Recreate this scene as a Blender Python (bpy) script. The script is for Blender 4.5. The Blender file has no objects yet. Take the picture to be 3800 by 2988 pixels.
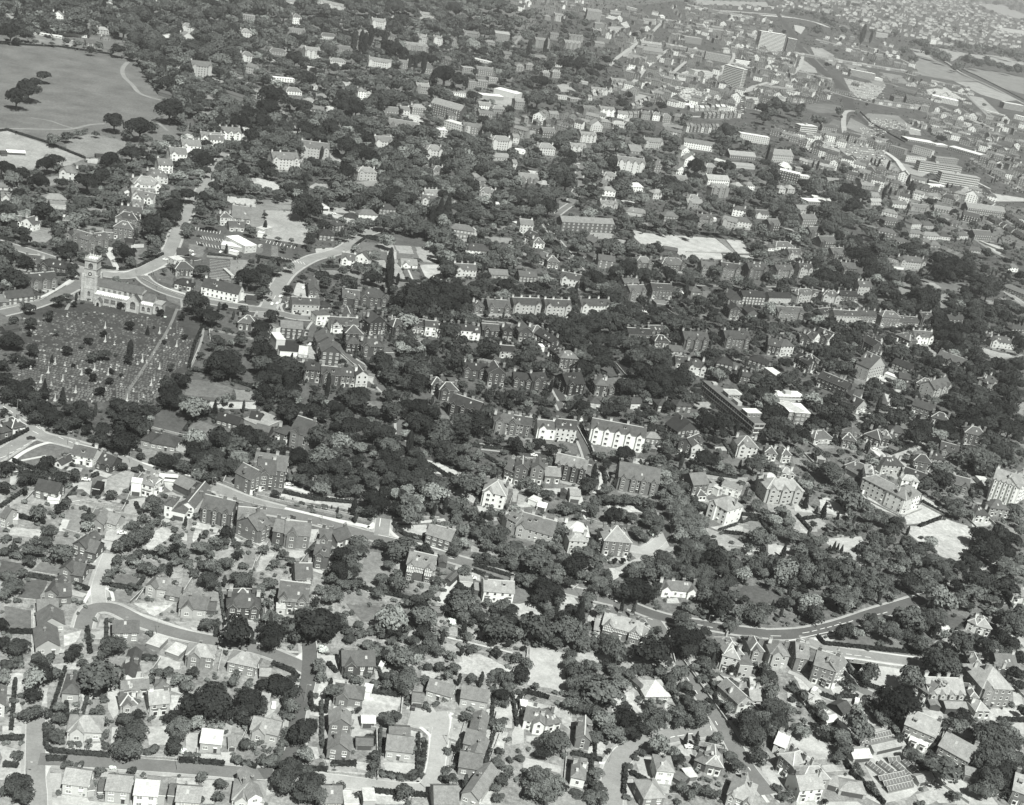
import bpy, math, random
import numpy as np
from mathutils import Vector, Matrix
R_=math.radians
random.seed(7); RNG=np.random.default_rng(7)
S=bpy.context.scene
# ---------------- camera, world, sun, exposure ----------------
IW,IH=3800,2988
FPX=2700*1.75; ROLL=R_(11.5); TH=math.atan(1114/2700); HC=300.0
Fv=Vector((0,math.cos(TH),-math.sin(TH))); R0=Vector((1,0,0)); U0=Vector((0,math.sin(TH),math.cos(TH)))
cR=R0*math.cos(ROLL)+U0*math.sin(ROLL); cU=-R0*math.sin(ROLL)+U0*math.cos(ROLL)
cd=bpy.data.cameras.new('camera'); cam=bpy.data.objects.new('camera',cd); S.collection.objects.link(cam)
M=Matrix((cR,cU,-Fv)).transposed().to_4x4(); M.translation=Vector((0,0,HC)); cam.matrix_world=M
cd.sensor_width=36; cd.lens=FPX/IW*36; cd.clip_start=1; cd.clip_end=90000; S.camera=cam
S.render.resolution_x=1024; S.render.resolution_y=805
SUN_EL=54; SUN_AZ=R_(26)     # sun behind the camera and to its right; shadows run away and leftwards
sd=Vector((math.sin(SUN_AZ)*math.cos(R_(SUN_EL)),-math.cos(SUN_AZ)*math.cos(R_(SUN_EL)),math.sin(R_(SUN_EL))))
W=bpy.data.worlds.new("World"); S.world=W; W.use_nodes=True
nt=W.node_tree; bg=nt.nodes['Background']; sk=nt.nodes.new('ShaderNodeTexSky'); sk.sky_type='NISHITA'; sk.sun_disc=False
sk.sun_elevation=R_(SUN_EL); sk.sun_rotation=math.atan2(sd.x,sd.y); sk.air_density=.35; sk.dust_density=.05
hs=nt.nodes.new('ShaderNodeHueSaturation'); hs.inputs['Saturation'].default_value=0.0
nt.links.new(sk.outputs[0],hs.inputs['Color']); nt.links.new(hs.outputs[0],bg.inputs[0]); bg.inputs[1].default_value=0.05
sl=bpy.data.lights.new('sun','SUN'); sl.energy=5.0; sl.angle=R_(0.5); sl.color=(1,1.0,0.975)
so=bpy.data.objects.new('sun',sl); S.collection.objects.link(so); so.rotation_euler=sd.to_track_quat('Z','Y').to_euler()
so.location=(400,-400,900)
S.view_settings.view_transform='Standard'; S.view_settings.look='None'; S.view_settings.exposure=0.56; S.view_settings.gamma=1
# ---------------- pixel -> ground ----------------
TY=[0,744,1492,2240]; K=950/2169
def nat(t,x,y): return 950*t[1]+x*K, TY[t[0]]+y*K
def ray(X,Y):
    dx=X-IW/2; dy=Y-IH/2
    return (Fv*FPX+cR*dx-cU*dy)
def gp(X,Y,z=0.0):
    v=ray(X,Y); k=(z-HC)/v.z
    return Vector((v.x*k,v.y*k,z))
def sc(p):            # photo px per metre at a ground point (native px), and vertical px per metre
    d=Vector((p.x,p.y,p.z-HC)).dot(Fv); dep=math.atan2(HC-p.z,math.hypot(p.x,p.y))
    return FPX/d, FPX/d*math.cos(dep)
def proj(p):
    q=Vector((p[0],p[1],p[2]-HC)); d=q.dot(Fv); return IW/2+q.dot(cR)/d*FPX, IH/2-q.dot(cU)/d*FPX
# ---------------- materials ----------------
TONE=[.018,.034,.058,.092,.14,.205,.29,.40,.54,.75]
_m={}
def grey(v,k=None): return (v*.94,v,v*.945,1) if k=='leaf' else (v*.975,v,v*.96,1)
def mat(kind,tone):
    key=(kind,tone)
    if key in _m: return _m[key]
    v=TONE[tone] if isinstance(tone,int) else tone
    if kind=='roof' and tone<8: v*=.74
    if kind=='brick': v*=.85
    if kind=='road': v=min(.6,v*1.25)
    if kind=='yard': v*=.86
    m=bpy.data.materials.new(f'{kind}_{str(tone).replace(".","p")}'); _m[key]=m; m.use_nodes=True
    n=m.node_tree.nodes; L=m.node_tree.links; b=n['Principled BSDF']
    b.inputs['Roughness'].default_value=.9; b.inputs['Specular IOR Level'].default_value=.06 if kind!='leaf' else 0.0
    tc=n.new('ShaderNodeTexCoord'); 
    def noise(scale,det,coord='Object',rough=.6):
        x=n.new('ShaderNodeTexNoise'); x.inputs['Scale'].default_value=scale; x.inputs['Detail'].default_value=det; x.inputs['Roughness'].default_value=rough
        L.new(tc.outputs[coord],x.inputs['Vector']); return x.outputs['Fac']
    def mul(a,bv,op='MULTIPLY'):
        x=n.new('ShaderNodeMath'); x.operation=op
        for i,q in enumerate((a,bv)):
            if isinstance(q,(int,float)): x.inputs[i].default_value=q
            else: L.new(q,x.inputs[i])
        return x.outputs[0]
    def rng(a,lo,hi,f0=.3,f1=.7):
        x=n.new('ShaderNodeMapRange'); x.inputs[1].default_value=f0; x.inputs[2].default_value=f1; x.inputs[3].default_value=lo; x.inputs[4].default_value=hi; L.new(a,x.inputs[0]); return x.outputs[0]
    oi=n.new('ShaderNodeObjectInfo'); rnd=rng(oi.outputs['Random'],.86,1.14,0,1)
    if kind=='leaf':
        f=rng(noise(.55,3,'Object'),.7,1.3); f=mul(f,rng(oi.outputs['Random'],.72,1.3,0,1)); b.inputs['Roughness'].default_value=.65
        geo=n.new('ShaderNodeNewGeometry'); f=mul(f,rng(geo.outputs['Random Per Island'],.84,1.16,0,1))
    elif kind=='grass': f=mul(rng(noise(.03,6,'Object',.75),.68,1.32),rng(noise(.45,4,'Object',.8),.66,1.34))
    elif kind=='earth': f=mul(rng(noise(.06,6,'Object',.8),.45,1.5),rng(noise(.5,4,'Object',.85),.5,1.5))
    elif kind=='road': f=mul(rng(noise(.07,6,'Object',.7),.78,1.16),rng(noise(1.3,4,'Object',.75),.84,1.1))
    elif kind=='brick': f=mul(rng(noise(.5,5,'Object'),.84,1.16),rng(noise(6,2,'Object'),.85,1.15)); f=mul(f,rnd)
    elif kind=='roof':
        w=n.new('ShaderNodeTexWave'); w.bands_direction='Z'; w.inputs['Scale'].default_value=1.1; w.inputs['Distortion'].default_value=1.5; w.inputs['Detail'].default_value=2; L.new(tc.outputs['Object'],w.inputs['Vector'])
        f=mul(rng(noise(.4,6,'Object',.75),.72,1.24),rng(w.outputs['Fac'],.88,1.08,0,1)); f=mul(f,rng(noise(2.2,4,'Object',.75),.76,1.2)); f=mul(f,rnd); b.inputs['Roughness'].default_value=.7
    elif kind=='yard': f=mul(rng(noise(.10,6,'Object',.8),.55,1.15),rng(noise(1.2,4,'Object',.7),.85,1.12))
    elif kind=='paint': f=mul(rng(noise(.4,4,'Object'),.9,1.05),1.0)
    elif kind=='stone': f=mul(rng(noise(.25,5,'Object'),.72,1.25),rng(noise(1.8,4,'Object'),.7,1.3))
    else: f=mul(rng(noise(1,2,'Object'),.95,1.05),1.0)
    if kind=='glass': b.inputs['Roughness'].default_value=.15; b.inputs['Specular IOR Level'].default_value=.5
    if kind=='car': b.inputs['Roughness'].default_value=.3; b.inputs['Specular IOR Level'].default_value=.5
    mx=n.new('ShaderNodeVectorMath'); mx.operation='SCALE'; mx.inputs[0].default_value=grey(v,kind)[:3]; L.new(f,mx.inputs['Scale']); L.new(mx.outputs[0],b.inputs['Base Color'])
    return m
# ---------------- mesh helpers ----------------
C=S.collection
class MB:
    def __init__(s): s.v=[]; s.f=[]; s.m=[]; s.mats=[]
    def mi(s,m):
        if m not in s.mats: s.mats.append(m)
        return s.mats.index(m)
    def poly(s,pts,m):
        i=len(s.v); s.v+= [tuple(p) for p in pts]; s.f.append(tuple(range(i,i+len(pts)))); s.m.append(s.mi(m))
    def box(s,x0,y0,z0,x1,y1,z1,m,rot=None):
        P=[(x0,y0,z0),(x1,y0,z0),(x1,y1,z0),(x0,y1,z0),(x0,y0,z1),(x1,y0,z1),(x1,y1,z1),(x0,y1,z1)]
        if rot: P=[rot(p) for p in P]
        i=len(s.v); s.v+=P; k=s.mi(m)
        for f in ((0,3,2,1),(4,5,6,7),(0,1,5,4),(1,2,6,5),(2,3,7,6),(3,0,4,7)): s.f.append(tuple(i+a for a in f)); s.m.append(k)
    def prism(s,poly,z0,z1,m,ax=None):   # closed prism from a polygon
        n=len(poly); i=len(s.v); k=s.mi(m)
        s.v+=[(p[0],p[1],z0) for p in poly]+[(p[0],p[1],z1) for p in poly]
        s.f.append(tuple(i+n+a for a in range(n))); s.m.append(k); s.f.append(tuple(i+a for a in reversed(range(n)))); s.m.append(k)
        for a in range(n):
            b=(a+1)%n; s.f.append((i+a,i+b,i+n+b,i+n+a)); s.m.append(k)
    def cone(s,x,y,z0,z1,r0,r1,m,n=8):
        i=len(s.v); k=s.mi(m)
        for z,r in ((z0,r0),(z1,r1)):
            for a in range(n): s.v.append((x+r*math.cos(6.2832*a/n),y+r*math.sin(6.2832*a/n),z))
        for a in range(n):
            b=(a+1)%n; s.f.append((i+a,i+b,i+n+b,i+n+a)); s.m.append(k)
        s.f.append(tuple(i+n+a for a in range(n))); s.m.append(k)
    def mesh(s,name):
        me=bpy.data.meshes.new(name); me.from_pydata(s.v,[],s.f)
        for m in s.mats: me.materials.append(m)
        me.polygons.foreach_set('material_index',s.m); me.update(); return me
    def obj(s,name,parent=None,kind=None):
        o=bpy.data.objects.new(name,s.mesh(name)); C.objects.link(o)
        if parent: o.parent=parent
        if kind: o['kind']=kind
        return o
def empty(name,loc,rz=0,scale=1):
    o=bpy.data.objects.new(name,None); C.objects.link(o); o.location=loc; o.rotation_euler=(0,0,rz); o.scale=(scale,)*3 if not hasattr(scale,'__len__') else scale; o.empty_display_size=.5
    return o
# ---------------- labels: look + place by the nearest landmark ----------------
THINGS=[]    # (obj, look, category, X, Y, group)
def reg(o,look,cat,X,Y,group=None): THINGS.append((o,look,cat,X,Y,group)); return o
ORD=['nearest','second nearest','third nearest','fourth nearest','fifth nearest','sixth nearest','seventh nearest','eighth nearest','ninth nearest','tenth nearest','eleventh nearest','twelfth nearest','thirteenth nearest','fourteenth nearest','fifteenth nearest','sixteenth nearest','seventeenth nearest','eighteenth nearest','nineteenth nearest','twentieth nearest']
def label_all(LM):
    g={}; own={}
    for i,l in enumerate(LM):        # the thing a landmark name stands for is described from the next landmark
        if l[2].split()[-1] in ('block','flats','villa','hall','house','mansion','tower','institution','lodge','gables','school','terrace','slabs'):
            c=[(math.hypot(t[3]-l[0],t[4]-l[1]),id(t)) for t in THINGS if t[2] in('house','building')]
            if c and min(c)[0]<60: own[min(c)[1]]=i
    for t in THINGS:
        o,look,cat,X,Y,grp=t
        bl=min([l for i,l in enumerate(LM) if own.get(id(t))!=i],key=lambda l:math.hypot(X-l[0],(Y-l[1])*1.6)+l[3]); dx=X-bl[0]; dy=Y-bl[1]
        if abs(dx)>abs(dy)*1.3: d='right of' if dx>0 else 'left of'
        else: d='below' if dy>0 else 'beyond'
        g.setdefault((look,bl[2],d),[]).append((math.hypot(dx,dy),t))
    for (look,nm,d),l in g.items():
        l.sort(key=lambda q:q[0])
        for i,(q,t) in enumerate(l):
            o=t[0]; o['category']=t[2]
            if t[5]: o['group']=t[5]
            if len(l)==1: lab=f'{look} {d} {nm}'
            else:
                w=ORD[i] if i<len(ORD) else f'{i+1}th nearest'
                lab=f'{look}, {w} {d} {nm}'
            o['label']=lab
# ---------------- trees ----------------
def blob_leaves(n,seed,kind,ls):
    r=np.random.default_rng(seed)
    if kind=='cone':
        t=r.random(n)**.75; rad=(1-t)*.62+.05; rad*=1+.22*np.sin(t*37+r.random(n)*.8)*(1-t); a=r.random(n)*6.283
        rr=rad*(1-.25*r.random(n)**2); P=np.c_[np.cos(a)*rr,np.sin(a)*rr,t*2.6-1.0]; N=np.c_[np.cos(a),np.sin(a),np.full(n,.5)]
    elif kind=='col':
        t=r.random(n); rad=.42*np.sin(np.clip(t*.93+.05,0,1)*3.14159)**.6; a=r.random(n)*6.283
        rr=rad*(1-.2*r.random(n)**2)*(1+.15*np.sin(a*4+t*9)); P=np.c_[np.cos(a)*rr,np.sin(a)*rr,t*3.0-1.0]; N=np.c_[np.cos(a),np.sin(a),np.full(n,.3)]
    else:
        nb=17 if kind=='tree' else 8
        d=r.normal(size=(nb,3)); d/=np.linalg.norm(d,axis=1)[:,None]; d[:,2]=np.abs(d[:,2])*1.0-.28
        cen=d*(.56+.16*r.random((nb,1)))*np.array([1,1,.8]); cen[0]=(0,0,.1)
        br=.30+.17*r.random(nb); br[0]=.55
        w=br**2; idx=r.choice(nb,n,p=w/w.sum())
        u=r.normal(size=(n,3)); u/=np.linalg.norm(u,axis=1)[:,None]; u[:,2]=np.where(u[:,2]<-.35,-u[:,2],u[:,2])
        P=cen[idx]+u*br[idx][:,None]*(1-.18*r.random(n)[:,None]**2); N=u.copy()
        if kind=='bush': P[:,2]=P[:,2]*.8
    N+=r.normal(size=(n,3))*.32; N/=np.linalg.norm(N,axis=1)[:,None]
    T=np.cross(N,r.normal(size=(n,3))); T/=np.linalg.norm(T,axis=1)[:,None]; B=np.cross(N,T)
    sz=ls*(.6+.8*r.random(n))[:,None]
    T=T*sz; B=B*sz*.75
    V=np.stack([P-T-B,P+T-B*.6,P+T*.7+B,P-T*.8+B*.8],1).reshape(-1,3)
    return V
def core(kind):       # dark inner mass that stops light passing straight through
    seg,rg=8,5; V=[];F=[]
    for j in range(rg+1):
        t=j/rg
        for i in range(seg):
            a=6.2832*i/seg
            if kind=='cone': rr=(1-t)*.42+.01; z=t*2.35-1.0
            elif kind=='col': rr=.33*math.sin((t*.9+.05)*3.1416)**.6; z=t*2.8-1.0
            else: q=.46*(1+.18*math.sin(a*3+t*7)); rr=q*math.sin(t*3.1416)+.001; z=-.42*math.cos(t*3.1416)
            V.append((rr*math.cos(a),rr*math.sin(a),z))
    for j in range(rg):
        for i in range(seg):
            k=(i+1)%seg; F.append((j*seg+i,j*seg+k,(j+1)*seg+k,(j+1)*seg+i))
    return np.array(V),np.array(F)
def crown_arrays(kind,n,seed,ls):
    V=blob_leaves(n,seed,kind,ls); Fq=np.arange(len(V)).reshape(-1,4)
    cv,cf=core(kind); Fc=cf+len(V)
    return np.vstack([V,cv]),np.vstack([Fq,Fc])
def np_mesh(name,V,F,mats,mi=None):
    me=bpy.data.meshes.new(name); me.vertices.add(len(V)); me.vertices.foreach_set('co',V.astype(np.float32).ravel())
    me.loops.add(F.size); me.loops.foreach_set('vertex_index',F.astype(np.int32).ravel())
    me.polygons.add(len(F)); me.polygons.foreach_set('loop_start',np.arange(0,F.size,4,dtype=np.int32))
    for m in mats: me.materials.append(m)
    if mi is not None: me.polygons.foreach_set('material_index',mi.astype(np.int32))
    me.update(calc_edges=True); me.validate(); return me
KD={ # kind: shape, leaf albedo, name, look words, centre height factor, base offset
 'b':('tree',.078,'broadleaf_tree','mid grey broadleaf tree'),
 'd':('tree',.030,'broadleaf_tree','dark heavy broadleaf tree'),
 'l':('tree',.14,'broadleaf_tree','pale leafy broadleaf tree'),
 'w':('bush',.80,'blossom_bush','white blossoming bush'),
 's':('bush',.095,'garden_bush','low rounded garden bush'),
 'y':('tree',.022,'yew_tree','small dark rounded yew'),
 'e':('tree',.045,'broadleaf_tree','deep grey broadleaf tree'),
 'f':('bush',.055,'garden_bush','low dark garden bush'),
 'c':('cone',.026,'conifer_tree','dark conical conifer'),
 'k':('col',.036,'columnar_tree','tall narrow columnar tree')}
_p={}
def proto(k,lod,i):
    key=(k,lod,i)
    if key not in _p:
        sh,al,nm,_=KD[k]
        n={0:3400,1:1000,2:330,3:60}[lod]; ls={0:.05,1:.08,2:.115,3:.26}[lod]
        if sh in('cone','col'): n=int(n*.8)
        if sh=='bush': n=int(n*.5); ls*=1.25
        _p[key]=crown_arrays(sh,n,sum(map(ord,sh))*31+17*i+lod*7,ls)
    return _p[key]
_pm={}
def proto_mesh(k,lod,i):
    key=(k,lod,i)
    if key not in _pm:
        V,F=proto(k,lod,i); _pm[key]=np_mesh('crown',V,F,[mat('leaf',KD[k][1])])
    return _pm[key]
_tm=None
def trunk_mesh():
    global _tm
    if _tm is None:
        b=MB(); m=mat('brick',3); b.cone(0,0,-1,-.35,.085,.055,m,7); b.cone(0,0,-.4,.25,.055,.02,m,6)
        for a in range(4):
            ca,sa=math.cos(a*1.6+.4),math.sin(a*1.6+.4); i=len(b.v)
            for t in (0,1):
                for q in range(4): b.v.append((ca*.5*t+.03*(1-.6*t)*math.cos(q*1.57),sa*.5*t+.03*(1-.6*t)*math.sin(q*1.57),-.5+.6*t))
            for q in range(4): b.f.append((i+q,i+(q+1)%4,i+4+(q+1)%4,i+4+q)); b.m.append(0)
        _tm=b.mesh('trunk')
    return _tm
TREES=[]  # (X,Y,rpx,kind)  crown centre + radius in photo px
def tree_place(X,Y,rpx,k):
    g=gp(X,Y); s,v=sc(g); R=rpx/s; hc=R*(1.25 if k!='y' else 1.0) if KD[k][0]!='bush' else R*.62
    if k in 'bdle': hc=R*.95+.7
    p=gp(X,Y,hc); s,v=sc(p); R=rpx/s
    if k=='c': R*=1.25
    return p,R
def build_trees(ind,rest,fill):
    for n,(X,Y,r,k) in enumerate(ind):
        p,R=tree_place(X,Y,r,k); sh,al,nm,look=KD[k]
        lod=0 if r>28 else 1
        if sh=='bush': zb=-.55*R*.8
        e=empty(nm,(p.x,p.y,0),random.random()*6.28,1); e.scale=(R*random.uniform(.93,1.07),R*random.uniform(.93,1.07),R*random.uniform(.92,1.08))
        hz=p.z/e.scale[2]
        c=bpy.data.objects.new('crown',proto_mesh(k,lod,random.randrange(4))); C.objects.link(c); c.parent=e; c.location=(0,0,hz); c.rotation_euler=(0,0,random.random()*6)
        if sh!='bush':
            t=bpy.data.objects.new('trunk',trunk_mesh()); C.objects.link(t); t.parent=e; t.location=(0,0,hz*1.0); t.scale=(1,1,hz)
        reg(e,look,'tree' if sh!='bush' else 'bush',X,Y,{'tree':'broadleaf trees','bush':'garden bushes'}.get(sh,'conifers and narrow trees'))
    Vs=[];Fs=[];Ms=[];off=0; mats=[]; mk={}
    for (X,Y,r,k) in rest+fill:
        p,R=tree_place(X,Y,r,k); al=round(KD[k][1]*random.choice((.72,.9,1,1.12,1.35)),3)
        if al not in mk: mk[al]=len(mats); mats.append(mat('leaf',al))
        lod=1 if r>26 else (2 if r>7 else 3)
        V,F=proto(k,lod,random.randrange(6)); a=random.random()*6.28; ca,sa=math.cos(a),math.sin(a); z=R*random.uniform(.7,1.3)
        rx=R*random.uniform(.9,1.2); ry=R*random.uniform(.9,1.2)
        x=V[:,0]*rx; y=V[:,1]*ry
        Vs.append(np.c_[x*ca-y*sa+p.x,x*sa+y*ca+p.y,V[:,2]*z+p.z]); Fs.append(F+off); Ms.append(np.full(len(F),mk[al])); off+=len(V)
    if Vs:
        me=np_mesh('woodland',np.vstack(Vs),np.vstack(Fs),mats,np.concatenate(Ms)); o=bpy.data.objects.new('woodland',me); C.objects.link(o); o['kind']='stuff'
        o['label']='massed smaller trees and shrubs filling the gardens and far woods'; o['category']='woodland'
        print('woodland faces',len(me.polygons))
# hedges: leafy banks along a line
def hedge(pts,w=1.3,h=1.8,al=.04):
    V=[]
    for a,b in zip(pts,pts[1:]):
        L=(b-a).length; n=int(min(900,max(30,L*22))); t=RNG.random(n); u=(b-a)/max(L,.01); nn=Vector((-u.y,u.x,0))
        side=RNG.random(n); 
        ang=RNG.random(n)*3.1416; 
        off=np.cos(ang)*w*.5*(.8+.35*RNG.random(n)); z=np.sin(ang)**.5*h*(.8+.3*RNG.random(n))
        px=a.x+u.x*L*t+nn.x*off; py=a.y+u.y*L*t+nn.y*off
        P=np.c_[px,py,z]; N=np.c_[nn.x*np.cos(ang),nn.y*np.cos(ang),np.sin(ang)]+RNG.normal(size=(n,3))*.5; N/=np.linalg.norm(N,axis=1)[:,None]
        T=np.cross(N,RNG.normal(size=(n,3))); T/=np.linalg.norm(T,axis=1)[:,None]; B=np.cross(N,T); sz=(.22+.3*RNG.random(n))[:,None]; T*=sz; B*=sz
        V.append(np.stack([P-T-B,P+T-B,P+T+B,P-T+B],1).reshape(-1,3))
        # solid core
        c=[]; q=w*.36
        for e in (a,b):
            for s_,zz in ((-1,0),(-1,h*.8),(1,h*.8),(1,0)): c.append((e.x+nn.x*q*s_,e.y+nn.y*q*s_,zz))
        c=np.array(c); V.append(c[[0,4,5,1]]); V.append(c[[1,5,6,2]]); V.append(c[[2,6,7,3]]); V.append(c[[0,1,2,3]]); V.append(c[[4,7,6,5]])
    V=np.vstack(V); F=np.arange(len(V)).reshape(-1,4)
    o=bpy.data.objects.new('hedge',np_mesh('hedge',V,F,[mat('leaf',al)])); C.objects.link(o); return o
# ---------------- windows, chimneys ----------------
_w={}
def win_mesh(w,h,style):
    w=round(w*4)/4; h=round(h*4)/4; key=(w,h,style)
    if key in _w: return _w[key]
    b=MB(); fr=mat('paint',9 if style!='d' else 6); gl=mat('glass',{'m':5,'v':1,'d':1,'p':7}[style])
    fw=.12 if style!='v' else .09
    b.box(-w/2,-.05,0,w/2,.02,h,fr)
    n=max(1,round(w/1.0)); pw=(w-fw*(n+1))/n
    for i in range(n):
        x=-w/2+fw+i*(pw+fw); b.box(x,-.075,fw,x+pw,-.052,h-fw,gl)
    b.box(-w/2-.1,-.14,-.12,w/2+.1,.02,-.001,fr)
    _w[key]=b.mesh('window'); return _w[key]
_ch={}
def chim_mesh(v,tone,H):
    H=round(H*2)/2; key=(v,tone,H)
    if key in _ch: return _ch[key]
    b=MB(); m=mat('brick',tone); w,d=(1.5,.8) if v else (.8,.6)
    b.box(-w/2,-d/2,-1.2,w/2,d/2,H,m); b.box(-w/2-.1,-d/2-.1,H,w/2+.1,d/2+.1,H+.2,mat('stone',6))
    k=3 if v else 1
    for i in range(k): b.cone((i-(k-1)/2)*.45,0,H+.2,H+.85,.16,.13,mat('brick',6),6)
    _ch[key]=b.mesh('chimney'); return _ch[key]
_gw={}
def put_window(w,h,style,e,loc,rz=0,split=False):
    if not split: return put('window',win_mesh(w,h,style),e,loc,rz)
    w=round(w*4)/4; h=round(h*4)/4; key=(w,h,style)
    if key not in _gw:
        a=MB(); g=MB(); fr=mat('paint',9 if style!='d' else 6); gl=mat('glass',{'m':4,'v':1,'d':1,'p':6}[style]); fw=.12 if style!='v' else .09
        n=max(1,round(w/1.0)); pw=(w-fw*(n+1))/n
        for i in range(n+1): x=-w/2+i*(pw+fw); a.box(x,-.08,0,x+fw,.02,h,fr)
        for i in range(n):
            x=-w/2+fw+i*(pw+fw); a.box(x,-.08,0,x+pw,.02,fw,fr); a.box(x,-.08,h-fw,x+pw,.02,h,fr); a.box(x,-.07,h*.55,x+pw,.0,h*.55+.06,fr); g.box(x,-.045,fw,x+pw,-.03,h-fw,gl)
        a.box(-w/2-.1,-.16,-.13,w/2+.1,.02,-.001,fr); _gw[key]=(a.mesh('window'),g.mesh('pane'))
    o=put('window',_gw[key][0],e,loc,rz); put('pane',_gw[key][1],o,(0,0,0)); return o
def put(name,me,parent,loc,rz=0):
    o=bpy.data.objects.new(name,me); C.objects.link(o); o.parent=parent; o.location=loc; o.rotation_euler=(0,0,rz); return o
def roof(b,kind,x0,y0,x1,y1,h,rt,pk=.72,ov=.35,ridge=None,white=False):
    m=mat('roof',rt); W=x1-x0; D=y1-y0; t=.14
    a0,c0,a1,c1=x0-ov,y0-ov,x1+ov,y1+ov; ze=h-ov*pk
    rm=mat('paint',8)
    def slab(P): # thick sloping slab
        n=len(P); b.poly([(p[0],p[1],p[2]+t) for p in P],m); b.poly([P[i] for i in reversed(range(n))],m)
        for i in range(n):
            j=(i+1)%n; b.poly([P[i],P[j],(P[j][0],P[j][1],P[j][2]+t),(P[i][0],P[i][1],P[i][2]+t)],mat('paint',7) if white else m)
    def line(p,q,w=.22):
        p=Vector(p); q=Vector(q); d=(q-p).normalized(); s=d.cross(Vector((0,0,1))).normalized()*w; u=Vector((0,0,t+.10))
        b.poly([p-s+u,q-s+u,q+s+u,p+s+u],rm); b.poly([p-s+u,p-s,q-s,q-s+u],rm); b.poly([p+s+u,q+s+u,q+s,p+s],rm)
    if kind=='g':
        r=h+D/2*pk; ym=(y0+y1)/2
        slab([(a0,c0,ze),(a1,c0,ze),(a1,ym,r),(a0,ym,r)]); slab([(a1,c1,ze),(a0,c1,ze),(a0,ym,r),(a1,ym,r)])
        if white: line((a0,ym,r),(a1,ym,r))
        return r
    if kind=='G':
        r=h+W/2*pk; xm=(x0+x1)/2
        slab([(a0,c1,ze),(a0,c0,ze),(xm,c0,r),(xm,c1,r)]); slab([(a1,c0,ze),(a1,c1,ze),(xm,c1,r),(xm,c0,r)])
        if white: line((xm,c0,r),(xm,c1,r))
        return r
    if kind=='h':
        if W>=D: k=D/2; A=(x0+k,(y0+y1)/2); B=(x1-k,(y0+y1)/2)
        else: k=W/2; A=((x0+x1)/2,y0+k); B=((x0+x1)/2,y1-k)
        r=h+k*pk; P=[(a0,c0,ze),(a1,c0,ze),(a1,c1,ze),(a0,c1,ze)]; A=(A[0],A[1],r); B=(B[0],B[1],r)
        if W>=D: fs=[[P[0],P[1],B,A],[P[1],P[2],B],[P[2],P[3],A,B],[P[3],P[0],A]]; ls=[(P[0],A),(P[3],A),(P[1],B),(P[2],B),(A,B)]
        else: fs=[[P[0],P[1],A],[P[1],P[2],B,A],[P[2],P[3],B],[P[3],P[0],A,B]]; ls=[(P[0],A),(P[1],A),(P[2],B),(P[3],B),(A,B)]
        for f in fs: slab(f)
        if white:
            for p,q in ls:
                if (Vector(p)-Vector(q)).length>.3: line(p,q)
        return r
    b.box(x0-.15,y0-.15,h,x1+.15,y1+.15,h+.22,m); b.box(x0-.2,y0-.2,h+.0,x1+.2,y0-.15,h+.3,mat('paint',9))
    return h+.2
WT=['black','black','dark','dark','brick','brick','buff','pale','cream','white']
RT={'g':'gabled','G':'gable-fronted','h':'hip-roofed','f':'flat-roofed'}
HOUSES=[]
def front(t,a):      # front wall line on the ground; far away a pixel of slope means metres, so keep it sane
    X1,Y1=nat(t,a[0],a[1]); X2,Y2=nat(t,a[2],a[3]); p=gp(X1,Y1); q=gp(X2,Y2)
    if t[0]<=1:
        d=q-p; an=math.atan2(d.y,d.x); lim=1.0 if t[0]==1 else .6
        if abs(an)>lim or d.length>1.5*abs(d.x):
            an=max(-lim,min(lim,an)); w=abs(X2-X1)/sc(p)[0]*1.02; w=max(3,w); m=(p+q)/2; u=Vector((math.cos(an),math.sin(an),0)); w=w if abs(an)<.8 else w*1.2; p=m-u*w/2; q=m+u*w/2
    return p,q
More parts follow.
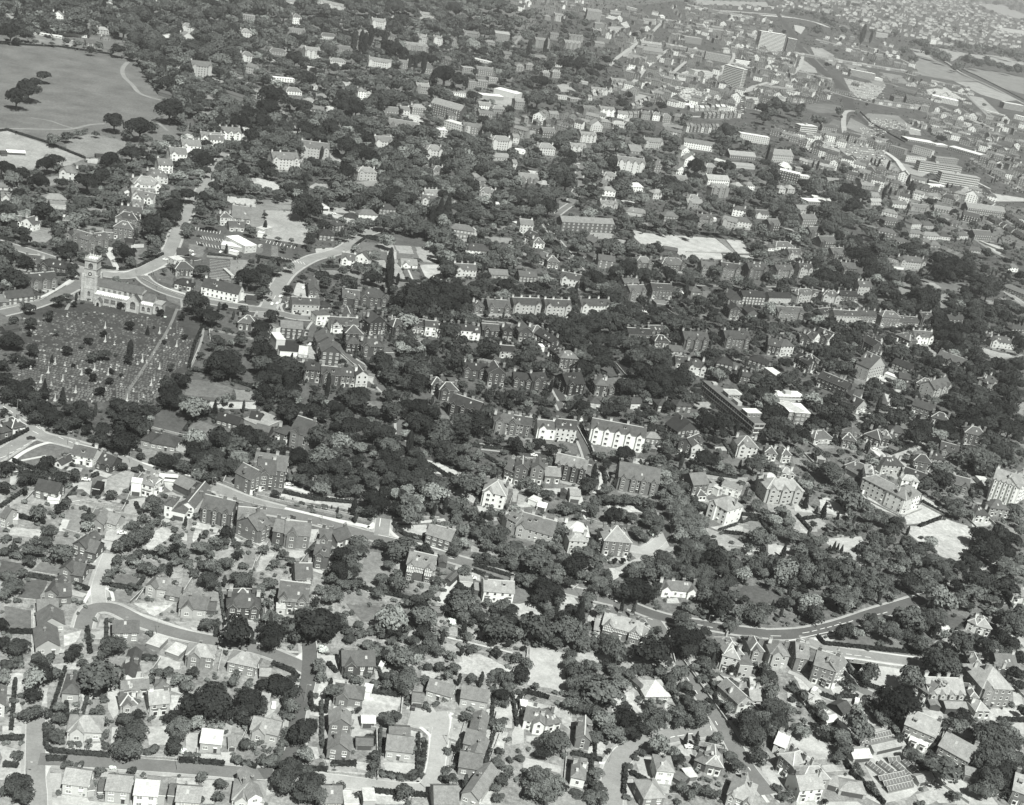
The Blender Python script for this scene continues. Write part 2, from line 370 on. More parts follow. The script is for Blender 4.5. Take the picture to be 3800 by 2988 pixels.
def wing(e,x0,y0,x1,y1,h,kind,style,wt,rt,full,ng=0,fs=1.0):
    timber=style=='w'
    if timber: style='v'
    W=x1-x0; D=y1-y0
    wm=mat('brick' if wt<7 else 'paint',wt); b=MB(); white=(style=='v' and random.random()<.6)
    pk=.72 if style!='o' else .5
    b.box(x0,y0,-.5,x1,y1,h,wm)
    if kind=='g':
        r=h+D/2*pk; ym=(y0+y1)/2
        for x in (x0,x1): b.poly([(x,y0,h),(x,y1,h),(x,ym,r)],wm)
    if kind=='G':
        r=h+W/2*pk; xm=(x0+x1)/2
        for y in (y0,y1): b.poly([(x0,y,h),(x1,y,h),(xm,y,r)],wm)
    if not full and style!='o':
        fl=max(1,round(h/2.9)); nx=max(1,int(W/3.2)); gm=mat('glass',2)
        for i in range(nx):
            for j in range(fl): 
                x=x0+(i+.5)*W/nx; z=(j+.35)*h/fl; b.box(x-.6,y0-.06,z,x+.6,y0-.01,z+1.3,gm if (wt>5) else mat('paint',8))
    b.obj('wall',e)
    b=MB(); r=roof(b,kind,x0,y0,x1,y1,h,rt,pk,.35 if style!='o' else .2,white=white)
    ro=b.obj('roof',e)
    if full and style!='o' and kind in 'gh' and W>5:
        for i in range(random.choice((0,1,1,2,3) if style=='v' else (0,0,1))):
            y=y0+D*random.uniform(.12,.32); x=x0+W*random.uniform(.25,.75); z=h+(y-y0)*pk+.14; a,c=.45,.6
            b=MB()
            if random.random()<.4 and style=='v' and kind=='g':
                b.box(x-.8,y-.1,z-.2,x+.8,y+1.7,z+1.2,mat('paint',8)); b.box(x-.6,y-.14,z+.25,x+.6,y-.101,z+1.0,mat('glass',1)); b.box(x-.95,y-.25,z+1.2,x+.95,y+1.8,z+1.34,mat('roof',rt)); b.obj('dormer',ro)
            else:
                b.poly([(x-a,y,z+.06),(x+a,y,z+.06),(x+a,y+c*1.6,z+c*1.6*pk+.06),(x-a,y+c*1.6,z+c*1.6*pk+.06)],mat('glass',7)); b.box(x-a-.06,y-.1,z-.1,x+a+.06,y,z+.1,mat('paint',8)); b.obj('skylight',ro)
    # cross gables on the front
    if ng and W>4:
        gw=min(W/ng*.55,4.6)
        for i in range(ng):
            x=x0+(i+.5)*W/ng if ng>1 else x0+gw*.7
            if ng==2: x=x0+gw*.62 if i==0 else x1-gw*.62
            p=1.1; b=MB(); b.box(x-gw/2,y0-p,-.5,x+gw/2,y0+.3,h+.01,wm); gr=h+gw/2*.95
            b.poly([(x-gw/2,y0-p,h),(x+gw/2,y0-p,h),(x,y0-p,gr)],wm); b.obj('gable_bay',e)
            if timber: timbering(e,x-gw/2,x+gw/2,y0-p,h*.56,h,gr)
            b=MB(); m=mat('roof',rt); tr=mat('paint',8); yb=y0+min(D*.5,(gr-h)/pk)
            for sgn in (-1,1):
                P=[(x+sgn*(gw/2+.25),y0-p-.25,h-.24),(x,y0-p-.25,gr),(x,yb,gr),(x+sgn*(gw/2+.25),y0+.2,h-.24)]
                if sgn>0: P=P[::-1]
                b.poly([(q[0],q[1],q[2]+.16) for q in P],m); b.poly(P[::-1],m)
                a=Vector((x+sgn*(gw/2+.25),y0-p-.27,h-.3)); c=Vector((x,y0-p-.27,gr-.06)); u=Vector((0,0,.26)); b.poly([a,c,c+u,a+u],tr); b.poly([a+u,c+u,c,a],tr)
            b.obj('gable_roof',e)
            if full:
                fl=max(1,round(h/2.9))
                for j in range(fl): put_window(min(1.75,gw*.5),1.4,'v' if style=='v' else 'm',e,(x,y0-p,(j+.3)*h/fl),0,full>1)
    if full and style!='o':
        fl=max(1,round(h/2.9)); nx=max(1,min(11,int(W/3.0))); st='v' if style=='v' else random.choice('mmp')
        ww=1.25 if style=='v' else 1.75
        bay=style=='v' and W>6
        if timber: timbering(e,x0,x1,y0,h*.56,h-.05,0)
        for i in range(nx):
            x=x0+(i+.5)*W/nx
            if ng and any(abs(x-(x0+(q+.5)*W/ng if ng>2 else (x0+min(W/ng*.55,4.6)*(.7 if ng==1 else .62) if q==0 else x1-min(W/ng*.55,4.6)*.62)))<2.6 for q in range(ng)): continue
            for j in range(fl):
                z=(j+.3)*h/fl
                if j==0 and i==nx//2 and nx>1:
                    b=MB(); b.box(-.55,-.09,0,.55,.01,2.1,mat('paint',random.choice((2,3,8)))); b.box(-.7,-.5,2.2,.7,0,2.32,mat('paint',9)); o=b.obj('door',e); o.location=(x,y0,0)
                else: put_window(min(ww,W/nx*.7),1.35 if style!='v' else 1.6,st,e,(x,y0,z),0,full>1)
        ny=max(1,min(4,int(D/4)))
        for i in range(ny):
            for j in range(fl):
                y=y0+(i+.5)*D/ny; z=(j+.3)*h/fl
                if random.random()<.75: put_window(1.0,1.3,st,e,(x0,y,z),-math.pi/2,full>1)
                if random.random()<.75: put_window(1.0,1.3,st,e,(x1,y,z),math.pi/2,full>1)
        if bay and ng==0:
            for x in (x0+1.9,x1-1.9):
                b=MB(); P=[(x-1.4,y0),(x-.8,y0-1),(x+.8,y0-1),(x+1.4,y0)]; b.prism([(q[0],q[1]+.0) for q in P],-.3,2.9,mat('paint',9 if wt>3 else 8)); b.prism([(q[0],q[1]+.02) for q in P],2.9,3.1,mat('roof',4))
                b.box(x-.65,y0-1.04,1.0,x+.65,y0-1.005,2.4,mat('glass',1)); b.obj('bay_window',e)
    if full and style=='o' and kind!='f':
        b=MB(); b.box(-.4*W,-.06,0,.4*W,0,min(2.1,h*.85),mat('paint',3)); o=b.obj('door',e); o.location=((x0+x1)/2,y0,0)
    if style=='v' and kind!='f':
        n=2 if W<14 else 4
        if not full: n=2
        for i in range(n):
            x=x0+.8+(W-1.6)*i/(n-1); y=(y0+y1)/2+random.choice((-.0,1.2)); z=r if kind=='g' else r-.8
            put('chimney',chim_mesh(True,random.choice((4,5,5,8)) if wt<7 else random.choice((8,5,9)),1.7),ro,(x,y,z))
    elif style=='m' and kind!='f':
        put('chimney',chim_mesh(False,random.choice((4,5,6)),1.0),ro,(x0+W*random.uniform(.25,.75),(y0+y1)/2+.3,r))
    return r
def timbering(e,x0,x1,y,z0,z1,zt):
    b=MB(); w=mat('paint',9); d=mat('brick',0); b.box(x0,y-.05,z0,x1,y-.005,z1,w)
    if zt: b.poly([(x0,y-.05,z1),(x1,y-.05,z1),((x0+x1)/2,y-.05,zt-.2)],w)
    n=max(3,int((x1-x0)/.7))
    for i in range(n+1):
        x=x0+(x1-x0)*i/n; zz=z1
        if zt: zz=z1+(zt-z1)*(1-abs(2*i/n-1))
        b.box(x-.09,y-.1,z0,x+.09,y-.052,max(z1,zz-.2),d)
    for z in (z0,(z0+z1)/2,z1-.1): b.box(x0,y-.11,z,x1,y-.054,z+.16,d)
    if zt: b.box(x0+(x1-x0)*.25,y-.11,(z1+zt)/2-.1,x1-(x1-x0)*.25,y-.054,(z1+zt)/2+.08,d)
    b.obj('timber_framing',e)
def banded(e,x0,y0,x1,y1,h,wt,rt,full):
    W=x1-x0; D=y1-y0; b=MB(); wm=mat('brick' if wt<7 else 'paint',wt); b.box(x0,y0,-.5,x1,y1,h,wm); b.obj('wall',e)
    fl=max(2,round(h/3.1)); 
    for j in range(fl):
        z=j*h/fl
        for (a,y,c,rz,L) in ((x0,y0,0,0,W),(x0,y1,0,-math.pi/2,D),(x1,y0,0,math.pi/2,D)):
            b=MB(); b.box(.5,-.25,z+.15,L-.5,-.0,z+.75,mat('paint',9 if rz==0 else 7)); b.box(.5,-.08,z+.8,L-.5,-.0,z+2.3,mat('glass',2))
            n=int(L/3)
            for i in range(n+1): b.box(.45+i*(L-1)/max(n,1),-.12,z+.8,.6+i*(L-1)/max(n,1),.0,z+2.35,mat('paint',9))
            o=b.obj('window_band',e); o.location=(a,y,0); o.rotation_euler=(0,0,rz)
    b=MB(); b.box(x0-.1,y0-.1,h,x1+.1,y1+.1,h+.3,mat('roof',rt)); b.box(x0-.2,y0-.2,h-.3,x1+.2,y0-.1,h+.45,mat('paint',7)); b.obj('roof',e)
    b=MB(); b.box(x0+W*.4,y0+D*.4,h+.3,x0+W*.4+min(5,W*.4),y0+D*.4+min(7,D*.3),h+2.6,mat('paint',7)); b.obj('lift_housing',e)
def house(t,L,full):
    lead=L[0]; 
    def pts(a):
        return front(t,a)
    p1,p2=pts(lead); u=(p2-p1).normalized(); ang=math.atan2(u.y,u.x)
    X,Y=nat(t,(lead[0]+lead[2])/2,(lead[1]+lead[3])/2)
    st=lead[7]; wt=lead[8]
    nm={'w':'timbered_house','v':'villa','m':'house','o':'outbuilding','B':'office_block','T':'terrace_row','C':'commercial_building'}[st]
    cen=(p1+p2)/2
    big=(p2-p1).length
    if st=='B' : nm='tower_block' if lead[4]>100 and t[0]==0 else 'flats_block'
    e=empty(nm,cen,ang); inv=Matrix.Rotation(-ang,3,'Z')
    for i,a in enumerate(L):
        q1,q2=pts(a); s,v=sc((q1+q2)/2); h=max(2.0,a[4]*K/v); v0=inv@(q1-cen); v1=inv@(q2-cen)
        x0=v0.x; x1=v0.x+max(2.5,(q2-q1).length); y0=v0.y; y1=y0+a[5]
        du=(q2-q1).normalized(); da=math.atan2(du.y,du.x)-ang
        par=e
        if i and abs(math.atan2(math.sin(da),math.cos(da)))>.12:
            # turned wing: carry its own rotation by building around its own origin
            ck=list(e.children_recursive) if full else None
            before=set(C.objects[:].__iter__()) if False else None
            n0=len(bpy.data.objects); tmp=empty('wing_tmp',q1,ang+da)
            wx=(q2-q1).length
            (banded(tmp,0,0,wx,a[5],h,a[8],a[9],full) if a[7]=='B' else wing(tmp,0,0,wx,a[5],h,a[6][0],a[7],a[8],a[9],full,int(a[6][1:] or 0)))
            off=Matrix.Translation(inv@(q1-cen))@Matrix.Rotation(da,4,'Z')
            for c in [c for c in tmp.children]:
                lm=Matrix.LocRotScale(c.location,c.rotation_euler,c.scale); nm2=off@lm
                c.parent=e; c.location=nm2.to_translation(); c.rotation_euler=nm2.to_euler()
            bpy.data.objects.remove(tmp)
            continue
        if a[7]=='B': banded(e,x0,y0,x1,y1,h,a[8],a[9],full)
        else: wing(e,x0,y0,x1,y1,h,a[6][0],a[7] if a[7] in 'vmow' else 'm',a[8],a[9],full,int(a[6][1:] or 0))
    fl=['','low','two-storey','three-storey','four-storey','tall']
    s,v=sc(cen); hh=lead[4]*K/v; f=fl[max(1,min(5,round(hh/2.9)))]
    pl={'w':'half-timbered house','v':'villa','m':'house','o':'shed','B':'banded block'}.get(st,'building')
    if st!='o' and big*s>260*K/1.0 and st=='v' and lead[6][0]=='f': pl='building'
    gbl=int(lead[6][1:] or 0); gw={0:'',1:'one-gabled ',2:'twin-gabled ',3:'triple-gabled '}.get(gbl,'many-gabled ')
    rf=gw if gbl else RT[lead[6][0]]+' '
    look=f'{WT[wt]} {rf}{f} '+('winged ' if len(L)>1 else '')+pl if st!='o' else f'{WT[wt]} {RT[lead[6][0]]} shed'
    reg(e,look,{'o':'outbuilding','B':'building'}.get(st,'house'),X,Y,{'w':'villas and older houses','v':'villas and older houses','m':'houses','o':'garages and sheds'}.get(st))
    return e
def merged_houses(hs):
    b=MB()
    for t,L in hs:
        for a in L:
            p,q=front(t,a); u=(q-p); w=u.length
            if w<1: continue
            u/=w; n=Vector((-u.y,u.x,0)); s,v=sc(p); h=max(2.2,a[4]*K/v); D=a[5]
            k=MB(); k.box(0,0,-.5,w,D,h,mat('brick' if a[8]<7 else 'paint',a[8]))
            kd=a[6][0]
            if kd=='g':
                r=h+D/2*.72
                for x in (0,w): k.poly([(x,0,h),(x,D,h),(x,D/2,r)],mat('brick' if a[8]<7 else 'paint',a[8]))
            if kd=='G':
                r=h+w/2*.72; k.poly([(0,0,h),(w,0,h),(w/2,0,r)],mat('brick' if a[8]<7 else 'paint',a[8]))
            roof(k,kd,0,0,w,D,h,a[9])
            nx=max(1,int(w/4)); fl=max(1,round(h/2.9))
            for i in range(nx):
                for j in range(fl):
                    x=(i+.5)*w/nx; z=(j+.35)*h/fl; k.box(x-.6,-.07,z,x+.6,-.01,z+1.3,mat('paint',8) if a[8]<6 else mat('glass',2))
            if a[7]!='o' and kd!='f':
                for i in range(max(1,int(w/7))): x=(i+.5)*w/max(1,int(w/7)); zz=h+min(D,w if kd!='g' else D)*.36; k.box(x-.6,D/2-.4,zz-1,x+.6,D/2+.4,zz+1.6,mat('brick',5))
            base=len(b.v)
            for x,y,z in k.v: b.v.append((p.x+u.x*x+n.x*y,p.y+u.y*x+n.y*y,z))
            for f,mi in zip(k.f,k.m): b.f.append(tuple(base+i for i in f)); b.m.append(b.mi(k.mats[mi]))
    if b.v:
        o=b.obj('distant_houses',None,'stuff'); o['label']='distant terraces and suburban houses too many and small to tell apart'; o['category']='houses'
# ---------------- ground sheets ----------------
SHEET={}
def sheet(key,m):
    if key not in SHEET: SHEET[key]=(MB(),m)
    return SHEET[key][0]
def tri_poly(b,P,z,m,rough):
    from mathutils.geometry import tessellate_polygon
    Q=[]
    n=len(P)
    for i in range(n):
        a=P[i]; c=P[(i+1)%n]; L=(c-a).length; k=max(1,min(12,int(L/3))) if rough else 1
        for j in range(k):
            q=a.lerp(c,j/k)
            if rough and j: q=q+Vector((random.uniform(-1,1),random.uniform(-1,1),0))*min(.6,L*.05)
            Q.append(Vector((q.x,q.y,z)))
    T=tessellate_polygon([Q]); i0=len(b.v); b.v+=[tuple(q) for q in Q]; k=b.mi(m)
    for t in T:
        a,c,d=(Q[i] for i in t); 
        t=t if (c-a).cross(d-a).z>0 else t[::-1]
        b.f.append(tuple(i0+i for i in t)); b.m.append(k)
def strip(b,P,w,z,m):
    # smoothed ribbon
    Q=[]
    for i in range(len(P)-1):
        p0=P[max(0,i-1)];p1=P[i];p2=P[i+1];p3=P[min(len(P)-1,i+2)]
        for j in range(5):
            t=j/5; Q.append(.5*((2*p1)+(p2-p0)*t+(2*p0-5*p1+4*p2-p3)*t*t+(3*p1-p0-3*p2+p3)*t**3))
    Q.append(P[-1]); k=b.mi(m); prev=None
    for i,q in enumerate(Q):
        a=Q[max(0,i-1)]; c=Q[min(len(Q)-1,i+1)]; d=(c-a).normalized(); n=Vector((-d.y,d.x,0))*w/2
        i0=len(b.v); b.v+= [(q.x+n.x,q.y+n.y,z),(q.x-n.x,q.y-n.y,z)]
        if prev is not None: b.f.append((prev,prev+1,i0+1,i0)); b.m.append(k)
        prev=i0
# ---------------- vehicles ----------------
_car={}
def car_meshes(kind,tone):
    key=(kind,tone)
    if key in _car: return _car[key]
    L,Wd,Hh={'c':(4.1,1.65,1.4),'v':(4.6,1.9,2.1),'b':(10,2.5,3.2)}[kind]
    pm=mat('car',tone); b=MB(); hz=.85 if kind=='c' else 1.0
    def sect(pr,w,m,bb):
        i=len(bb.v); n=len(pr); k=bb.mi(m)
        for y in (-w/2,w/2):
            for x,z in pr: bb.v.append((x,y,z))
        for a in range(n): c=(a+1)%n; bb.f.append((i+a,i+c,i+n+c,i+n+a)); bb.m.append(k)
        bb.f.append(tuple(i+a for a in reversed(range(n)))); bb.m.append(k); bb.f.append(tuple(i+n+a for a in range(n))); bb.m.append(k)
    h=L/2
    if kind=='c': sect([(-h,.3),(h,.3),(h,.7),(h*.9,.82),(h*.4,.88),(-h*.95,.88),(-h,.75)],Wd,pm,b); sect([(-h*.62,.88),(h*.38,.88),(h*.12,1.38),(-h*.4,1.38)],Wd*.86,pm,b)
    else: sect([(-h,.35),(h,.35),(h,hz),(h*.86,hz+.1),(h*.72,Hh-.08),(h*.6,Hh),(-h*.97,Hh),(-h,Hh-.1)],Wd,pm,b)
    g=MB(); gl=mat('glass',1)
    if kind=='c':
        for s in (-1,1): g.box(-h*.42,s*Wd*.435-.01,.95,h*.14,s*Wd*.435+.01,1.28,gl)
        g.poly([(h*.4,-Wd*.38,.9),(h*.4,Wd*.38,.9),(h*.16,Wd*.36,1.34),(h*.16,-Wd*.36,1.34)],gl)
    else:
        for s in (-1,1): g.box(-h*.85,s*(Wd/2+.005)-.01,Hh*.55,h*.7,s*(Wd/2+.005)+.01,Hh*.82,gl)
        g.box(h*.78,-Wd*.42,Hh*.52,h*.88,Wd*.42,Hh*.85,gl)
    wl=MB()
    i=len(wl.v); k=wl.mi(mat('brick',0)); n=10
    for y in (-.1,.1):
        for a in range(n): wl.v.append((.32*math.cos(6.283*a/n),y,.32*math.sin(6.283*a/n)))
    for a in range(n): c=(a+1)%n; wl.f.append((a,c,n+c,n+a)); wl.m.append(k)
    wl.f.append(tuple(range(n))); wl.m.append(k); wl.f.append(tuple(n+a for a in reversed(range(n)))); wl.m.append(k)
    _car[key]=(b.mesh('body'),g.mesh('windscreen'),wl.mesh('wheel'),L,Wd); return _car[key]
NC=[0]
def car(X,Y,angle,tone,kind):
    p=gp(X,Y); p.z=.3
    bm,gm,wm,L,Wd=car_meshes(kind,tone); nm={'c':'parked_car','v':'delivery_van','b':'bus'}[kind]
    e=empty(nm,p,R_(angle)); put('body',bm,e,(0,0,0)); put('glazing',gm,e,(0,0,0))
    for sx in (-.32,.32):
        for sy in (-.5,.5): put('wheel',wm,e,(L*sx,Wd*sy*.92,.32))
    w='white' if tone>=8 else ('grey' if tone>3 else 'dark')
    reg(e,f'{w} '+{'c':'car','v':'van','b':'double deck bus'}[kind],{'c':'car','v':'van','b':'bus'}[kind],X,Y,'cars and vans'); NC[0]+=1
def lamp(X,Y):
    p=gp(X,Y); e=empty('street_lamp',p,0); b=MB(); m=mat('paint',6); b.cone(0,0,0,8,.11,.06,m,6); b.obj('pole',e)
    b=MB(); b.box(-.05,-.05,7.9,1.3,.05,8.02,m); b.box(1.0,-.15,7.85,1.7,.15,8.0,mat('paint',8)); b.obj('lamp_head',e)
    reg(e,'slim street lamp','street lamp',X,Y,'street lamps')
def wallfence(P,h=1.3,w=.28,tone=6):
    b=MB(); m=mat('stone',tone)
    for a,c in zip(P,P[1:]):
        d=c-a; L=d.length; u=d/max(L,.01); n=Vector((-u.y,u.x,0))
        f=lambda p,a=a,u=u,n=n:(a.x+u.x*p[0]+n.x*p[1],a.y+u.y*p[0]+n.y*p[1],p[2])
        b.box(0,-w/2,0,L,w/2,h,m,f); b.box(0,-w/2-.05,h,L,w/2+.05,h+.1,mat('stone',7),f)
    return b.obj('garden_wall')
def greenhouse(t,a):
    X1,Y1=nat(t,a[0],a[1]); X2,Y2=nat(t,a[2],a[3]); p=gp(X1,Y1); q=gp(X2,Y2); u=(q-p); L=u.length; ang=math.atan2(u.y,u.x)
    e=empty('greenhouse',p,ang); b=MB(); b.box(0,-1.6,0,L,1.6,.7,mat('brick',6)); b.obj('base_wall',e)
    b=MB(); g=mat('glass',4); f=mat('paint',8); n=int(L/1.5)
    b.poly([(0,-1.6,1.2),(L,-1.6,1.2),(L,0,2.3),(0,0,2.3)],g); b.poly([(0,1.6,1.2),(0,0,2.3),(L,0,2.3),(L,1.6,1.2)],g); b.box(0,-1.58,.7,L,-1.5,1.2,g)
    for i in range(n+1):
        x=i*L/n
        for s in (-1,1): b.poly([(x-.07,s*1.6,1.24),(x+.07,s*1.6,1.24),(x+.07,0,2.34),(x-.07,0,2.34)],f)
    b.box(0,-.1,2.3,L,.1,2.42,f); b.obj('glazing',e)
    reg(e,'long low white-framed glasshouse','greenhouse',(X1+X2)/2,(Y1+Y2)/2,'nursery glasshouses')
LM=[(430,1040,'the stone church',0),(420,1370,'the graveyard',0),(250,330,'the open field',30),(650,560,'the white terrace',0),(60,590,'the fenced courts',0),(880,890,'the marked car park',0),(1500,950,'the tennis club',0),(1210,960,'the curving lane',0),(1600,1090,'the dark grove',0),(1080,1240,'the brick flats',0),(640,1790,'the bus',0),(1150,1610,'the bay mansion',0),(1410,1940,'the forked junction',0),(1540,2110,'the timbered house',0),(2050,2210,'the cream villa',0),(2290,1620,'the gabled white terrace',0),(2700,1520,'the banded flats',0),(2960,1540,'the white flats',0),(2600,900,'the pale courts',0),(2170,830,'the long block',0),(2290,2010,'the square villa',0),(2510,2200,'the white lodge',0),(2030,2450,'the bare plot',0),(2300,2330,'the twin-gabled hall',0),(3640,2570,'the tall institution',0),(3330,2800,'the glasshouses',0),(3300,2520,'the white yard',0),(3300,1850,'the white mansion',0),(3720,1800,'the white gables',0),(3480,1990,'the large lawn',0),(3390,990,'the park villa',0),(2720,310,'the office tower',0),(2890,160,'the twin slabs',0),(3080,330,'the railway',0),(3460,380,'the factory',0),(3500,650,'the flats estate',0),(2845,590,'the dark church',0),(140,2800,'the corner junction',0),(770,2600,'the copper beeches',0),(1600,2680,'the turning circle',0),(2300,2800,'the road bend',0),(370,2270,'the estate road',0),(350,2000,'the stepped houses',0),(550,150,'the wooded rise',0),(1010,280,'the tall crane',0),(1650,440,'the brick hall',0),(1400,620,'the walled wood',0),(2150,330,'the market street',0),(2330,530,'the slim spire',0),(1750,270,'the school',0),(2900,2250,'the sweeping road',0),(2750,2450,'the brick villas',0),(2700,1800,'the lime avenue',0),(2450,1250,'the middle wood',0),(3150,1400,'the villa row',0),(3600,1500,'the east wood',0),(3000,1150,'the long terraces',0),(3250,780,'the hip-roofed semis',0),(3600,800,'the mill sheds',0),(300,1560,'the hedged road',0),(800,1560,'the square lawns',0),(1000,2350,'the wooded plot',0),(600,2150,'the orchard gardens',0),(1750,1500,'the middle villas',0),(2100,650,'the wide lane',0),(2600,650,'the white villas',0),(3350,150,'the far suburb',0),(1100,2750,'the roadside oak',0),(3450,2250,'the bend wood',0)]
def pane(b,x0,z0,x1,z1,y,pointed=False,mul=2,dark=1):
    g=mat('glass',dark); f=mat('stone',7); w=x1-x0
    P=[(x0,z0),(x1,z0),(x1,z1)]+([(x1-w*.08,z1+w*.3),((x0+x1)/2,z1+w*.55),(x0+w*.08,z1+w*.3)] if pointed else [])+[(x0,z1)]
    b.poly([(p[0],y-.03,p[1]) for p in P],g)
    c=((x0+x1)/2,(z0+z1)/2)
    b.poly([(c[0]+(p[0]-c[0])*1.16,y-.012,c[1]+(p[1]-c[1])*1.1) for p in P],f)
    for i in range(1,mul): x=x0+w*i/mul; b.box(x-.06,y-.09,z0,x+.06,y-.032,z1,f)
    b.box(x0,y-.08,(z0+z1)/2-.06,x1,y-.034,(z0+z1)/2+.06,f)
def merlons(b,x0,x1,y0,y1,z,m,st=1.5):
    n=max(2,int((x1-x0)/st))
    for i in range(n):
        a=x0+(x1-x0)*(i+.15)/n; c=x0+(x1-x0)*(i+.75)/n; b.box(a,y0,z,c,y1,z+.8,m)
def stone_church():
    o=gp(307,1112); e=empty('church',(o.x,o.y,0),0,(.86,.86,.89)); st=mat('stone',7); st2=mat('stone',6); sl=mat('roof',4); ld=mat('paint',8)
    T=8.8; b=MB(); H=30
    for k,(z0,z1,q) in enumerate(((-.5,9,.45),(9,18,.3),(18,24,.15),(24,H,0))): b.box(-q,-q,z0,T+q,T+q,z1-.002*k,st)
    for z in (9,18,24,H): b.box(-.55,-.55,z-.15,T+.55,T+.55,z+.2,st2)
    for x,y in ((0,0),(T,0),(0,T),(T,T)):
        sx=-1 if x==0 else 1; sy=-1 if y==0 else 1
        b.box(x-.5 if sx>0 else x-1.4,y-.5 if sy>0 else y-1.4,-.5,x+1.4 if sx>0 else x+.5,y+1.4 if sy>0 else y+.5,20,st)
    tw=b.obj('tower',e)
    b=MB(); b.box(0,0,H+.2,T,T,H+.6,mat('paint',9)); 
    for (a,c,d,f) in ((0,-.1,T,.35),(0,T-.35,T,T+.1)): b.box(a,c,H+.2,d,f,H+1.5,st); merlons(b,a,d,c,f,H+1.5,ld)
    for x in (0,T-.4): b.box(x,.36,H+.2,x+.4,T-.36,H+1.5,st); b.box(x,T*.3,H+1.5,x+.4,T*.45,H+2.3,st); b.box(x,T*.6,H+1.5,x+.4,T*.75,H+2.3,st)
    for x in (0.2,T-.2):
        for y in (0.2,T-.2): b.cone(x,y,H+1.5,H+4,.35,.05,st,6)
    b.obj('battlement',e)
    b=MB(); b.cone(T/2,T/2,H+.6,H+11,.12,.06,mat('paint',9),6); b.obj('flagpole',e)
    b=MB(); pane(b,T/2-1.7,23.6,T/2+1.7,26.6,-.0,True,3,2); b.obj('belfry_window',e)
    for z,q in ((4,-.46),): b=MB(); pane(b,T/2-.9,z,T/2+.9,z+2.6,q,True,2,2); b.obj('window',e)
    b=MB(); n=20
    for r,yy,m in ((1.45,-.33,mat('glass',3)),(1.15,-.36,mat('glass',2)),(.55,-.40,mat('paint',9))): b.poly([(T/2+r*math.cos(6.283*i/n),yy,20.3+r*math.sin(6.283*i/n)) for i in range(n)],m)
    b.obj('clock_face',e)
    x0,x1=8.8,34.6
    b=MB(); b.box(x0+.46,.5,-.5,44,8.3,12.6,st); r=17
    for x in (x0+.46,44): b.poly([(x,.5,12.6),(x,8.3,12.6),(x,4.4,r)],st)
    b.obj('nave_wall',e)
    b=MB(); roof(b,'g',x0+.6,.5,43.8,8.3,12.65,4,1.12,.3); b.box(43.9,.2,12.4,44.4,8.6,13.6,st); b.obj('nave_roof',e)
    for a in (9.9,14.1,18.1,22.1,26.1,30.2,34.0): b=MB(); pane(b,a,9.4,a+1.9,11.4,.5,a>29,3,2); b.obj('clerestory_window',e)
    for nm,y0,y1,yr in (('aisle',-3,.5,1),('aisle',8.3,11.8,-1)):
        b=MB(); b.box(x0,y0,-.5,x1,y1-.002,6.4,st); b.box(x0,(y0-.12 if yr>0 else y1-.4),6.4,x1,(y0+.4 if yr>0 else y1+.12),7.1,st2); merlons(b,x0,x1,(y0-.12 if yr>0 else y1-.3),(y0+.3 if yr>0 else y1+.12),7.1,st,1.3); b.obj('aisle_wall',e)
        b=MB(); za,zb=(6.6,8.9) if yr>0 else (8.9,6.6)
        b.poly([(x0,y0+.4,za),(x1,y0+.4,za),(x1,y1,zb),(x0,y1,zb)],mat('paint',9))
        for i in range(6):
            x=x0+.3+i*(x1-x0-.6)/5; b.box(x-.15,y0+.4,6.6,x+.15,y0+.8,8.2,st2)
        b.obj('aisle_roof',e)
    for a in (17.3,22.2,27.0,31.2): b=MB(); pane(b,a,1.9,a+3.1,5.2,-3,False,5,2); b.obj('aisle_window',e)
    b=MB()
    for a in (9.4,16.6,21.4,26.2,30.9): b.box(a,-4.1,-.5,a+.7,-3,4.6,st); b.box(a,-3.7,4.6,a+.7,-3,6.2,st)
    b.obj('buttress',e)
    b=MB(); b.box(11.6,-7.2,-.5,16.2,-3,3.3,st); b.poly([(11.6,-7.2,3.3),(16.2,-7.2,3.3),(13.9,-7.2,5.9)],st); b.poly([(12.9,-7.22,0),(14.9,-7.22,0),(14.9,-7.22,2.2),(13.9,-7.22,3.1),(12.9,-7.22,2.2)],mat('glass',0)); b.obj('porch',e)
    b=MB(); roof(b,'G',11.6,-7.2,16.2,-3.2,3.35,4,1.1,.25); b.obj('porch_roof',e)
    a0,a1=35,43.6; b=MB(); b.box(a0,-5.6,-.5,a1,.498,8,st); am=(a0+a1)/2; b.poly([(a0,-5.6,8),(a1,-5.6,8),(am,-5.6,12.9)],st)
    for x in (a0-.5,a1-.3): b.box(x,-6.5,-.5,x+.8,-5.6,6.5,st)
    b.obj('transept_wall',e); b=MB(); roof(b,'G',a0,-5.4,a1,.6,8.05,3,1.1,.12); 
    for s,x in ((1,a0-.1),(-1,a1+.1)):
        A=Vector((x,-5.75,8.1)); B=Vector((am,-5.75,13.15)); u=Vector((0,0,.5)); w=Vector((0,.4,0)); b.poly([A,B,B+u,A+u],st2); b.poly([A+u,B+u,B+u+w,A+u+w],st2)
    b.obj('transept_roof',e)
    b=MB(); pane(b,am-1.9,2.3,am+1.9,6.2,-5.6,True,5,2); b.obj('transept_window',e)
    b=MB(); b.box(44.42,.5,-.5,53,8.3,8.8,st); b.poly([(53,.5,8.8),(53,8.3,8.8),(53,4.4,12.6)],st); b.obj('chancel_wall',e); b=MB(); roof(b,'g',44.6,.5,53,8.3,8.85,4,.97,.2); b.obj('chancel_roof',e)
    b=MB(); b.box(44.0,-2.6,-.5,52.6,.498,5.6,st); b.box(44,-2.7,5.6,52.6,-2.2,6.3,st2); merlons(b,44,52.6,-2.7,-2.35,6.3,st,1.3); b.obj('chapel_wall',e)
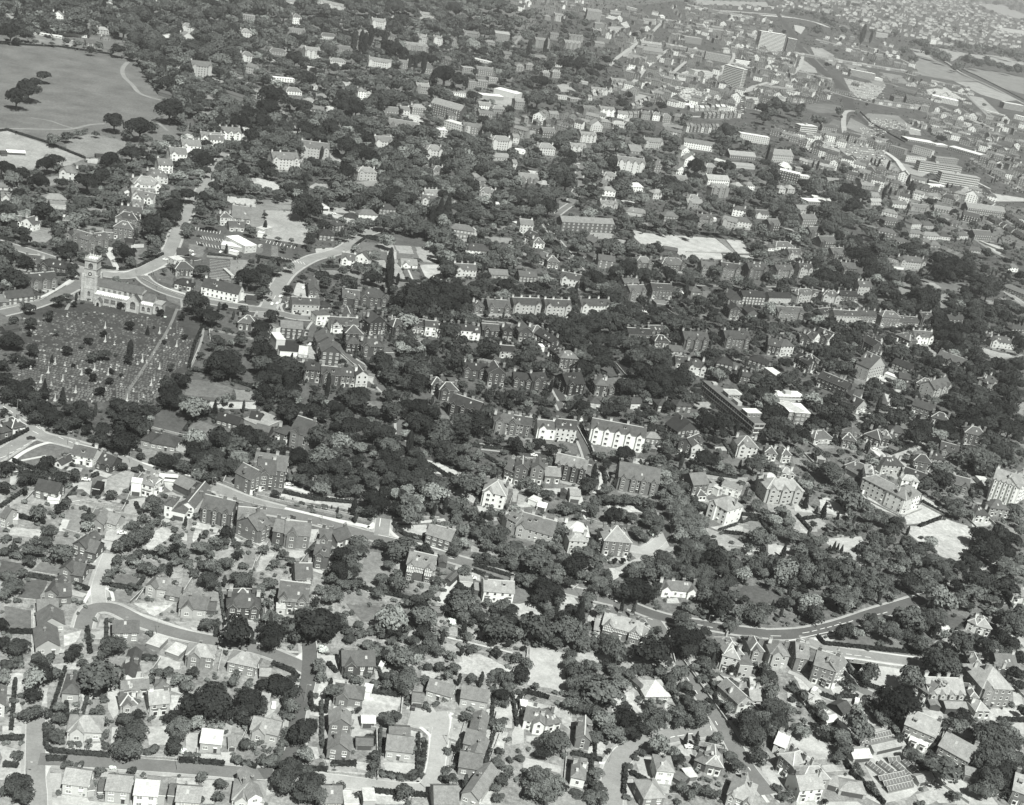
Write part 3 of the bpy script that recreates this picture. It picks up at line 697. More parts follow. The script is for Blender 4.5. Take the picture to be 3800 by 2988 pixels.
    b=MB(); b.poly([(44,-2.2,6),(52.6,-2.2,6),(52.6,.5,7.6),(44,.5,7.6)],mat('paint',9)); b.obj('chapel_roof',e)
    for a in (45.2,49.2): b=MB(); pane(b,a,1.6,a+2.2,3.9,-2.6,True,3,2); b.obj('window',e)
    b=MB(); b.box(53.02,-.2,-.5,59,9,7.2,st); b.box(52.9,-.4,7.2,59.3,9.2,8.1,st2); merlons(b,53,59.2,-.4,-.05,8.1,st,1.3); b.box(58.6,-1.1,-.5,59.8,-.2,6,st); b.obj('east_end',e)
    b=MB(); pane(b,54.6,2.6,57.2,5,-.2,True,3,2); b.obj('window',e)
    reg(e,'stone church with tall battlemented clock tower, standing',"church",430,1090)
    e['label']=''; return e
def spire(X,Y,h,w,label,dark=3,pointed=True):
    p=gp(X,Y); s,v=sc(p); H=h/v; e=empty('church_tower',p,.4); b=MB(); m=mat('stone',dark); W=w
    k=.62 if pointed else .93
    b.box(-W/2,-W/2,-.5,W/2,W/2,H*k,m); b.obj('tower',e); b=MB(); b.cone(0,0,H*k,H,W*.62,.1 if pointed else W*.3,m,8)
    for i in range(4): b.cone((-1)**i*W*.42,(-1)**(i//2)*W*.42,H*k,H*k+W*.45,W*.1,.05,m,5)
    b.obj('spire',e)
    for i in (-1,1): b=MB(); pane(b,i*W*.22-W*.1,H*k*.72,i*W*.22+W*.1,H*k*.86,-W/2,True,2,0); b.obj('belfry_window',e)
    reg(e,label,'church tower',X,Y)
def crane(X,Y,h,label,jib=-1):
    p=gp(X,Y); s,v=sc(p); H=h/v; e=empty('tower_crane',p,0); b=MB(); m=mat('paint',4)
    for a in (-.7,.7):
        for c in (-.7,.7): b.box(a-.12,c-.12,0,a+.12,c+.12,H,m)
    z=0
    while z<H-2: b.box(-.8,-.8,z,.8,-.65,z+.2,m); b.box(.65,-.8,z,.8,.8,z+.2,m); z+=2
    b.obj('mast',e); b=MB(); b.box(-4,-.4,H,H*.62,.4,H+.35,m); b.box(-4,-.2,H+1.6,H*.6,.2,H+1.8,m)
    for i in range(12): x=-3+i*(H*.62)/12; b.box(x,-.15,H,x+.2,.15,H+1.7,m)
    b.box(-4.6,-.8,H-1.2,-3,.8,H+.2,mat('paint',5)); b.obj('jib',e); reg(e,label,'crane',X,Y)
def grave_meshes():
    L=[]; m=mat('stone',5); w=mat('paint',8); g=mat('stone',4)
    b=MB(); b.box(-.4,-.08,0,.4,.08,.95,m); b.poly([(-.4,-.085,.95),(.4,-.085,.95),(.2,-.085,1.2),(-.2,-.085,1.2)],m); b.box(-.45,0.1,0,.45,2.0,.15,m); L.append(b.mesh('headstone'))
    b=MB(); b.box(-.5,-1,0,.5,1,.45,g); b.box(-.6,-1.1,.45,.6,1.1,.6,g); L.append(b.mesh('tomb_chest'))
    b=MB(); b.box(-.7,-.7,0,.7,.7,.5,w); b.box(-.45,-.45,.5,.45,.45,1.3,w); b.cone(0,0,1.3,4.2,.38,.16,w,4); b.cone(0,0,4.2,4.5,.16,.02,w,4); L.append(b.mesh('obelisk'))
    b=MB(); b.box(-.6,-.4,0,.6,.4,.4,w); b.box(-.13,-.1,.4,.13,.1,2.2,w); b.box(-.5,-.1,1.45,.5,.1,1.7,w); L.append(b.mesh('cross'))
    b=MB(); b.box(-.4,-.07,0,.4,.07,1.1,w); b.box(-.45,.1,0,.45,2.0,.12,g); L.append(b.mesh('pale_headstone'))
    return L
def graves():
    ms=grave_meshes(); t=(1,0); rg=random.Random(4)
    big=[(890,1085,2),(890,1200,2),(970,1225,3),(1495,1240,2),(1350,1130,2),(1445,1090,4),(1540,1115,3),(1410,1170,3),(1275,1250,1),(1390,1240,1),(1205,1365,2),(1165,1390,3),(465,1390,2),(380,1370,3),(408,1465,2),(345,1545,2),(690,1480,2),(560,1450,3),(530,1535,2),(800,1440,2),(915,1480,2),(980,1505,1),(1040,1520,1),(1350,1430,2),(1280,1570,2),(1345,1560,3),(1305,1525,3),(550,1400,3),(640,1630,2),(780,1600,1),(1070,1612,1),(1130,1620,3),(1215,1670,3),(435,1570,3),(322,1620,3),(895,1610,3),(1030,1580,3),(670,1355,1),(570,985,3),(262,1105,4),(655,1425,3),(940,1415,3),(985,1440,3),(160,1360,4),(260,1430,3),(1305,1310,3),(1240,1380,3),(990,1400,4),(1270,1400,1),(540,1490,1),(205,1480,1),(465,1700,2),(1075,1700,2)]
    for x,y,k in big:
        X,Y=nat(t,x,y); p=gp(X,Y); e=bpy.data.objects.new(['headstone','tomb_chest','obelisk','stone_cross','headstone'][k],ms[k]); C.objects.link(e); e.location=(p.x,p.y,.05); e.scale=(1.0,)*3
        reg(e,['grey headstone','flat chest tomb','white obelisk monument','white stone cross','white headstone'][k],'gravestone',X,Y,'monuments in the graveyard')
    P=[nat(t,*q) for q in ((160,1000),(640,930),(900,960),(1480,1010),(1640,1180),(1600,1380),(1500,1420),(1310,1708),(120,1708),(100,1400),(220,1200))]
    mk=np.zeros((MH,MW),bool); fillpoly(mk,P); pts=[]
    g0=[gp(*q) for q in P]; xa,xb=min(q.x for q in g0),max(q.x for q in g0); ya,yb=min(q.y for q in g0),max(q.y for q in g0)
    y=ya
    while y<yb:
        x=xa+rg.random()*2
        while x<xb:
            X,Y=proj((x,y,0)); i,j=int(Y/4),int(X/4)
            if 0<=i<MH and 0<=j<MW and mk[i,j] and rg.random()<(.8 if Y>1290 else .45): pts.append((Y,X,x+rg.uniform(-.2,.2),y+rg.uniform(-.25,.25)))
            x+=1.75
        y+=2.9
    pts.sort(reverse=True); rest=pts[246:]
    print('graves',len(pts))
    for Y,X,x,y in pts[:246]:
        k=4 if rg.random()<.05 else 0; e=bpy.data.objects.new('headstone',ms[k]); C.objects.link(e); e.location=(x,y,.05); s=rg.uniform(.8,1.15); e.scale=(s,s,s); e.rotation_euler=(0,0,rg.uniform(-.08,.08))
        e['category']='gravestone'; e['group']='headstones in the lower graveyard rows'; e['label']='small grey headstone with kerbed plot in the crowded lower graveyard rows' if k==0 else 'small white headstone with kerbed plot in the crowded lower graveyard rows'
        if k==4: e['group']='white headstones in the lower graveyard rows'
    b=MB(); gm=[mat('stone',4),mat('stone',5),mat('paint',7)]
    for Y,X,x,y in rest:
        m=gm[0] if rg.random()<.75 else gm[rg.choice((1,1,1,2))]; h=rg.uniform(.7,1.2); b.box(x-.38,y-.08,0,x+.38,y+.08,h,m); b.box(x-.42,y+.1,0,x+.42,y+1.9,.12,m)
    o=b.obj('headstones',None,'stuff'); o['label']='crowded rows of small headstones in the upper graveyard'; o['category']='gravestones'
def haze():
    b=MB(); m=bpy.data.materials.new('haze'); m.use_nodes=True; n=m.node_tree; n.nodes.remove(n.nodes['Principled BSDF'])
    pv=n.nodes.new('ShaderNodeVolumePrincipled'); pv.inputs['Color'].default_value=(.95,.96,.94,1); pv.inputs['Density'].default_value=HAZE; pv.inputs['Anisotropy'].default_value=.2
    n.links.new(pv.outputs[0],n.nodes['Material Output'].inputs['Volume'])
    b.box(-31000,-800,-1.0,31000,61000,303,m); b.obj('haze',None,'stuff')['label']='thin pale summer haze over the town'
HAZE=7.5e-5
def SPECIAL():
    stone_church(); graves()
    spire(2845,612,78,6,'dark square tower of brick church',2,False)
    X,Y=nat((0,2),950,1262); spire(X,Y,52,4,'slim pointed grey church spire',4)
    X,Y=nat((0,1),100,692); crane(X,Y,58,'grey lattice tower crane')
    haze()
DATA="""
T 0 0
D 889999
D 333999
D 000799
D 000378
D 113566
D 435466
H 440 165 535 180 40 10 G v 9 6
+ 485 210 530 215 40 6 f v 8 5
H 730 250 785 250 30 8 h v 5 5
H 825 290 920 290 35 9 h v 7 7
+ 860 340 930 345 10 6 G v 6 4
H 730 395 800 400 30 9 g v 5 4
H 500 300 730 320 18 4 f o 9 8
H 1530 400 1640 360 60 14 G v 8 6
+ 1540 290 1640 290 60 12 h2 v 8 6
H 1370 320 1460 320 15 6 f o 9 8
H 1620 650 1790 660 90 14 g2 v 7 5
+ 1590 600 1640 640 60 10 g v 4 5
H 1340 810 1480 850 30 9 g o 4 4
H 1900 810 2050 860 30 9 g o 6 4
H 2040 330 2130 320 50 12 h v 8 6
H 2040 520 2150 530 50 12 h1 v 8 5
H 2080 620 2160 640 60 10 g v 7 5
H 2050 170 2160 170 40 12 f v 5 5
H 500 1510 650 1530 60 12 h1 v 8 5
H 10 1330 60 1320 25 6 g o 3 3
+ 60 1330 210 1300 20 6 g o 3 9
H 815 1345 890 1345 20 6 g o 3 2
H 1700 1230 1890 1200 50 10 g1 v 9 5
+ 1780 1250 1890 1220 50 10 g v 9 5
H 1860 1190 2040 1180 60 12 g3 v 9 5
H 1540 1310 1700 1280 60 12 g1 v 9 6
H 1440 1370 1580 1360 60 12 g1 v 9 5
H 1340 1470 1460 1470 70 12 g v 9 5
H 1250 1550 1420 1560 60 12 h v 8 5
H 1130 1630 1360 1640 70 14 h2 v 9 6
H 1115 1700 1310 1710 60 10 g2 v 8 5
H 1200 1480 1290 1490 30 7 g o 5 4
H 1040 1660 1110 1660 30 7 G m 9 5
H 0 1620 160 1610 25 8 g v 8 5
H 380 1720 560 1720 30 9 h m 6 6
H 1270 20 1350 30 30 9 h v 9 6
H 1570 1160 1650 1180 20 4 f o 9 8
H 2110 830 2169 840 20 6 f o 9 8
H 1490 580 1570 590 25 8 g o 7 6
H 900 30 960 35 20 7 g m 8 6
L 280 290 540 330 10 3 7 7 1
t 90 280 95 d 200 290 70 d 30 220 70 d 140 140 36 c 270 180 60 b 420 190 60 b 350 90 60 b 300 355 28 b 360 370 16 b 440 370 28 b 570 350 40 b 660 370 50 b 840 390 40 b 640 230 50 d 560 190 50 b 450 330 20 s 650 100 60 b 60 180 40 b 480 20 60 b 600 40 60 b 720 60 70 b 820 160 60 b 680 160 60 b 900 100 60 b 960 180 60 b 880 60 40 c
t 140 830 105 d 240 760 110 d 370 640 70 d 300 700 60 d 970 1030 100 d 1190 1080 125 d 1440 930 120 d 1640 920 75 d 1240 1180 60 b 1120 1300 90 d 1430 1180 60 b 560 1160 50 b 450 1190 60 b 660 1130 45 b 720 1110 25 b 400 1390 90 d 480 1350 70 d 50 1430 95 d 190 1480 85 d 330 1540 90 d 300 1470 60 b 940 1360 90 d 1000 1420 60 d 700 1440 60 b 740 1540 110 d 860 1500 90 d 620 1620 60 b 560 1650 60 b 520 1550 60 d 900 1650 60 b 1050 1580 50 b 940 1600 60 b 80 1660 60 b 200 1620 60 b 680 1680 70 b 800 1640 60 b
t 1100 170 90 b 1200 120 90 b 1050 250 90 b 1180 250 100 b 1150 340 90 b 1290 320 90 b 1000 420 70 d 1220 480 90 b 1260 560 70 b 1340 620 70 b 1330 390 90 b 1440 440 80 b 1430 170 80 b 1400 50 90 b 1520 60 80 b 1300 60 80 b 1080 60 60 b 1640 130 90 b 1700 230 90 b 1740 90 80 b 1640 400 100 b 1820 120 90 b 1850 240 90 b 1800 330 90 b 1760 440 90 b 1850 520 80 b 1850 400 80 b 1960 90 90 b 1960 320 70 b 1980 180 60 b 1940 450 70 b 1900 600 60 b 2060 80 90 l 2130 170 60 b 2080 400 60 b 2150 350 60 b 2100 40 60 b 1420 700 90 d 1500 780 80 b 1560 820 70 b 1640 760 70 b 1720 730 70 b 1620 660 50 b 1520 660 30 k 1390 580 40 k 1480 600 50 b 1600 600 30 b 1800 680 18 y 1860 670 24 y 1850 760 50 b 2060 760 90 s 2000 700 50 b 1930 680 40 k 1920 860 80 b 2000 940 90 b 2100 880 70 b 2100 960 90 d 1900 960 70 b 1830 840 26 k 2050 1040 90 d 1760 880 60 b 2150 680 60 b
t 1660 1150 60 b 1540 1100 50 b 1740 1220 50 d 1770 1180 40 b 1940 1240 50 b 1850 1270 70 b 2000 1220 50 b 2130 1160 80 d 2090 1250 60 d 1980 1340 60 d 1720 1370 90 d 1680 1320 70 d 1740 1450 60 d 1620 1470 70 b 1540 1440 60 b 1490 1400 40 d 2100 1350 70 b 1880 1400 50 b 1860 1520 80 b 2020 1560 90 b 1960 1480 70 b 2130 1450 60 b 1600 1560 60 b 1540 1610 60 b 1590 1650 80 d 1480 1660 70 d 1400 1660 60 b 1410 1590 30 s 1440 1490 50 b 1780 1650 60 b 1860 1680 60 b 1300 1080 50 b 1080 1150 50 b 2160 1600 60 b 1750 1100 60 b 1230 1380 50 b 1040 1680 50 b
h 0 1115 60 1105 390 1210 720 1345 ; 0 375 200 385 500 400 740 435 950 465 ; 520 1180 740 1110 ; 1060 470 1160 480 ; 1160 520 1220 620 1290 720 1340 800 ; 1180 1300 1340 1340 ; 1200 1350 1380 1400 ; 400 1200 560 1180
w 1240 1260 1380 1290 ; 280 270 500 280 ; 1050 1550 1120 1580
R path 5 7 1090 520 1040 580 1050 650 1120 720 1180 790 1280 830 1360 850
R path 4 7 0 1090 250 1095 500 1100 640 1090 760 1060 890 1050
R path 2.5 7 260 1000 420 1025 520 1060 620 1090
R path 3 7 1290 1010 1360 1060 1420 1110
R path 2 6 0 395 200 410
R path 2 6 1080 1020 1090 1060
R rd 7 5 1600 1730 1700 1620 1760 1520 1800 1430 1850 1380 1900 1300
R rd 6 5 1960 600 2060 680 2140 740 2200 800
R path 4 8 950 60 1120 120
P 5 -40 380 220 380 540 410 760 440 960 465 1090 495 1160 500 1220 620 1290 720 1340 800 1360 850 1310 960 1400 1040 1600 1100 1640 1120 1500 1200 1340 1250 1180 1240 1040 1180 880 1140 730 1120 560 1170 400 1210 60 1105 -40 1115
P 7 -20 1120 60 1112 400 1225 720 1350 680 1360 540 1420 400 1300 270 1450 100 1420 -20 1420
P 6 560 1190 740 1140 860 1150 1060 1190 1080 1240 1020 1330 900 1310 720 1340 560 1260
P 7 120 200 280 120 0 110 0 140
P 6 300 290 540 330 530 390 300 370
P 7 560 350 620 340 610 400 550 400
P 5 870 340 960 360 950 410 880 410
P 6 1700 800 1840 800 1850 850 1720 850
P 6 1720 930 1830 950 1820 1000 1700 970
P 4 1520 980 1700 1020 1800 1060 1760 1100 1560 1050
P 7 1780 620 1940 700 1930 730 1860 720 1800 690
P 8 2030 1060 2140 1070 2110 1120 2040 1180 2060 1120
P 6 1200 1320 1350 1330 1320 1370 1190 1350
P 6 400 1500 500 1490 490 1560 420 1580
P 8 730 1345 830 1345 820 1390 740 1380
P 8 1810 1650 2169 1690 2169 1760 1900 1708
P 5 1420 1570 1520 1590 1490 1640 1380 1640
P 8 1380 285 1460 285 1450 310 1370 310
P 7 2100 1490 2169 1500 2169 1540 2110 1530
P 6 720 1640 860 1650 850 1690 700 1670
C 2060 680 -20 9 c
C 2130 725 -20 9 c
T 0 1
D 788888
D 676777
D 655665
D 677665
D 777887
D 666887
H 305 210 380 205 60 12 h v 9 5
+ 260 300 420 290 30 10 g2 v 5 5
H 540 330 690 345 30 10 h v 8 4
H 410 500 545 490 60 12 g3 v 8 6
+ 350 420 410 480 40 10 g v 5 6
H 110 460 260 480 30 10 h v 5 4
H 680 440 820 450 30 10 g2 v 6 5
H 620 560 760 550 35 9 h v 8 6
H 950 560 1140 590 50 12 g2 v 8 6
H 975 240 1100 250 60 12 g2 v 8 6
H 860 300 960 310 30 9 h v 5 6
H 1110 355 1180 355 40 9 h v 5 4
H 1380 160 1510 170 40 10 g2 v 7 6
H 1370 370 1445 380 60 10 h1 v 7 6
+ 1500 380 1575 390 60 10 h1 v 8 6
H 1250 430 1460 430 40 11 g3 v 6 6
H 1640 390 1700 390 50 10 G v 6 5
H 1750 310 1900 320 30 10 g2 v 6 5
H 2010 350 2150 350 60 11 g v 6 7
H 1940 390 2030 390 30 9 h v 6 6
H 2090 500 2169 500 40 10 g1 v 6 5
H 1200 580 1290 590 50 10 g1 v 5 5
H 1390 610 1510 630 40 9 G v 5 6
H 1540 520 1650 560 40 10 h1 v 4 5
H 1740 620 1850 610 40 10 f v 6 7
+ 1860 640 2000 660 60 8 g v 5 5
+ 1960 720 2050 700 50 8 f v 5 6
+ 1870 740 1960 750 60 8 f v 5 6
+ 1790 760 1870 750 60 8 f v 6 6
H 1840 510 1990 545 15 10 f m 8 9
H 1900 850 2110 840 30 14 f o 6 9
+ 2010 790 2200 840 40 22 f o 8 9
H 1880 930 2000 920 30 10 g v 9 6
+ 1880 990 2010 1000 30 9 g v 5 5
+ 2000 960 2110 970 40 9 h v 6 6
H 1470 960 1720 1030 90 16 g v 4 6
+ 1620 1030 1700 1040 50 8 G v 5 5
H 1220 990 1305 960 40 10 g v 8 5
+ 1070 970 1220 960 20 12 g v 5 5
+ 1310 980 1440 970 60 10 h v 5 7
H 1120 1060 1370 1100 20 12 g3 v 5 5
H 1590 1080 1790 1140 60 14 f v 8 9
+ 1540 1180 1620 1150 60 10 f v 8 9
+ 1550 1110 1610 1100 20 6 f v 8 9
H 1750 1130 1910 1150 60 11 g2 v 5 5
H 1000 1270 1160 1250 60 12 g2 v 8 5
H 130 1440 360 1440 90 14 g2 v 8 5
+ 330 1430 400 1430 50 6 g v 9 5
H 375 1330 610 1360 90 13 g2 v 7 5
H 850 1540 1020 1520 70 10 h1 v 7 6
H 1430 1360 1580 1350 80 12 h2 v 8 6
H 1490 1500 1600 1490 50 10 h v 6 4
H 1870 1570 1960 1580 40 9 h v 5 5
H 1790 1530 1890 1550 40 9 h v 6 6
H 1890 1660 2030 1680 40 10 h1 v 7 5
H 1425 1700 1550 1700 50 10 g1 v 8 6
H 1980 1270 2169 1280 80 12 h2 v 8 6
+ 2010 1360 2169 1370 30 10 h v 7 6
H 855 850 930 840 70 10 h v 9 6
+ 930 840 990 820 30 8 h v 8 7
H 1350 800 1470 790 60 10 g1 v 6 6
H 250 800 390 810 30 10 h v 9 5
+ 410 880 500 880 25 8 h m 9 6
H 120 690 330 700 30 8 f m 9 9
H 730 730 800 730 25 6 g o 8 7
H 450 950 570 970 30 10 g v 4 5
H 1660 820 1780 820 30 8 f m 9 7
H 250 35 340 35 20 9 g1 v 8 6
H 520 40 740 90 30 10 g3 v 8 6
H 710 260 740 260 50 6 f v 8 8
H 480 770 530 760 30 7 G m 8 7
H 550 1080 610 1040 10 6 g o 6 7
H 1410 1420 1490 1430 20 7 g m 6 6
H 1140 160 1180 160 20 6 G o 8 7
H 430 600 510 610 30 8 f o 7 8
t 60 60 80 b 140 100 70 b 40 200 60 b 180 260 70 b 230 140 60 b 400 40 80 b 460 100 70 b 560 90 80 b 660 120 60 b 520 200 70 b 470 260 60 b 640 200 70 b 760 230 50 b 830 200 80 b 900 80 80 b 800 60 60 b 740 150 60 b 920 210 60 b 1020 90 70 b 1180 60 90 b 1300 80 80 b 1240 190 90 b 1180 250 80 b 1080 300 60 d 1340 200 80 b 1480 220 70 b 1560 140 90 b 1640 200 80 b 1700 80 90 b 1560 240 60 b 1720 170 60 b 1820 100 100 l 1860 220 90 b 1960 180 80 b 2060 180 80 b 2140 230 80 b 1960 60 80 b 2060 40 90 b 2140 80 80 b 1600 340 50 d 1740 370 60 b 1840 390 70 l 1960 280 60 b 260 360 80 b 200 330 60 b 40 380 60 b 80 320 50 b 60 460 60 b 330 500 90 d 600 420 60 b 560 470 60 b 730 340 60 b 830 370 60 k 890 370 60 k 920 400 60 k 970 330 60 k 1080 400 60 k 1160 420 80 d 1230 440 60 d 1020 430 50 b 860 500 80 d 780 480 60 b 760 550 50 b 660 580 60 d 540 560 60 b 230 520 60 b 200 600 60 b 40 620 60 b 40 560 50 b 270 560 60 b 1240 520 40 k 1300 560 36 k 1290 500 60 d 1360 510 60 d 1420 570 60 k 1480 510 60 d 1350 560 40 k 1600 640 110 d 1720 680 80 d 1560 570 60 b 1850 590 50 l 1700 540 50 b 1600 500 50 b 1700 450 50 b 2060 430 50 b 1960 490 40 b 2110 570 60 b 2140 640 60 b 2060 660 50 b
t 140 820 130 d 100 900 90 d 330 880 80 d 430 680 90 d 580 720 60 b 650 810 80 b 740 830 80 d 820 760 60 b 720 900 90 d 850 920 90 d 950 880 80 b 1040 850 90 b 1130 820 90 b 1220 840 80 b 1000 960 70 b 1060 930 60 b 1060 700 90 b 960 700 80 b 860 640 60 b 720 640 60 b 1060 760 60 b 1200 710 80 b 1160 620 60 b 1240 630 50 b 1360 690 60 b 1440 660 60 b 1420 840 60 b 1530 780 70 b 1600 830 70 b 1640 870 60 b 1740 920 60 b 1460 930 60 d 1570 930 60 d 1500 1020 50 b 1300 740 60 b 40 960 60 d 60 1040 90 d 240 1080 90 b 150 1020 80 b 430 1100 90 d 540 1000 80 b 660 1000 90 b 640 1080 90 d 760 1040 90 b 880 1030 90 b 980 1060 80 b 1060 1040 60 b 700 960 60 b 130 1190 90 b 40 1150 80 b 220 1200 90 b 310 1230 70 b 60 1260 60 b 660 1190 70 b 770 1240 110 d 900 1290 100 d 960 1330 90 d 850 1310 60 l 870 1380 60 b 940 1180 60 d 1090 1120 80 b 1180 1130 80 b 1270 1120 80 b 1400 1130 80 b 1480 1130 80 b 1320 1210 80 b 1240 1230 60 b 1540 1210 60 b 1690 1140 70 b 1600 1240 60 b 1740 1220 70 b 1820 1200 80 b 1860 1260 70 b 1960 1160 60 b 2000 1080 90 b 2080 1060 70 b 2060 1240 60 b 2140 1000 60 b 1100 1300 80 b 1180 1350 80 b 1260 1390 80 b 1340 1380 60 b 1180 1440 80 b 1100 1430 70 b 1120 1510 90 b 1230 1520 80 b 1320 1480 80 b 1400 1560 60 b 1450 1480 60 b 1380 1620 70 b 1300 1580 70 b 1240 1640 60 b 495 1290 30 k 555 1310 36 k 130 1470 60 d 250 1500 70 b 310 1560 60 b 430 1420 60 b 360 1290 50 b 570 1400 60 b 640 1480 70 b 760 1460 90 d 700 1520 80 b 820 1420 60 b 680 1580 60 b 400 1640 60 d 500 1680 60 b 620 1660 60 b 510 1600 24 d 880 1610 80 b 980 1640 90 b 1060 1600 60 b 800 1650 50 b 1700 1420 110 b 1760 1500 90 b 1660 1520 80 b 1800 1380 80 b 1720 1320 80 b 1900 1350 80 b 1960 1420 80 b 2060 1470 70 b 1980 1560 60 b 1760 1600 80 b 1640 1620 60 l 1740 1640 50 l 1550 1440 50 b 2120 1560 80 b 2100 1650 60 b 1840 1680 60 b 1620 1700 60 b 2140 1440 60 b 40 1680 50 b 200 1640 60 b 100 1620 50 b
h 480 780 620 790 ; 340 1520 480 1540 ; 1700 1020 1780 1080 ; 40 1380 130 1400
w 100 500 190 540 ; 490 770 620 780 ; 1780 830 1960 730 ; 1480 990 1560 1060
R rd 6 5 -30 770 40 800 60 860
R rd 5 6 330 1060 350 1130 390 1140
R path 3 7 900 540 940 560
R rd 6 5 1380 1680 1440 1660
R path 5 8 600 940 700 960
P 8 -20 1500 140 1540 240 1560 180 1620 60 1600 -20 1560
P 7 450 1590 500 1550 600 1560 610 1600 540 1620
P 7 620 1300 760 1320 720 1370 640 1380
P 8 640 1370 740 1370 720 1400 640 1395
P 6 40 1330 130 1340 120 1400 40 1400
P 6 10 1700 300 1690 330 1730 0 1730
P 6 500 790 620 800 590 840 500 820
P 8 590 900 660 890 650 990 600 960
P 8 1300 960 1370 970 1430 1030 1370 1060 1290 1010
P 7 150 930 240 940 250 980 170 970
P 6 820 1540 1060 1540 1080 1580 900 1580
P 6 1590 420 1680 400 1640 440 1560 440
P 6 560 380 640 380 620 410 560 400
P 8 1460 900 1480 880 1500 900 1480 910
P 7 1960 800 2100 760 2169 760 2169 900 2080 900 1900 840
P 6 1740 760 1780 770 1760 830 1700 800
P 8 0 170 110 170 120 200 0 190
P 8 340 1050 390 1100 380 1150 330 1130
P 8 150 500 190 520 180 540 130 530
P 7 1580 1690 1760 1690 1740 1730 1590 1730
C 670 1370 10 9 c
C 1340 1020 10 9 c
C 1380 1000 10 9 c
C 1400 1010 10 1 c
T 0 2
S 260 11 9 6 1200 180 1900 200 2169 300 2169 520 1900 500 1750 300 1300 280
S 260 11 9 6 1000 430 1500 420 1700 560 1900 700 1850 960 1400 900 1000 860 900 700
S 160 11 9 6 1800 200 2169 200 2169 1000 1950 900 2060 700 1900 520
S 90 11 9 6 0 1020 700 1000 700 1100 0 1160
S 120 11 9 6 600 100 1200 100 1200 330 900 500 780 300 600 200
D 654333
D 554222
D 664112
D 543111
D 555443
D 665544
H 350 180 460 190 50 11 g3 v 7 6
H 270 170 330 175 30 9 h v 6 6
H 620 190 740 210 100 12 g v 5 6
+ 690 240 780 250 40 8 h v 6 6
H 180 400 320 410 60 11 g2 v 6 6
H 430 410 590 420 45 12 g4 v 6 6
+ 470 350 610 360 40 10 g4 v 6 5
H 320 330 390 340 40 10 g2 v 6 5
H 690 400 790 400 30 10 g2 v 6 6
H 30 600 100 610 40 10 h v 5 6
+ 115 590 185 600 40 10 h v 6 6
H 250 670 320 670 50 9 h v 5 6
+ 330 670 410 660 50 9 h v 5 6
H 360 570 440 570 20 9 h m 8 6
H 20 920 130 930 60 10 g v 6 6
H 390 840 490 850 25 12 f m 8 7
H 490 860 590 870 25 12 f m 6 7
H 540 700 640 720 15 7 g o 7 7
H 0 800 60 800 20 8 f o 8 9
H 310 1000 400 1000 30 10 g v 6 6
H 480 1020 580 1010 50 10 f m 9 7
H 590 990 720 970 50 11 g3 v 5 5
H 730 990 880 980 50 11 g3 v 9 6
H 890 1000 950 1010 40 10 g1 v 9 6
H 1090 1010 1165 1020 50 10 h v 6 5
+ 1185 1020 1250 1030 50 10 h v 9 6
H 1260 1040 1350 1040 50 10 h v 5 5
+ 1360 1040 1450 1030 45 10 h v 6 5
H 650 1120 770 1110 50 10 G v 8 6
+ 740 1080 830 1090 50 9 h v 6 6
H 840 1100 970 1090 40 10 h v 8 7
+ 950 1060 1030 1060 30 9 h m 8 7
H 240 1190 370 1160 60 10 g v 4 5
H 205 1310 370 1320 60 12 h v 8 6
H 0 1220 60 1210 50 9 g v 8 6
H 50 1180 210 1160 30 10 g3 v 6 6
H 560 1240 720 1180 60 10 g4 v 8 6
+ 480 1310 640 1270 40 10 g3 v 8 6
H 30 1300 110 1310 30 8 f m 9 9
H 0 1440 40 1430 50 9 g v 8 6
H 60 1550 220 1560 40 12 g3 v 5 6
+ 150 1480 240 1490 20 8 f v 9 8
H 230 1600 330 1590 30 9 h m 5 7
H 880 1450 1110 1480 90 12 g4 v 8 5
H 1190 1460 1270 1460 60 10 h v 5 5
H 990 1310 1120 1310 25 18 g v 5 6
H 1100 1250 1290 1260 50 12 g2 v 7 6
H 1450 1250 1710 1290 50 11 g m 9 5
H 1420 1340 1500 1330 60 10 G v 9 7
H 1440 1430 1560 1400 60 10 G v 9 6
H 1380 1480 1470 1480 40 9 G m 9 5
H 1340 1580 1500 1570 50 11 g3 v 6 6
H 1620 1470 1740 1470 50 10 h v 6 6
H 1650 1580 1830 1590 60 12 g v 9 7
+ 1680 1670 1830 1680 80 10 h3 v 6 6
H 1870 1620 1960 1610 40 9 h m 9 7
H 1970 1610 2060 1610 40 9 h m 9 6
H 1840 1340 2060 1360 30 12 g v 4 7
+ 1850 1420 2060 1440 20 12 g o 7 7
+ 1700 1370 1800 1410 20 10 g o 6 8
H 1925 1190 2169 1230 60 12 f v 8 9
H 770 1530 890 1540 40 10 h1 v 7 6
H 760 1660 870 1670 50 9 h m 9 6
+ 760 1600 830 1600 40 9 G v 6 6
H 990 1630 1120 1620 40 10 h m 9 8
H 1180 1690 1290 1690 50 10 h m 8 7
H 1290 1690 1330 1700 20 7 h o 7 7
H 1480 1730 1600 1720 40 10 h1 v 8 6
H 1430 370 1620 370 50 16 f v 6 7
H 1480 460 1640 490 50 14 f v 5 6
+ 1630 500 1840 540 60 12 f v 5 6
H 1520 640 1720 660 40 18 f v 8 8
H 1400 920 1620 910 20 16 f v 5 9
H 1890 550 2030 570 40 10 f v 9 9
H 1240 190 1290 190 50 9 h v 9 8
H 1780 450 1850 450 30 10 h v 8 7
H 980 530 1130 560 50 12 g3 v 4 6
H 1070 440 1280 470 20 20 g v 6 6
+ 1070 390 1290 400 20 12 g v 7 7
H 650 840 820 770 40 9 g4 v 8 6
+ 820 770 980 690 40 9 g3 v 5 6
H 1100 700 1300 760 50 8 f v 5 6
+ 1240 690 1410 740 50 8 f v 5 6
H 950 620 1050 590 30 9 f v 9 9
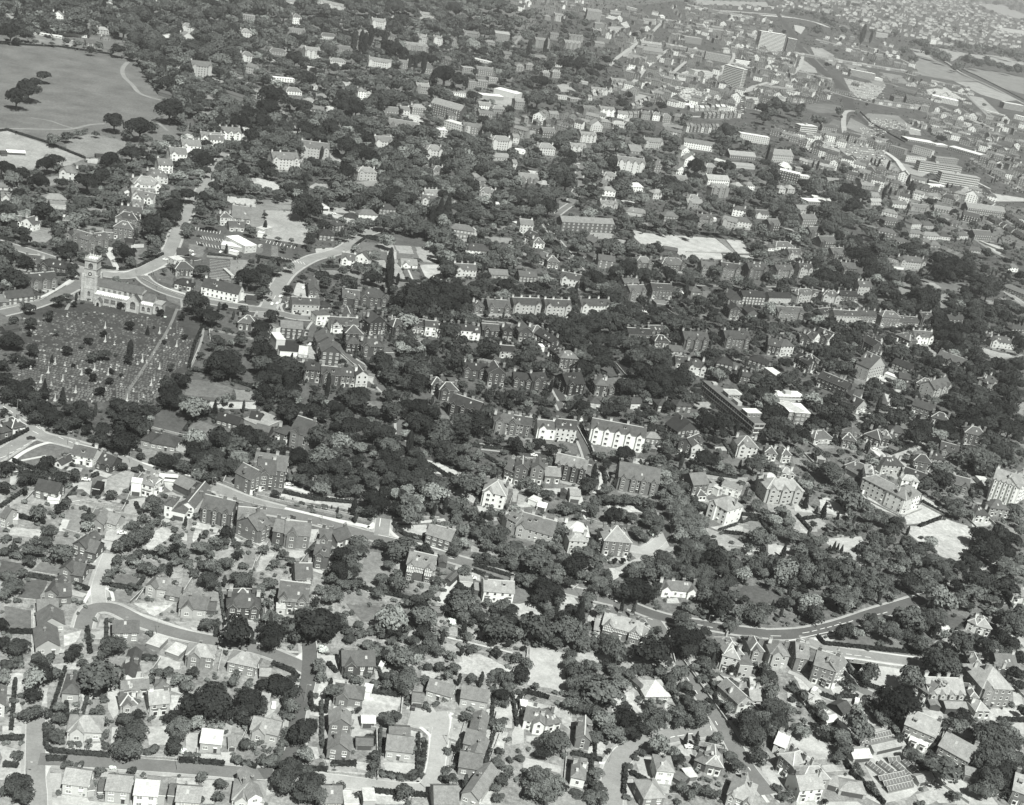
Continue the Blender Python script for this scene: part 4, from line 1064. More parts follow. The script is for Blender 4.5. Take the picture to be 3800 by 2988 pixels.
H 1170 600 1330 640 40 9 g3 v 8 5
H 960 70 1050 100 20 10 f v 8 9
H 820 120 950 130 20 9 g v 7 6
H 490 70 560 80 20 9 h v 6 6
H 1090 200 1230 210 30 10 g2 v 7 6
H 1540 240 1660 250 30 9 g v 6 6
H 1670 260 1790 270 30 9 g v 6 6
H 1700 370 1750 370 40 9 f v 3 5
H 1000 780 1180 820 10 7 g o 5 5
H 1650 780 1720 790 20 7 f v 9 9
H 1960 870 2100 880 30 9 g v 8 7
H 1730 980 1860 920 30 8 f v 8 7
H 1970 340 2130 360 40 12 g3 v 7 7
H 1900 420 1960 420 30 8 g v 9 8
H 1758 724 1922 769 175 16 f B 9 9
L 1620 1010 1940 1000 40 8 5 5 9
L 1470 1120 1750 1130 50 9 5 5 9
L 640 860 980 720 25 8 5 6 8
L 1010 930 1180 850 25 7 5 6 5
L 1180 820 1340 740 25 7 5 6 5
L 1120 190 1400 200 20 8 6 6 8
L 1400 230 2000 320 20 8 6 6 16
L 1300 400 1480 430 20 8 6 6 5
L 1330 640 1700 700 20 8 5 6 9
L 1850 560 2160 640 20 8 5 6 8
L 1500 940 1900 930 25 8 6 7 9
L 950 1000 1100 1000 30 8 6 6 4
L 1290 1130 1430 1160 30 9 6 5 4
L 2000 420 2169 470 20 8 6 6 5
L 1480 60 2100 180 15 8 6 6 14
S 200 11 9 6 1350 40 1800 20 2169 80 2169 330 1900 300 1500 180 1380 140
S 120 11 9 6 0 0 560 0 700 120 500 120 200 60 0 100
S 120 11 9 6 1300 330 1500 260 2000 380 2100 520 1900 520 1860 420 1560 300 1360 400
t 140 130 60 b 60 200 60 b 500 140 60 b 620 200 60 b 560 60 50 b 120 310 60 b 140 430 50 k 280 410 40 k 640 310 50 b 700 300 50 b 1040 300 60 d 1100 270 50 d 850 190 40 d 490 480 80 b 600 470 80 b 460 540 80 d 560 550 90 d 660 540 80 b 680 620 60 d 800 510 50 d 740 580 60 d 620 450 50 b 320 560 50 d 200 560 40 b 200 680 70 d 270 700 60 d 470 610 50 b 590 630 60 b 470 660 50 b 630 670 50 b 1150 730 50 d 990 810 36 d 130 860 80 b 220 840 100 b 320 860 80 b 240 930 60 b 440 880 50 b 190 960 90 d 280 950 60 b 120 980 60 b 600 870 40 b 680 880 50 b 740 880 30 b 640 1010 60 b 700 1000 50 b 930 880 60 d 980 920 60 b 1220 850 50 b 1260 900 50 d 1310 860 40 b 1150 890 50 b 1370 1600 90 b 1280 1020 60 b 1480 1000 50 b 1430 1050 50 b 820 1010 50 d 880 1080 40 d 1050 1030 60 b 1080 1080 70 b 1000 1090 60 b 980 1140 60 b 1150 1080 60 b 840 1160 60 b 900 1130 60 b 430 1170 90 b 500 1130 60 b 370 1190 50 b 400 1110 50 b 110 1230 50 b 40 1080 50 b 100 1060 60 b 500 1330 60 d 460 1380 60 d 640 1300 60 b 720 1270 60 b 700 1350 70 b 800 1240 60 b 860 1230 60 b 760 1400 60 b 680 1400 50 b 960 1290 60 b 1060 1200 80 b 1200 1230 80 b 1130 1310 50 b 1260 1330 60 b 1340 1260 70 b 1380 1200 60 b 1350 1340 60 b 1300 1160 60 b 1160 1370 60 d 1110 1410 50 b 640 1480 60 b 740 1460 50 b 960 1480 60 b 1100 1500 60 b 950 1560 60 b 1050 1470 50 b 1230 1520 60 b 1000 1420 50 d
t 1560 1420 90 d 1560 1500 60 d 1760 1450 60 b 1820 1420 80 d 1850 1480 60 b 1450 1600 90 b 1550 1560 80 b 1340 1550 80 d 1740 1150 60 b 1820 1110 90 b 1880 1190 80 b 1740 1250 60 b 1800 1210 60 b 1900 1110 50 b 1640 1300 20 b 1820 1250 40 b 2060 1200 50 b 2040 1260 60 b 2060 1440 90 b 2140 1380 60 d 2140 1500 80 b 1980 1480 60 b 2060 1560 60 b 1950 1650 90 b 2100 1660 80 b 1880 1600 50 b 2130 920 90 d 2140 1000 60 d 1670 870 50 b 400 1460 110 b 460 1540 110 b 360 1560 70 b 280 1440 60 b 200 1400 60 b 330 1480 50 b 120 1380 50 b 180 1370 50 b 60 1660 90 b 160 1660 90 b 280 1650 90 b 380 1640 90 b 480 1660 60 b 540 1440 40 b 260 1580 50 b 640 1600 40 b 700 1640 50 b 900 1600 60 b 1100 1580 40 b 1150 1660 40 b 1400 1680 60 b 1700 1700 60 b 1900 1700 60 b 40 740 50 b 60 460 60 b 30 500 60 b 200 250 60 b
R rd 8 7 880 500 1000 410 1060 370 1140 320 1220 240 1260 200
R rd 8 7 940 770 1060 670 1120 590 1180 540 1280 450 1340 420
R rd 7 7 1340 640 1430 560 1500 500
R rd 9 7 1860 960 1900 860 1960 780 2040 740 2169 700
R rd 8 7 1500 990 1700 990 1860 970
R rd 7 7 1860 400 1880 480 1830 560 1780 620 1700 690
R rd 6 7 1340 780 1400 740 1440 700
R rd 7 7 830 560 880 500 900 480
R rd 7 4 490 1730 540 1640 580 1560 570 1480 600 1420 550 1390
R path 20 8 1720 90 1900 100 2169 120 2300 130
R rd 5 6 0 400 60 330 100 290
R path 2 8 300 1020 430 1040
P 7 1350 880 1420 800 1520 760 1640 780 1700 820 1560 850 1440 860 1380 880
P 8 1400 800 1480 740 1560 760 1500 810 1420 840
P 7 640 240 740 260 860 310 900 260 960 230 860 220 760 250
P 7 1000 350 1060 340 1060 370 1000 380
P 6 0 990 100 1010 60 1050 0 1050
P 6 1270 1050 1480 1060 1440 1090 1290 1080
P 7 1330 680 1420 680 1400 740 1330 730
P 8 1380 640 1480 600 1560 640 1500 700 1420 680
P 8 970 180 1000 230 960 240 920 200
P 7 960 420 1060 390 1000 480 940 480
P 7 1050 780 1180 800 1120 880 1040 860
P 6 0 330 60 320 80 300 0 310
P 6 160 460 280 470 300 500 180 490
P 5 700 300 830 340 820 370 700 340
P 8 540 1380 620 1390 600 1420 560 1410
P 6 760 1600 840 1560 860 1620 780 1640
P 8 800 120 900 150 860 170 790 150
P 7 1560 0 2169 20 2169 60 1560 40
P 8 1760 560 1880 540 1800 640 1740 680
P 7 2000 740 2050 720 2040 770 1960 790
P 7 380 720 500 700 540 780 420 780
C 540 1675 20 9 c
C 590 1690 20 9 c
Q 1400 740 1680 850 210
Q 680 240 940 290 90
Q 1880 840 1980 960 42
T 0 3
S 90 10 7 6 560 560 900 640 1100 700 1000 720 640 640
S 120 9 6 6 0 560 200 640 240 700 120 760 0 740
S 80 12 6 8 1150 640 1700 760 1640 900 1380 860 1160 760
S 160 11 9 6 0 440 230 480 200 620 0 690
S 120 11 9 5 500 640 660 720 640 800 340 860 0 860 0 780 200 740
S 160 11 9 5 1180 900 2169 1050 2169 1600 1900 1500 1700 1300 1400 1080
S 160 11 9 5 300 1120 1000 1240 1000 1300 300 1250 0 1150 0 1100
S 120 11 9 5 330 1260 800 1420 1100 1500 1100 1650 760 1600 560 1440 330 1380
S 140 11 9 5 540 300 1000 380 1280 560 1250 640 900 560 420 340
D 666666
D 433444
D 211000
D 211110
D 443211
D 665432
H -90 420 115 450 150 16 f B 9 9
H 140 455 215 470 130 14 f v 3 9
H 235 1150 425 1150 80 14 f B 9 9
H 690 640 900 680 50 14 f v 6 9
+ 900 680 970 690 20 20 f v 8 9
H 1380 850 1600 900 40 30 f v 8 9
H 1060 800 1230 850 50 14 g v 3 4
+ 1040 870 1150 880 50 12 f v 3 4
+ 1160 880 1370 920 50 14 g v 3 4
H 1180 1200 1420 1240 20 26 f v 4 9
+ 1420 1240 1520 1250 15 14 f v 7 9
H 1520 1260 1800 1360 30 26 f v 4 9
H 1020 1290 1150 1330 60 10 f v 6 6
H 1210 1290 1380 1340 60 10 f v 8 6
+ 1160 1370 1330 1390 50 10 f v 8 6
H 1410 1380 1600 1400 50 10 f v 6 6
H 1270 1450 1620 1500 80 12 f B 7 6
H 1450 1550 1770 1600 90 12 f B 7 7
H 1370 1590 1500 1600 20 10 f v 9 9
H 1990 920 2160 950 50 20 f v 5 9
H 2080 1000 2200 1040 30 16 f v 9 9
H 1360 370 1430 380 40 12 g3 v 9 7
H 1080 500 1120 500 20 8 h v 9 8
H 890 310 1030 330 30 9 g v 7 7
H 700 720 760 740 20 7 g v 4 5
H 0 1370 230 1380 60 16 g v 7 6
+ 120 1440 210 1440 20 12 G v 9 9
H 80 1520 250 1560 80 14 f v 3 9
+ 220 1480 280 1490 60 9 f v 6 7
+ 270 1510 360 1520 20 10 f v 8 9
H 80 1640 150 1640 40 10 h v 8 7
+ 150 1640 230 1640 40 10 h v 7 7
H 1830 940 2000 990 10 8 f o 8 9
H 1560 760 1640 840 10 10 f o 6 9
H 430 1010 500 1010 10 5 f o 4 8
H 1280 720 1370 740 20 10 f v 4 5
H 450 1110 580 1130 40 9 g v 5 4
H 1150 650 1240 700 40 12 f v 4 7
H 300 1740 530 1740 30 14 f m 6 9
H 780 1230 850 1240 15 6 f o 8 8
H 1250 1080 1330 1080 30 10 g v 6 7
H 1380 1130 1480 1140 30 10 g2 v 5 5
H 1400 1090 1500 1100 20 10 f v 8 9
H 890 500 980 500 40 10 f v 5 7
H 1200 1100 1290 1120 10 8 f o 7 9
H 850 1690 940 1700 30 12 g v 5 6
H 790 1600 890 1610 30 10 g2 v 6 6
H 500 1560 600 1570 30 9 g v 7 6
L 240 640 530 710 30 8 6 6 10
L 230 470 1280 640 15 8 5 6 26
L 400 350 1000 500 12 8 5 6 16
L 900 880 1350 940 25 8 6 5 12
L 640 1150 1040 1230 25 8 7 5 10
L 430 1200 640 1200 25 8 5 5 6
L 40 1120 320 1230 25 8 4 5 8
L 320 1240 600 1310 22 8 5 6 8
L 520 1330 1040 1500 22 8 5 5 14
L 0 840 300 880 20 8 6 6 7
L 0 760 260 790 20 8 6 6 7
L 530 780 720 820 20 8 4 4 5
L 1180 1040 1330 1100 30 8 4 5 4
L 1440 930 1900 1120 22 8 6 6 14
L 1330 1000 2000 1290 22 8 4 5 18
L 1640 910 1780 1010 25 8 4 4 5
L 1730 1150 2169 1470 25 8 4 5 14
L 1900 1060 2169 1130 18 8 5 5 9
L 1850 1130 2169 1240 18 8 5 5 9
L 1960 1290 2169 1440 22 8 4 5 7
L 1700 1370 2169 1650 22 8 4 5 14
L 1380 700 1650 760 14 8 6 6 8
L 570 220 780 270 14 8 5 5 7
L 260 1380 560 1450 22 8 5 6 8
L 1050 1500 1350 1560 22 8 5 5 8
L 1100 1660 1700 1708 25 8 6 5 14
L 900 1560 1100 1620 25 9 6 5 6
S 1190 14 9 8 300 0 1700 0 2169 330 2169 420 1900 400 1400 370 1300 330 1100 300 900 250 600 160 300 80
S 420 14 9 8 1000 0 1800 0 1800 60 2169 180 2169 300 1700 250 1300 150
S 160 14 9 6 0 500 240 540 200 620 0 640
S 96 11 9 5 1350 1040 1900 1160 1800 1240 1400 1150
S 120 11 9 6 1060 1620 1700 1640 2169 1708 1100 1708
S 80 14 9 6 0 0 260 0 260 60 100 100 0 100
t 30 220 60 b 420 260 50 b 140 70 50 b 800 310 50 k 870 330 30 k 780 320 40 b 1150 430 60 b 1210 490 50 b 1250 510 40 b 1300 370 70 b 1350 440 60 b 1420 460 60 b 1490 490 60 b 1700 510 60 b 1780 540 60 b 1880 540 60 b 1850 500 40 b 1960 560 50 b 2040 590 50 b 2120 590 50 b 1610 560 50 b 1580 580 40 b 1530 380 50 b 1620 390 50 b 1700 400 50 b 1780 410 50 b 1860 420 50 b 1960 440 50 b 2060 460 60 b 2140 470 50 b 1250 290 50 b 1160 290 50 b 1080 280 40 b 880 240 60 b 940 240 50 b 60 900 80 b 160 920 80 b 250 930 60 b 30 960 60 b 400 1020 50 b 450 1030 60 b 600 950 40 b 280 1030 40 b 750 960 26 b 720 230 30 b 760 240 30 b
t 870 1380 22 k 905 1380 18 k 940 1385 22 k 925 1420 20 k 1015 1420 30 k 1110 1230 26 b 1180 1560 40 c 1200 1620 50 c 1240 1590 60 b 1510 1600 28 c 1550 1600 22 c 1630 1650 40 b 1700 1680 40 b 1350 1550 20 k 700 1430 60 b 640 1450 60 b 600 1410 60 b 760 1450 40 b 420 1410 26 k 380 1400 20 k 300 1320 60 b 240 1300 60 b 200 1270 40 b 330 1500 70 b 290 1560 60 d 380 1560 60 b 440 1600 80 b 540 1600 80 b 620 1560 60 b 680 1620 90 d 760 1640 80 d 560 1670 90 b 480 1660 80 b 340 1650 60 d 270 1640 50 b 180 1580 60 b 40 1560 60 d 30 1480 50 d 700 1690 70 d 640 1680 80 b 820 1670 60 b 980 1650 40 k 1030 1640 30 k 1060 1590 40 b 1150 1690 60 b 450 1290 22 k 40 1660 50 b 1480 1180 40 d 1450 1170 30 b 1830 890 20 b 1060 1370 20 b 1750 1370 26 b 1690 1400 24 b 640 260 40 b 480 180 40 b 560 120 40 b
h 1640 590 1760 640 1860 690 2000 760 2169 850 ; 1400 470 1560 570 1640 610 ; 780 950 880 1050 1000 1120 1160 1210
R path 24 9 -60 130 200 150 400 190 500 230
R rail 16 2 -20 0 60 90 140 200 240 330
R rail 22 2 240 370 320 440 400 540 480 620 560 680 620 740 660 800 680 870 690 920
R rail 5 4 300 400 400 500 500 600
R rail 10 2 740 950 860 1060 1000 1150 1160 1220 1400 1300
R rd 9 7 300 450 270 560 220 620 170 640 60 700 -10 730
R rd 9 7 240 440 220 540 200 600
R rd 9 7 650 1130 640 1050 650 960 700 940 760 950
R rd 9 6 660 620 780 660 960 700 1060 720 1200 780 1360 800
R rd 8 7 530 780 700 830 860 870 1100 920
R rd 8 8 0 740 240 780
R rd 9 6 590 1210 660 1300 780 1370 900 1420
R rd 9 8 960 1270 1040 1320 1100 1370 1150 1440 1200 1490 1320 1520 1500 1560
R rd 7 7 1240 420 1500 520 1640 620 1900 740 2169 880
R rd 7 7 640 330 800 380 1000 450 1200 540 1280 630
R path 3 8 1740 850 1900 980 2100 1030
R rd 7 6 1650 780 1780 900 1900 1020
R rd 6 6 420 170 620 260 900 360
R path 3 9 1000 1260 980 1280 1060 1340
R path 5 9 1780 1550 1880 1600
P 7 640 660 820 700 1000 720 960 780 900 850 760 830 700 780
P 6 860 680 980 690 1000 740 900 720
P 7 360 400 460 410 560 470 520 520 400 480
P 9 220 210 320 230 280 290 230 260
P 7 290 500 400 580 420 620 300 610 270 590
P 6 940 610 1130 640 1200 720 1040 690
P 6 780 1000 850 960 1100 980 1200 1060 1190 1110 1010 1080 880 1060
P 6 700 1000 780 1040 940 1130 880 1150 760 1120 660 1080
P 6 600 1210 760 1220 960 1280 1060 1370 1000 1400 800 1370 680 1300
P 7 300 1210 440 1180 580 1220 520 1270 380 1250
P 6 950 1340 1060 1370 1120 1440 1080 1450 940 1430
P 7 1130 1380 1400 1450 1300 1500 1180 1470
P 6 1280 480 1400 500 1540 570 1640 640 1780 690 1600 690 1300 640 1240 560
P 7 1580 690 1780 700 1960 780 2120 850 2000 860 1800 800
P 6 1640 570 1900 600 2169 660 2169 800 1960 740 1760 640
P 7 1400 400 1700 450 2000 480 2169 530 2169 590 1860 510 1640 470 1560 520 1450 470
P 7 1200 410 1320 430 1400 500 1260 470
P 7 1790 30 1980 40 2169 120 2169 170 2000 130 1860 80
P 9 1340 760 1500 740 1640 830 1600 850 1480 810 1360 800
P 7 1700 810 1820 830 1960 960 1860 960 1740 860
P 9 1880 220 2169 260 2169 300 2000 280
P 5 330 880 500 880 620 900 600 960 420 960 320 920
P 5 560 1010 620 1030 600 1090 480 1080
P 7 1000 1340 1060 1400 1040 1440 960 1400
P 9 1840 1630 2169 1680 2169 1708 1900 1708
P 7 1700 1560 1840 1600 1820 1660 1600 1640
P 6 820 1120 1000 1180 940 1200 800 1170
P 7 1180 1060 1280 1100 1300 1150 1200 1140
P 6 640 540 760 560 860 600 700 600
P 6 520 470 600 500 560 560 480 520
Q 700 690 990 840 210
Q 660 1230 1000 1370 180
Q 300 1200 600 1280 120
Q 850 1000 1180 1080 120
Q 1000 1110 780 1180 60
Q 1270 740 1600 830 120
T 1 0
M 1660 228 1652 256 ; 1686 232 1678 260 ; 1712 236 1704 264 ; 1738 240 1730 268 ; 1764 244 1756 272 ; 1790 248 1782 276 ; 1816 252 1808 280 ; 1842 256 1834 284 ; 1868 260 1860 288 ; 1690 300 1706 330 ; 1714 304 1730 334 ; 1738 308 1754 338 ; 1762 312 1778 342 ; 1786 316 1802 346 ; 1810 320 1826 350 ; 1834 324 1850 354 ; 1858 328 1874 358 ; 1882 332 1898 362 ; 1906 336 1922 366 ; 1930 340 1946 370 ; 1665 352 1675 378 ; 1691 357 1701 383 ; 1717 362 1727 388 ; 1743 367 1753 393 ; 1769 372 1779 398 ; 1795 377 1805 403 ; 1821 382 1831 408 ; 1847 387 1857 413 ; 1900 305 1960 312 ; 1900 314 1960 321 ; 1900 323 1960 330 ; 1900 332 1960 339 ; 1900 341 1960 348 ; 1900 350 1960 357 ; 1900 359 1960 366 ; 1900 368 1960 375 ; 1900 377 1960 384 ; 2020 320 2080 326 ; 2020 329 2080 335 ; 2020 338 2080 344 ; 2020 347 2080 353 ; 2020 356 2080 362 ; 2020 365 2080 371 ; 2020 374 2080 380 ; 2020 383 2080 389 ; 2020 392 2080 398 ; 1775 505 1945 520 ; 1775 518 1945 533 ; 1775 531 1945 546 ; 1775 544 1945 559 ; 1775 557 1945 572 ; 1775 570 1945 585 ; 1775 583 1945 598 ; 1775 596 1945 611 ; 1775 609 1945 624 ; 1775 622 1945 637 ; 1775 635 1945 650 ; 1775 648 1945 663 ; 1775 661 1945 676
D 665433
D 544322
D 442112
D 211112
D 311112
H 65 225 175 235 50 9 g2 v 9 5
+ 175 235 275 265 60 8 G v 9 5
H 540 330 605 345 50 9 G v 6 4
+ 612 395 742 435 100 9 g1 v 6 5
+ 745 425 915 400 75 10 g3 v 6 5
H 955 320 1120 345 100 10 h v 6 5
+ 890 320 955 325 50 8 f v 6 6
+ 975 210 1160 240 70 10 h1 v 6 4
+ 1015 150 1190 170 60 9 g1 v 8 4
H 210 600 330 610 80 10 g1 v 3 4
+ 330 600 560 640 60 10 h1 v 4 3
H 275 760 470 740 70 10 g3 v 6 4
H 0 900 75 900 40 9 g m 5 6
+ 75 890 270 870 60 9 g m 5 4
+ 270 855 340 830 50 8 G m 4 4
H 1480 640 1640 640 60 10 h v 4 4
+ 1480 570 1560 560 60 8 f v 8 8
H 1470 740 1620 770 40 9 h v 5 3
H 1700 800 2010 870 75 12 g v 9 4
+ 2010 870 2060 830 70 6 f o 9 4
H 1500 490 1600 500 20 18 f o 4 4
H 1640 540 1700 520 20 12 f o 5 4
H 2080 870 2169 880 35 7 g o 4 3
H 1870 410 2060 440 35 10 f m 7 9
+ 2070 450 2169 440 60 24 f m 8 9
+ 1935 450 2005 468 25 4 f o 9 9
H 1860 210 1960 215 70 9 h v 8 5
+ 1960 180 2120 200 40 20 g v 6 6
+ 1940 260 2070 270 40 9 g v 7 5
H 2010 1090 2169 1110 60 10 h v 4 5
H 380 70 560 80 35 10 f m 7 6
H 500 170 600 180 25 8 f o 7 8
H 1140 10 1290 40 50 10 g2 v 9 5
H 1060 370 1130 380 20 7 g o 3 2
H 1120 80 1210 90 50 8 g1 v 7 5
H 80 600 220 620 20 10 f o 5 6
H 50 1130 160 1110 15 6 g o 4 4
H 1850 560 2000 700 5 2 f o 7 8
H 2090 860 2169 860 20 5 g o 5 5
H 10 10 120 20 40 8 g1 v 8 5
t 170 70 50 b 260 60 60 b 320 100 60 b 180 270 75 d 220 330 50 d 80 280 50 b 30 290 40 s 300 370 40 s 370 380 40 s 490 370 70 b 600 410 70 d 590 470 50 d 620 570 60 d 620 620 50 d 850 430 60 b 860 500 40 b 1010 390 60 d 1050 450 90 d 1110 520 50 b 1270 220 105 d 1330 180 60 d 1470 60 105 d 1450 130 90 d 1380 30 50 b 1700 100 60 b 1700 40 50 b 1800 30 50 b 1790 190 70 b 1660 170 30 b 1590 240 60 b 1580 280 45 b 1330 380 60 b 1300 430 60 b 1250 460 50 s 1450 550 30 b 1390 600 35 b 1710 590 75 d 1740 650 40 b 2100 660 110 d 2140 600 70 b 2060 440 55 b 1660 870 110 b 1620 820 60 b 1690 960 70 d 1800 990 90 d 1780 920 40 s 1900 900 35 y 2060 930 50 b 1540 990 35 y 1570 1155 30 y 700 120 65 b 690 180 50 b 610 60 50 b 410 60 30 k 900 130 60 b 950 80 50 b 600 90 50 b 430 130 50 b
t 500 850 60 d 570 810 40 b 630 880 32 y 1020 890 36 y 1360 950 38 y 420 980 50 d 260 1040 60 d 250 910 60 b 200 890 40 b 220 680 60 d 20 1190 60 d 100 1200 80 d 80 1140 50 d 250 1130 28 y 480 1120 30 b 570 1270 50 y 275 1270 60 b 120 1330 50 b 200 1370 60 d 270 1380 40 y 440 1350 26 c 690 1240 28 s 750 1190 40 y 880 1130 36 y 1100 1060 48 y 1250 1110 26 c 1305 1075 16 y 1100 1290 60 k 1090 1340 50 d 880 1300 60 b 790 1330 50 b 790 1310 20 k 980 1310 22 s 750 1450 35 y 790 1500 45 y 930 1530 40 y 940 1450 30 y 1450 1410 40 d 1390 1200 26 y 1025 1480 22 y 620 1400 22 y 850 1620 50 y 1420 1560 80 d 1450 1630 90 d 1500 1500 60 d 1550 1530 70 d 20 1400 50 d 40 1500 70 d 100 1560 80 d 180 1620 90 d 240 1560 60 d 60 1650 80 d 300 1660 70 d 380 1630 60 d 530 1670 50 c 380 1560 30 c 980 1700 50 s 1840 1180 60 b 1800 1230 50 b 1700 1310 40 b 1860 1300 80 b 1900 1380 140 d 1960 1430 110 d 1820 1380 90 d 1980 1320 70 d 1850 1480 60 d 2040 1190 60 b 2120 1280 50 b 1600 1470 40 s 1660 1430 40 s 1920 1100 40 s 2080 1100 40 s 2140 1030 50 b 20 640 40 b 30 720 50 b 380 500 30 b 510 440 24 w 730 960 20 s 1400 990 16 w
h 860 570 980 590 ; 0 480 150 460 230 490 ; 1010 590 1160 570 1380 460 ; 660 510 740 540 ; 480 640 560 640 ; 1680 850 1720 1060 1640 1240 1600 1430 ; 1760 460 2000 500 ; 1700 1060 1760 1100 ; 0 320 120 350 ; 700 210 900 220 ; 1640 1440 1800 1480 2169 1600 ; 1330 1700 1500 1650
w 0 920 340 860 560 730 ; 1780 1190 1770 1100 2169 1190 ; 620 810 700 830 ; 1200 670 1330 740 1560 830 1640 870 ; 1610 1420 1700 1230 ; 850 600 1000 605 ; 1750 480 2005 500
R rd 7.5 4 -40 350 200 420 420 490 600 560 700 600 700 680 600 750 440 830 250 900 0 960
R rd 8.5 5 660 590 850 620 1050 640 1200 600 1340 530 1430 440 1490 300 1540 180 1610 60 1650 -60
R rd 7 4 1200 640 1260 700 1400 770 1600 830 1900 880 2169 920 2350 930
R path 2.5 8 0 340 230 420 430 480 560 510
R path 3 8 340 830 480 760 600 680 690 640 680 610 600 620
R path 2.4 8 1590 800 1420 750 1290 690 1240 640 1260 610 1400 560
R path 1.6 8 860 610 1100 600 1240 560 1330 490 1400 400 1450 280 1470 200
R path 1.8 4 1500 920 1460 1020 1400 1140 1340 1230 1290 1310 1240 1390 1180 1480 1100 1600 1060 1708
R path 1.5 6 1730 1060 1700 1210 1640 1360 1600 1430
R path 2 6 560 930 600 870 680 830
R path 3 8 940 400 920 460 970 530 1000 590
R path 1.5 6 1530 820 1540 920 1500 930
M 650 565 720 580 ; 1380 740 1600 800
P 2 150 860 700 870 1400 900 1540 940 1700 1050 1640 1300 1600 1450 1380 1500 1300 1708 100 1708 100 1400 200 1100
P 2 600 900 900 870 1500 920 1480 1000 1380 1140 1200 1300 900 1250 600 1150 400 1150
P 6 280 140 380 150 380 200 280 200
P 6 290 200 460 240 440 320 380 360 240 350
P 4 860 460 960 490 980 560 870 560
P 5 1120 410 1300 400 1290 440 1150 440
P 5 1120 440 1200 420 1210 540 1170 560
P 8 880 420 950 420 980 500 1010 590 970 590 930 500
P 8 1110 370 1220 370 1220 400 1110 405
P 5 1290 600 1480 560 1460 720 1330 680
P 3 1590 180 1900 200 2169 300 2169 380 2040 380 1850 400 1680 400 1560 310 1640 220
P 3 1760 480 2000 520 1960 700 1800 680 1780 560
P 6 1950 500 2010 510 2010 660 1950 650
P 6 2020 500 2110 510 2050 600 2010 600
P 3 1780 660 1960 690 1900 720 1800 700
P 5 1600 370 1740 380 1720 480 1590 480
P 6 740 60 900 70 870 110 740 100
P 6 720 210 930 240 900 260 720 240
P 4 1600 1500 1800 1520 1850 1600 1830 1700 1560 1660
P 5 1600 1520 1840 1540 1980 1600 1960 1680 1560 1650
P 6 1980 1600 2169 1620 2169 1708 2000 1690
P 3 1880 1030 2060 1060 2060 1100 1880 1080
P 3 2080 1380 2169 1370 2169 1560 2040 1540
P 4 1800 1100 2160 1180 2140 1200 1790 1190
P 5 0 960 200 1000 0 1060
P 6 0 490 80 470 100 480 0 520
P 3 640 740 700 730 690 830 630 800
P 5 610 780 680 790 690 820 620 820
P 8 2000 780 2169 800 2169 850 2060 850
P 8 2000 870 2100 880 2090 895 1990 880
P 5 1400 800 1540 830 1530 900 1420 850
C 1400 508 35 9 c
C 1685 310 15 1 c
C 1845 348 15 6 c
C 1730 362 5 5 c
C 1615 436 15 9 c
C 1640 468 80 9 c
C 1870 688 -10 1 c
C 1170 360 80 2 c
C 1700 385 170 1 c
C 1872 445 80 9 c
X lamp 1290 640 ; 1155 620 ; 1330 760
T 1 1
M 95 340 83 365 ; 125 346 113 371 ; 155 352 143 377 ; 185 358 173 383 ; 215 364 203 389 ; 245 370 233 395 ; 275 376 263 401 ; 305 382 293 407 ; 335 388 323 413 ; 190 478 208 500 ; 216 484 234 506 ; 242 490 260 512 ; 268 496 286 518 ; 294 502 312 524 ; 320 508 338 530 ; 346 514 364 536 ; 372 520 390 542 ; 398 526 416 548 ; 130 390 185 395 ; 130 400 185 405 ; 130 410 185 415 ; 130 420 185 425 ; 130 430 185 435 ; 130 440 185 445 ; 130 450 185 455 ; 130 460 185 465 ; 130 470 185 475
D 345666
D 145676
D 134566
D 445675
D 655656
D 655655
H 725 880 870 895 60 12 g2 v 4 5
H 875 890 1110 905 75 11 h2 v 4 4
H 300 955 530 965 80 9 g v 7 4
+ 440 830 530 840 70 24 G v 5 5
+ 250 910 310 920 40 6 h v 8 5
H 545 930 640 925 25 9 h v 6 3
H 505 1060 620 1055 80 9 f v 9 5
+ 720 1060 850 1070 60 14 G v 6 5
H 630 1120 860 1130 75 9 g1 w 9 4
H 200 1165 385 1180 90 9 g m 4 6
H 505 1300 660 1310 100 14 G m 4 5
+ 540 1410 700 1420 130 12 G m 4 5
H 200 1310 350 1320 30 14 f o 9 1
+ 355 1330 430 1340 30 14 f m 8 9
H 165 1260 240 1260 80 12 f o 8 9
H 95 1150 160 1180 100 4 f o 9 6
H 745 1230 890 1240 110 10 h v 3 4
+ 755 1290 880 1295 80 8 h v 3 4
+ 880 1320 1070 1330 90 10 h1 v 4 4
H 300 1500 400 1510 70 9 g1 v 4 4
+ 400 1530 540 1540 100 9 g v 4 3
+ 540 1560 700 1575 95 9 g1 v 4 4
+ 705 1575 835 1590 95 9 g v 5 4
+ 835 1600 935 1600 120 9 G v 8 4
H 890 1100 960 1110 90 12 G v 3 4
+ 950 1140 1090 1130 100 10 G v 3 4
H 1105 1100 1170 1110 60 12 G v 3 5
+ 1150 1140 1270 1130 70 10 h1 v 3 4
H 1310 1120 1425 1130 65 9 g v 6 3
+ 1425 1145 1520 1150 80 8 g v 9 4
+ 1520 1160 1600 1170 80 8 h v 9 4
H 1640 1170 1840 1185 80 8 g v 9 3
+ 1830 1185 1890 1190 70 8 g v 9 4
H 1910 1150 2050 1160 60 8 g1 v 3 4
+ 2080 1180 2169 1190 80 9 G v 3 4
H 2060 1330 2180 1340 55 8 g v 7 3
H 1745 1500 1940 1520 75 9 g2 v 4 3
H 1950 1570 2100 1580 110 11 G v 4 4
H 1475 1640 1590 1640 80 9 h v 3 4
+ 1540 1690 1700 1700 90 9 h1 v 4 4
H 1630 300 1840 330 65 10 h m 6 6
+ 1800 300 1870 310 40 6 G m 8 8
H 1770 460 1980 480 45 12 h m 9 4
H 1680 640 1860 650 60 9 g1 v 8 5
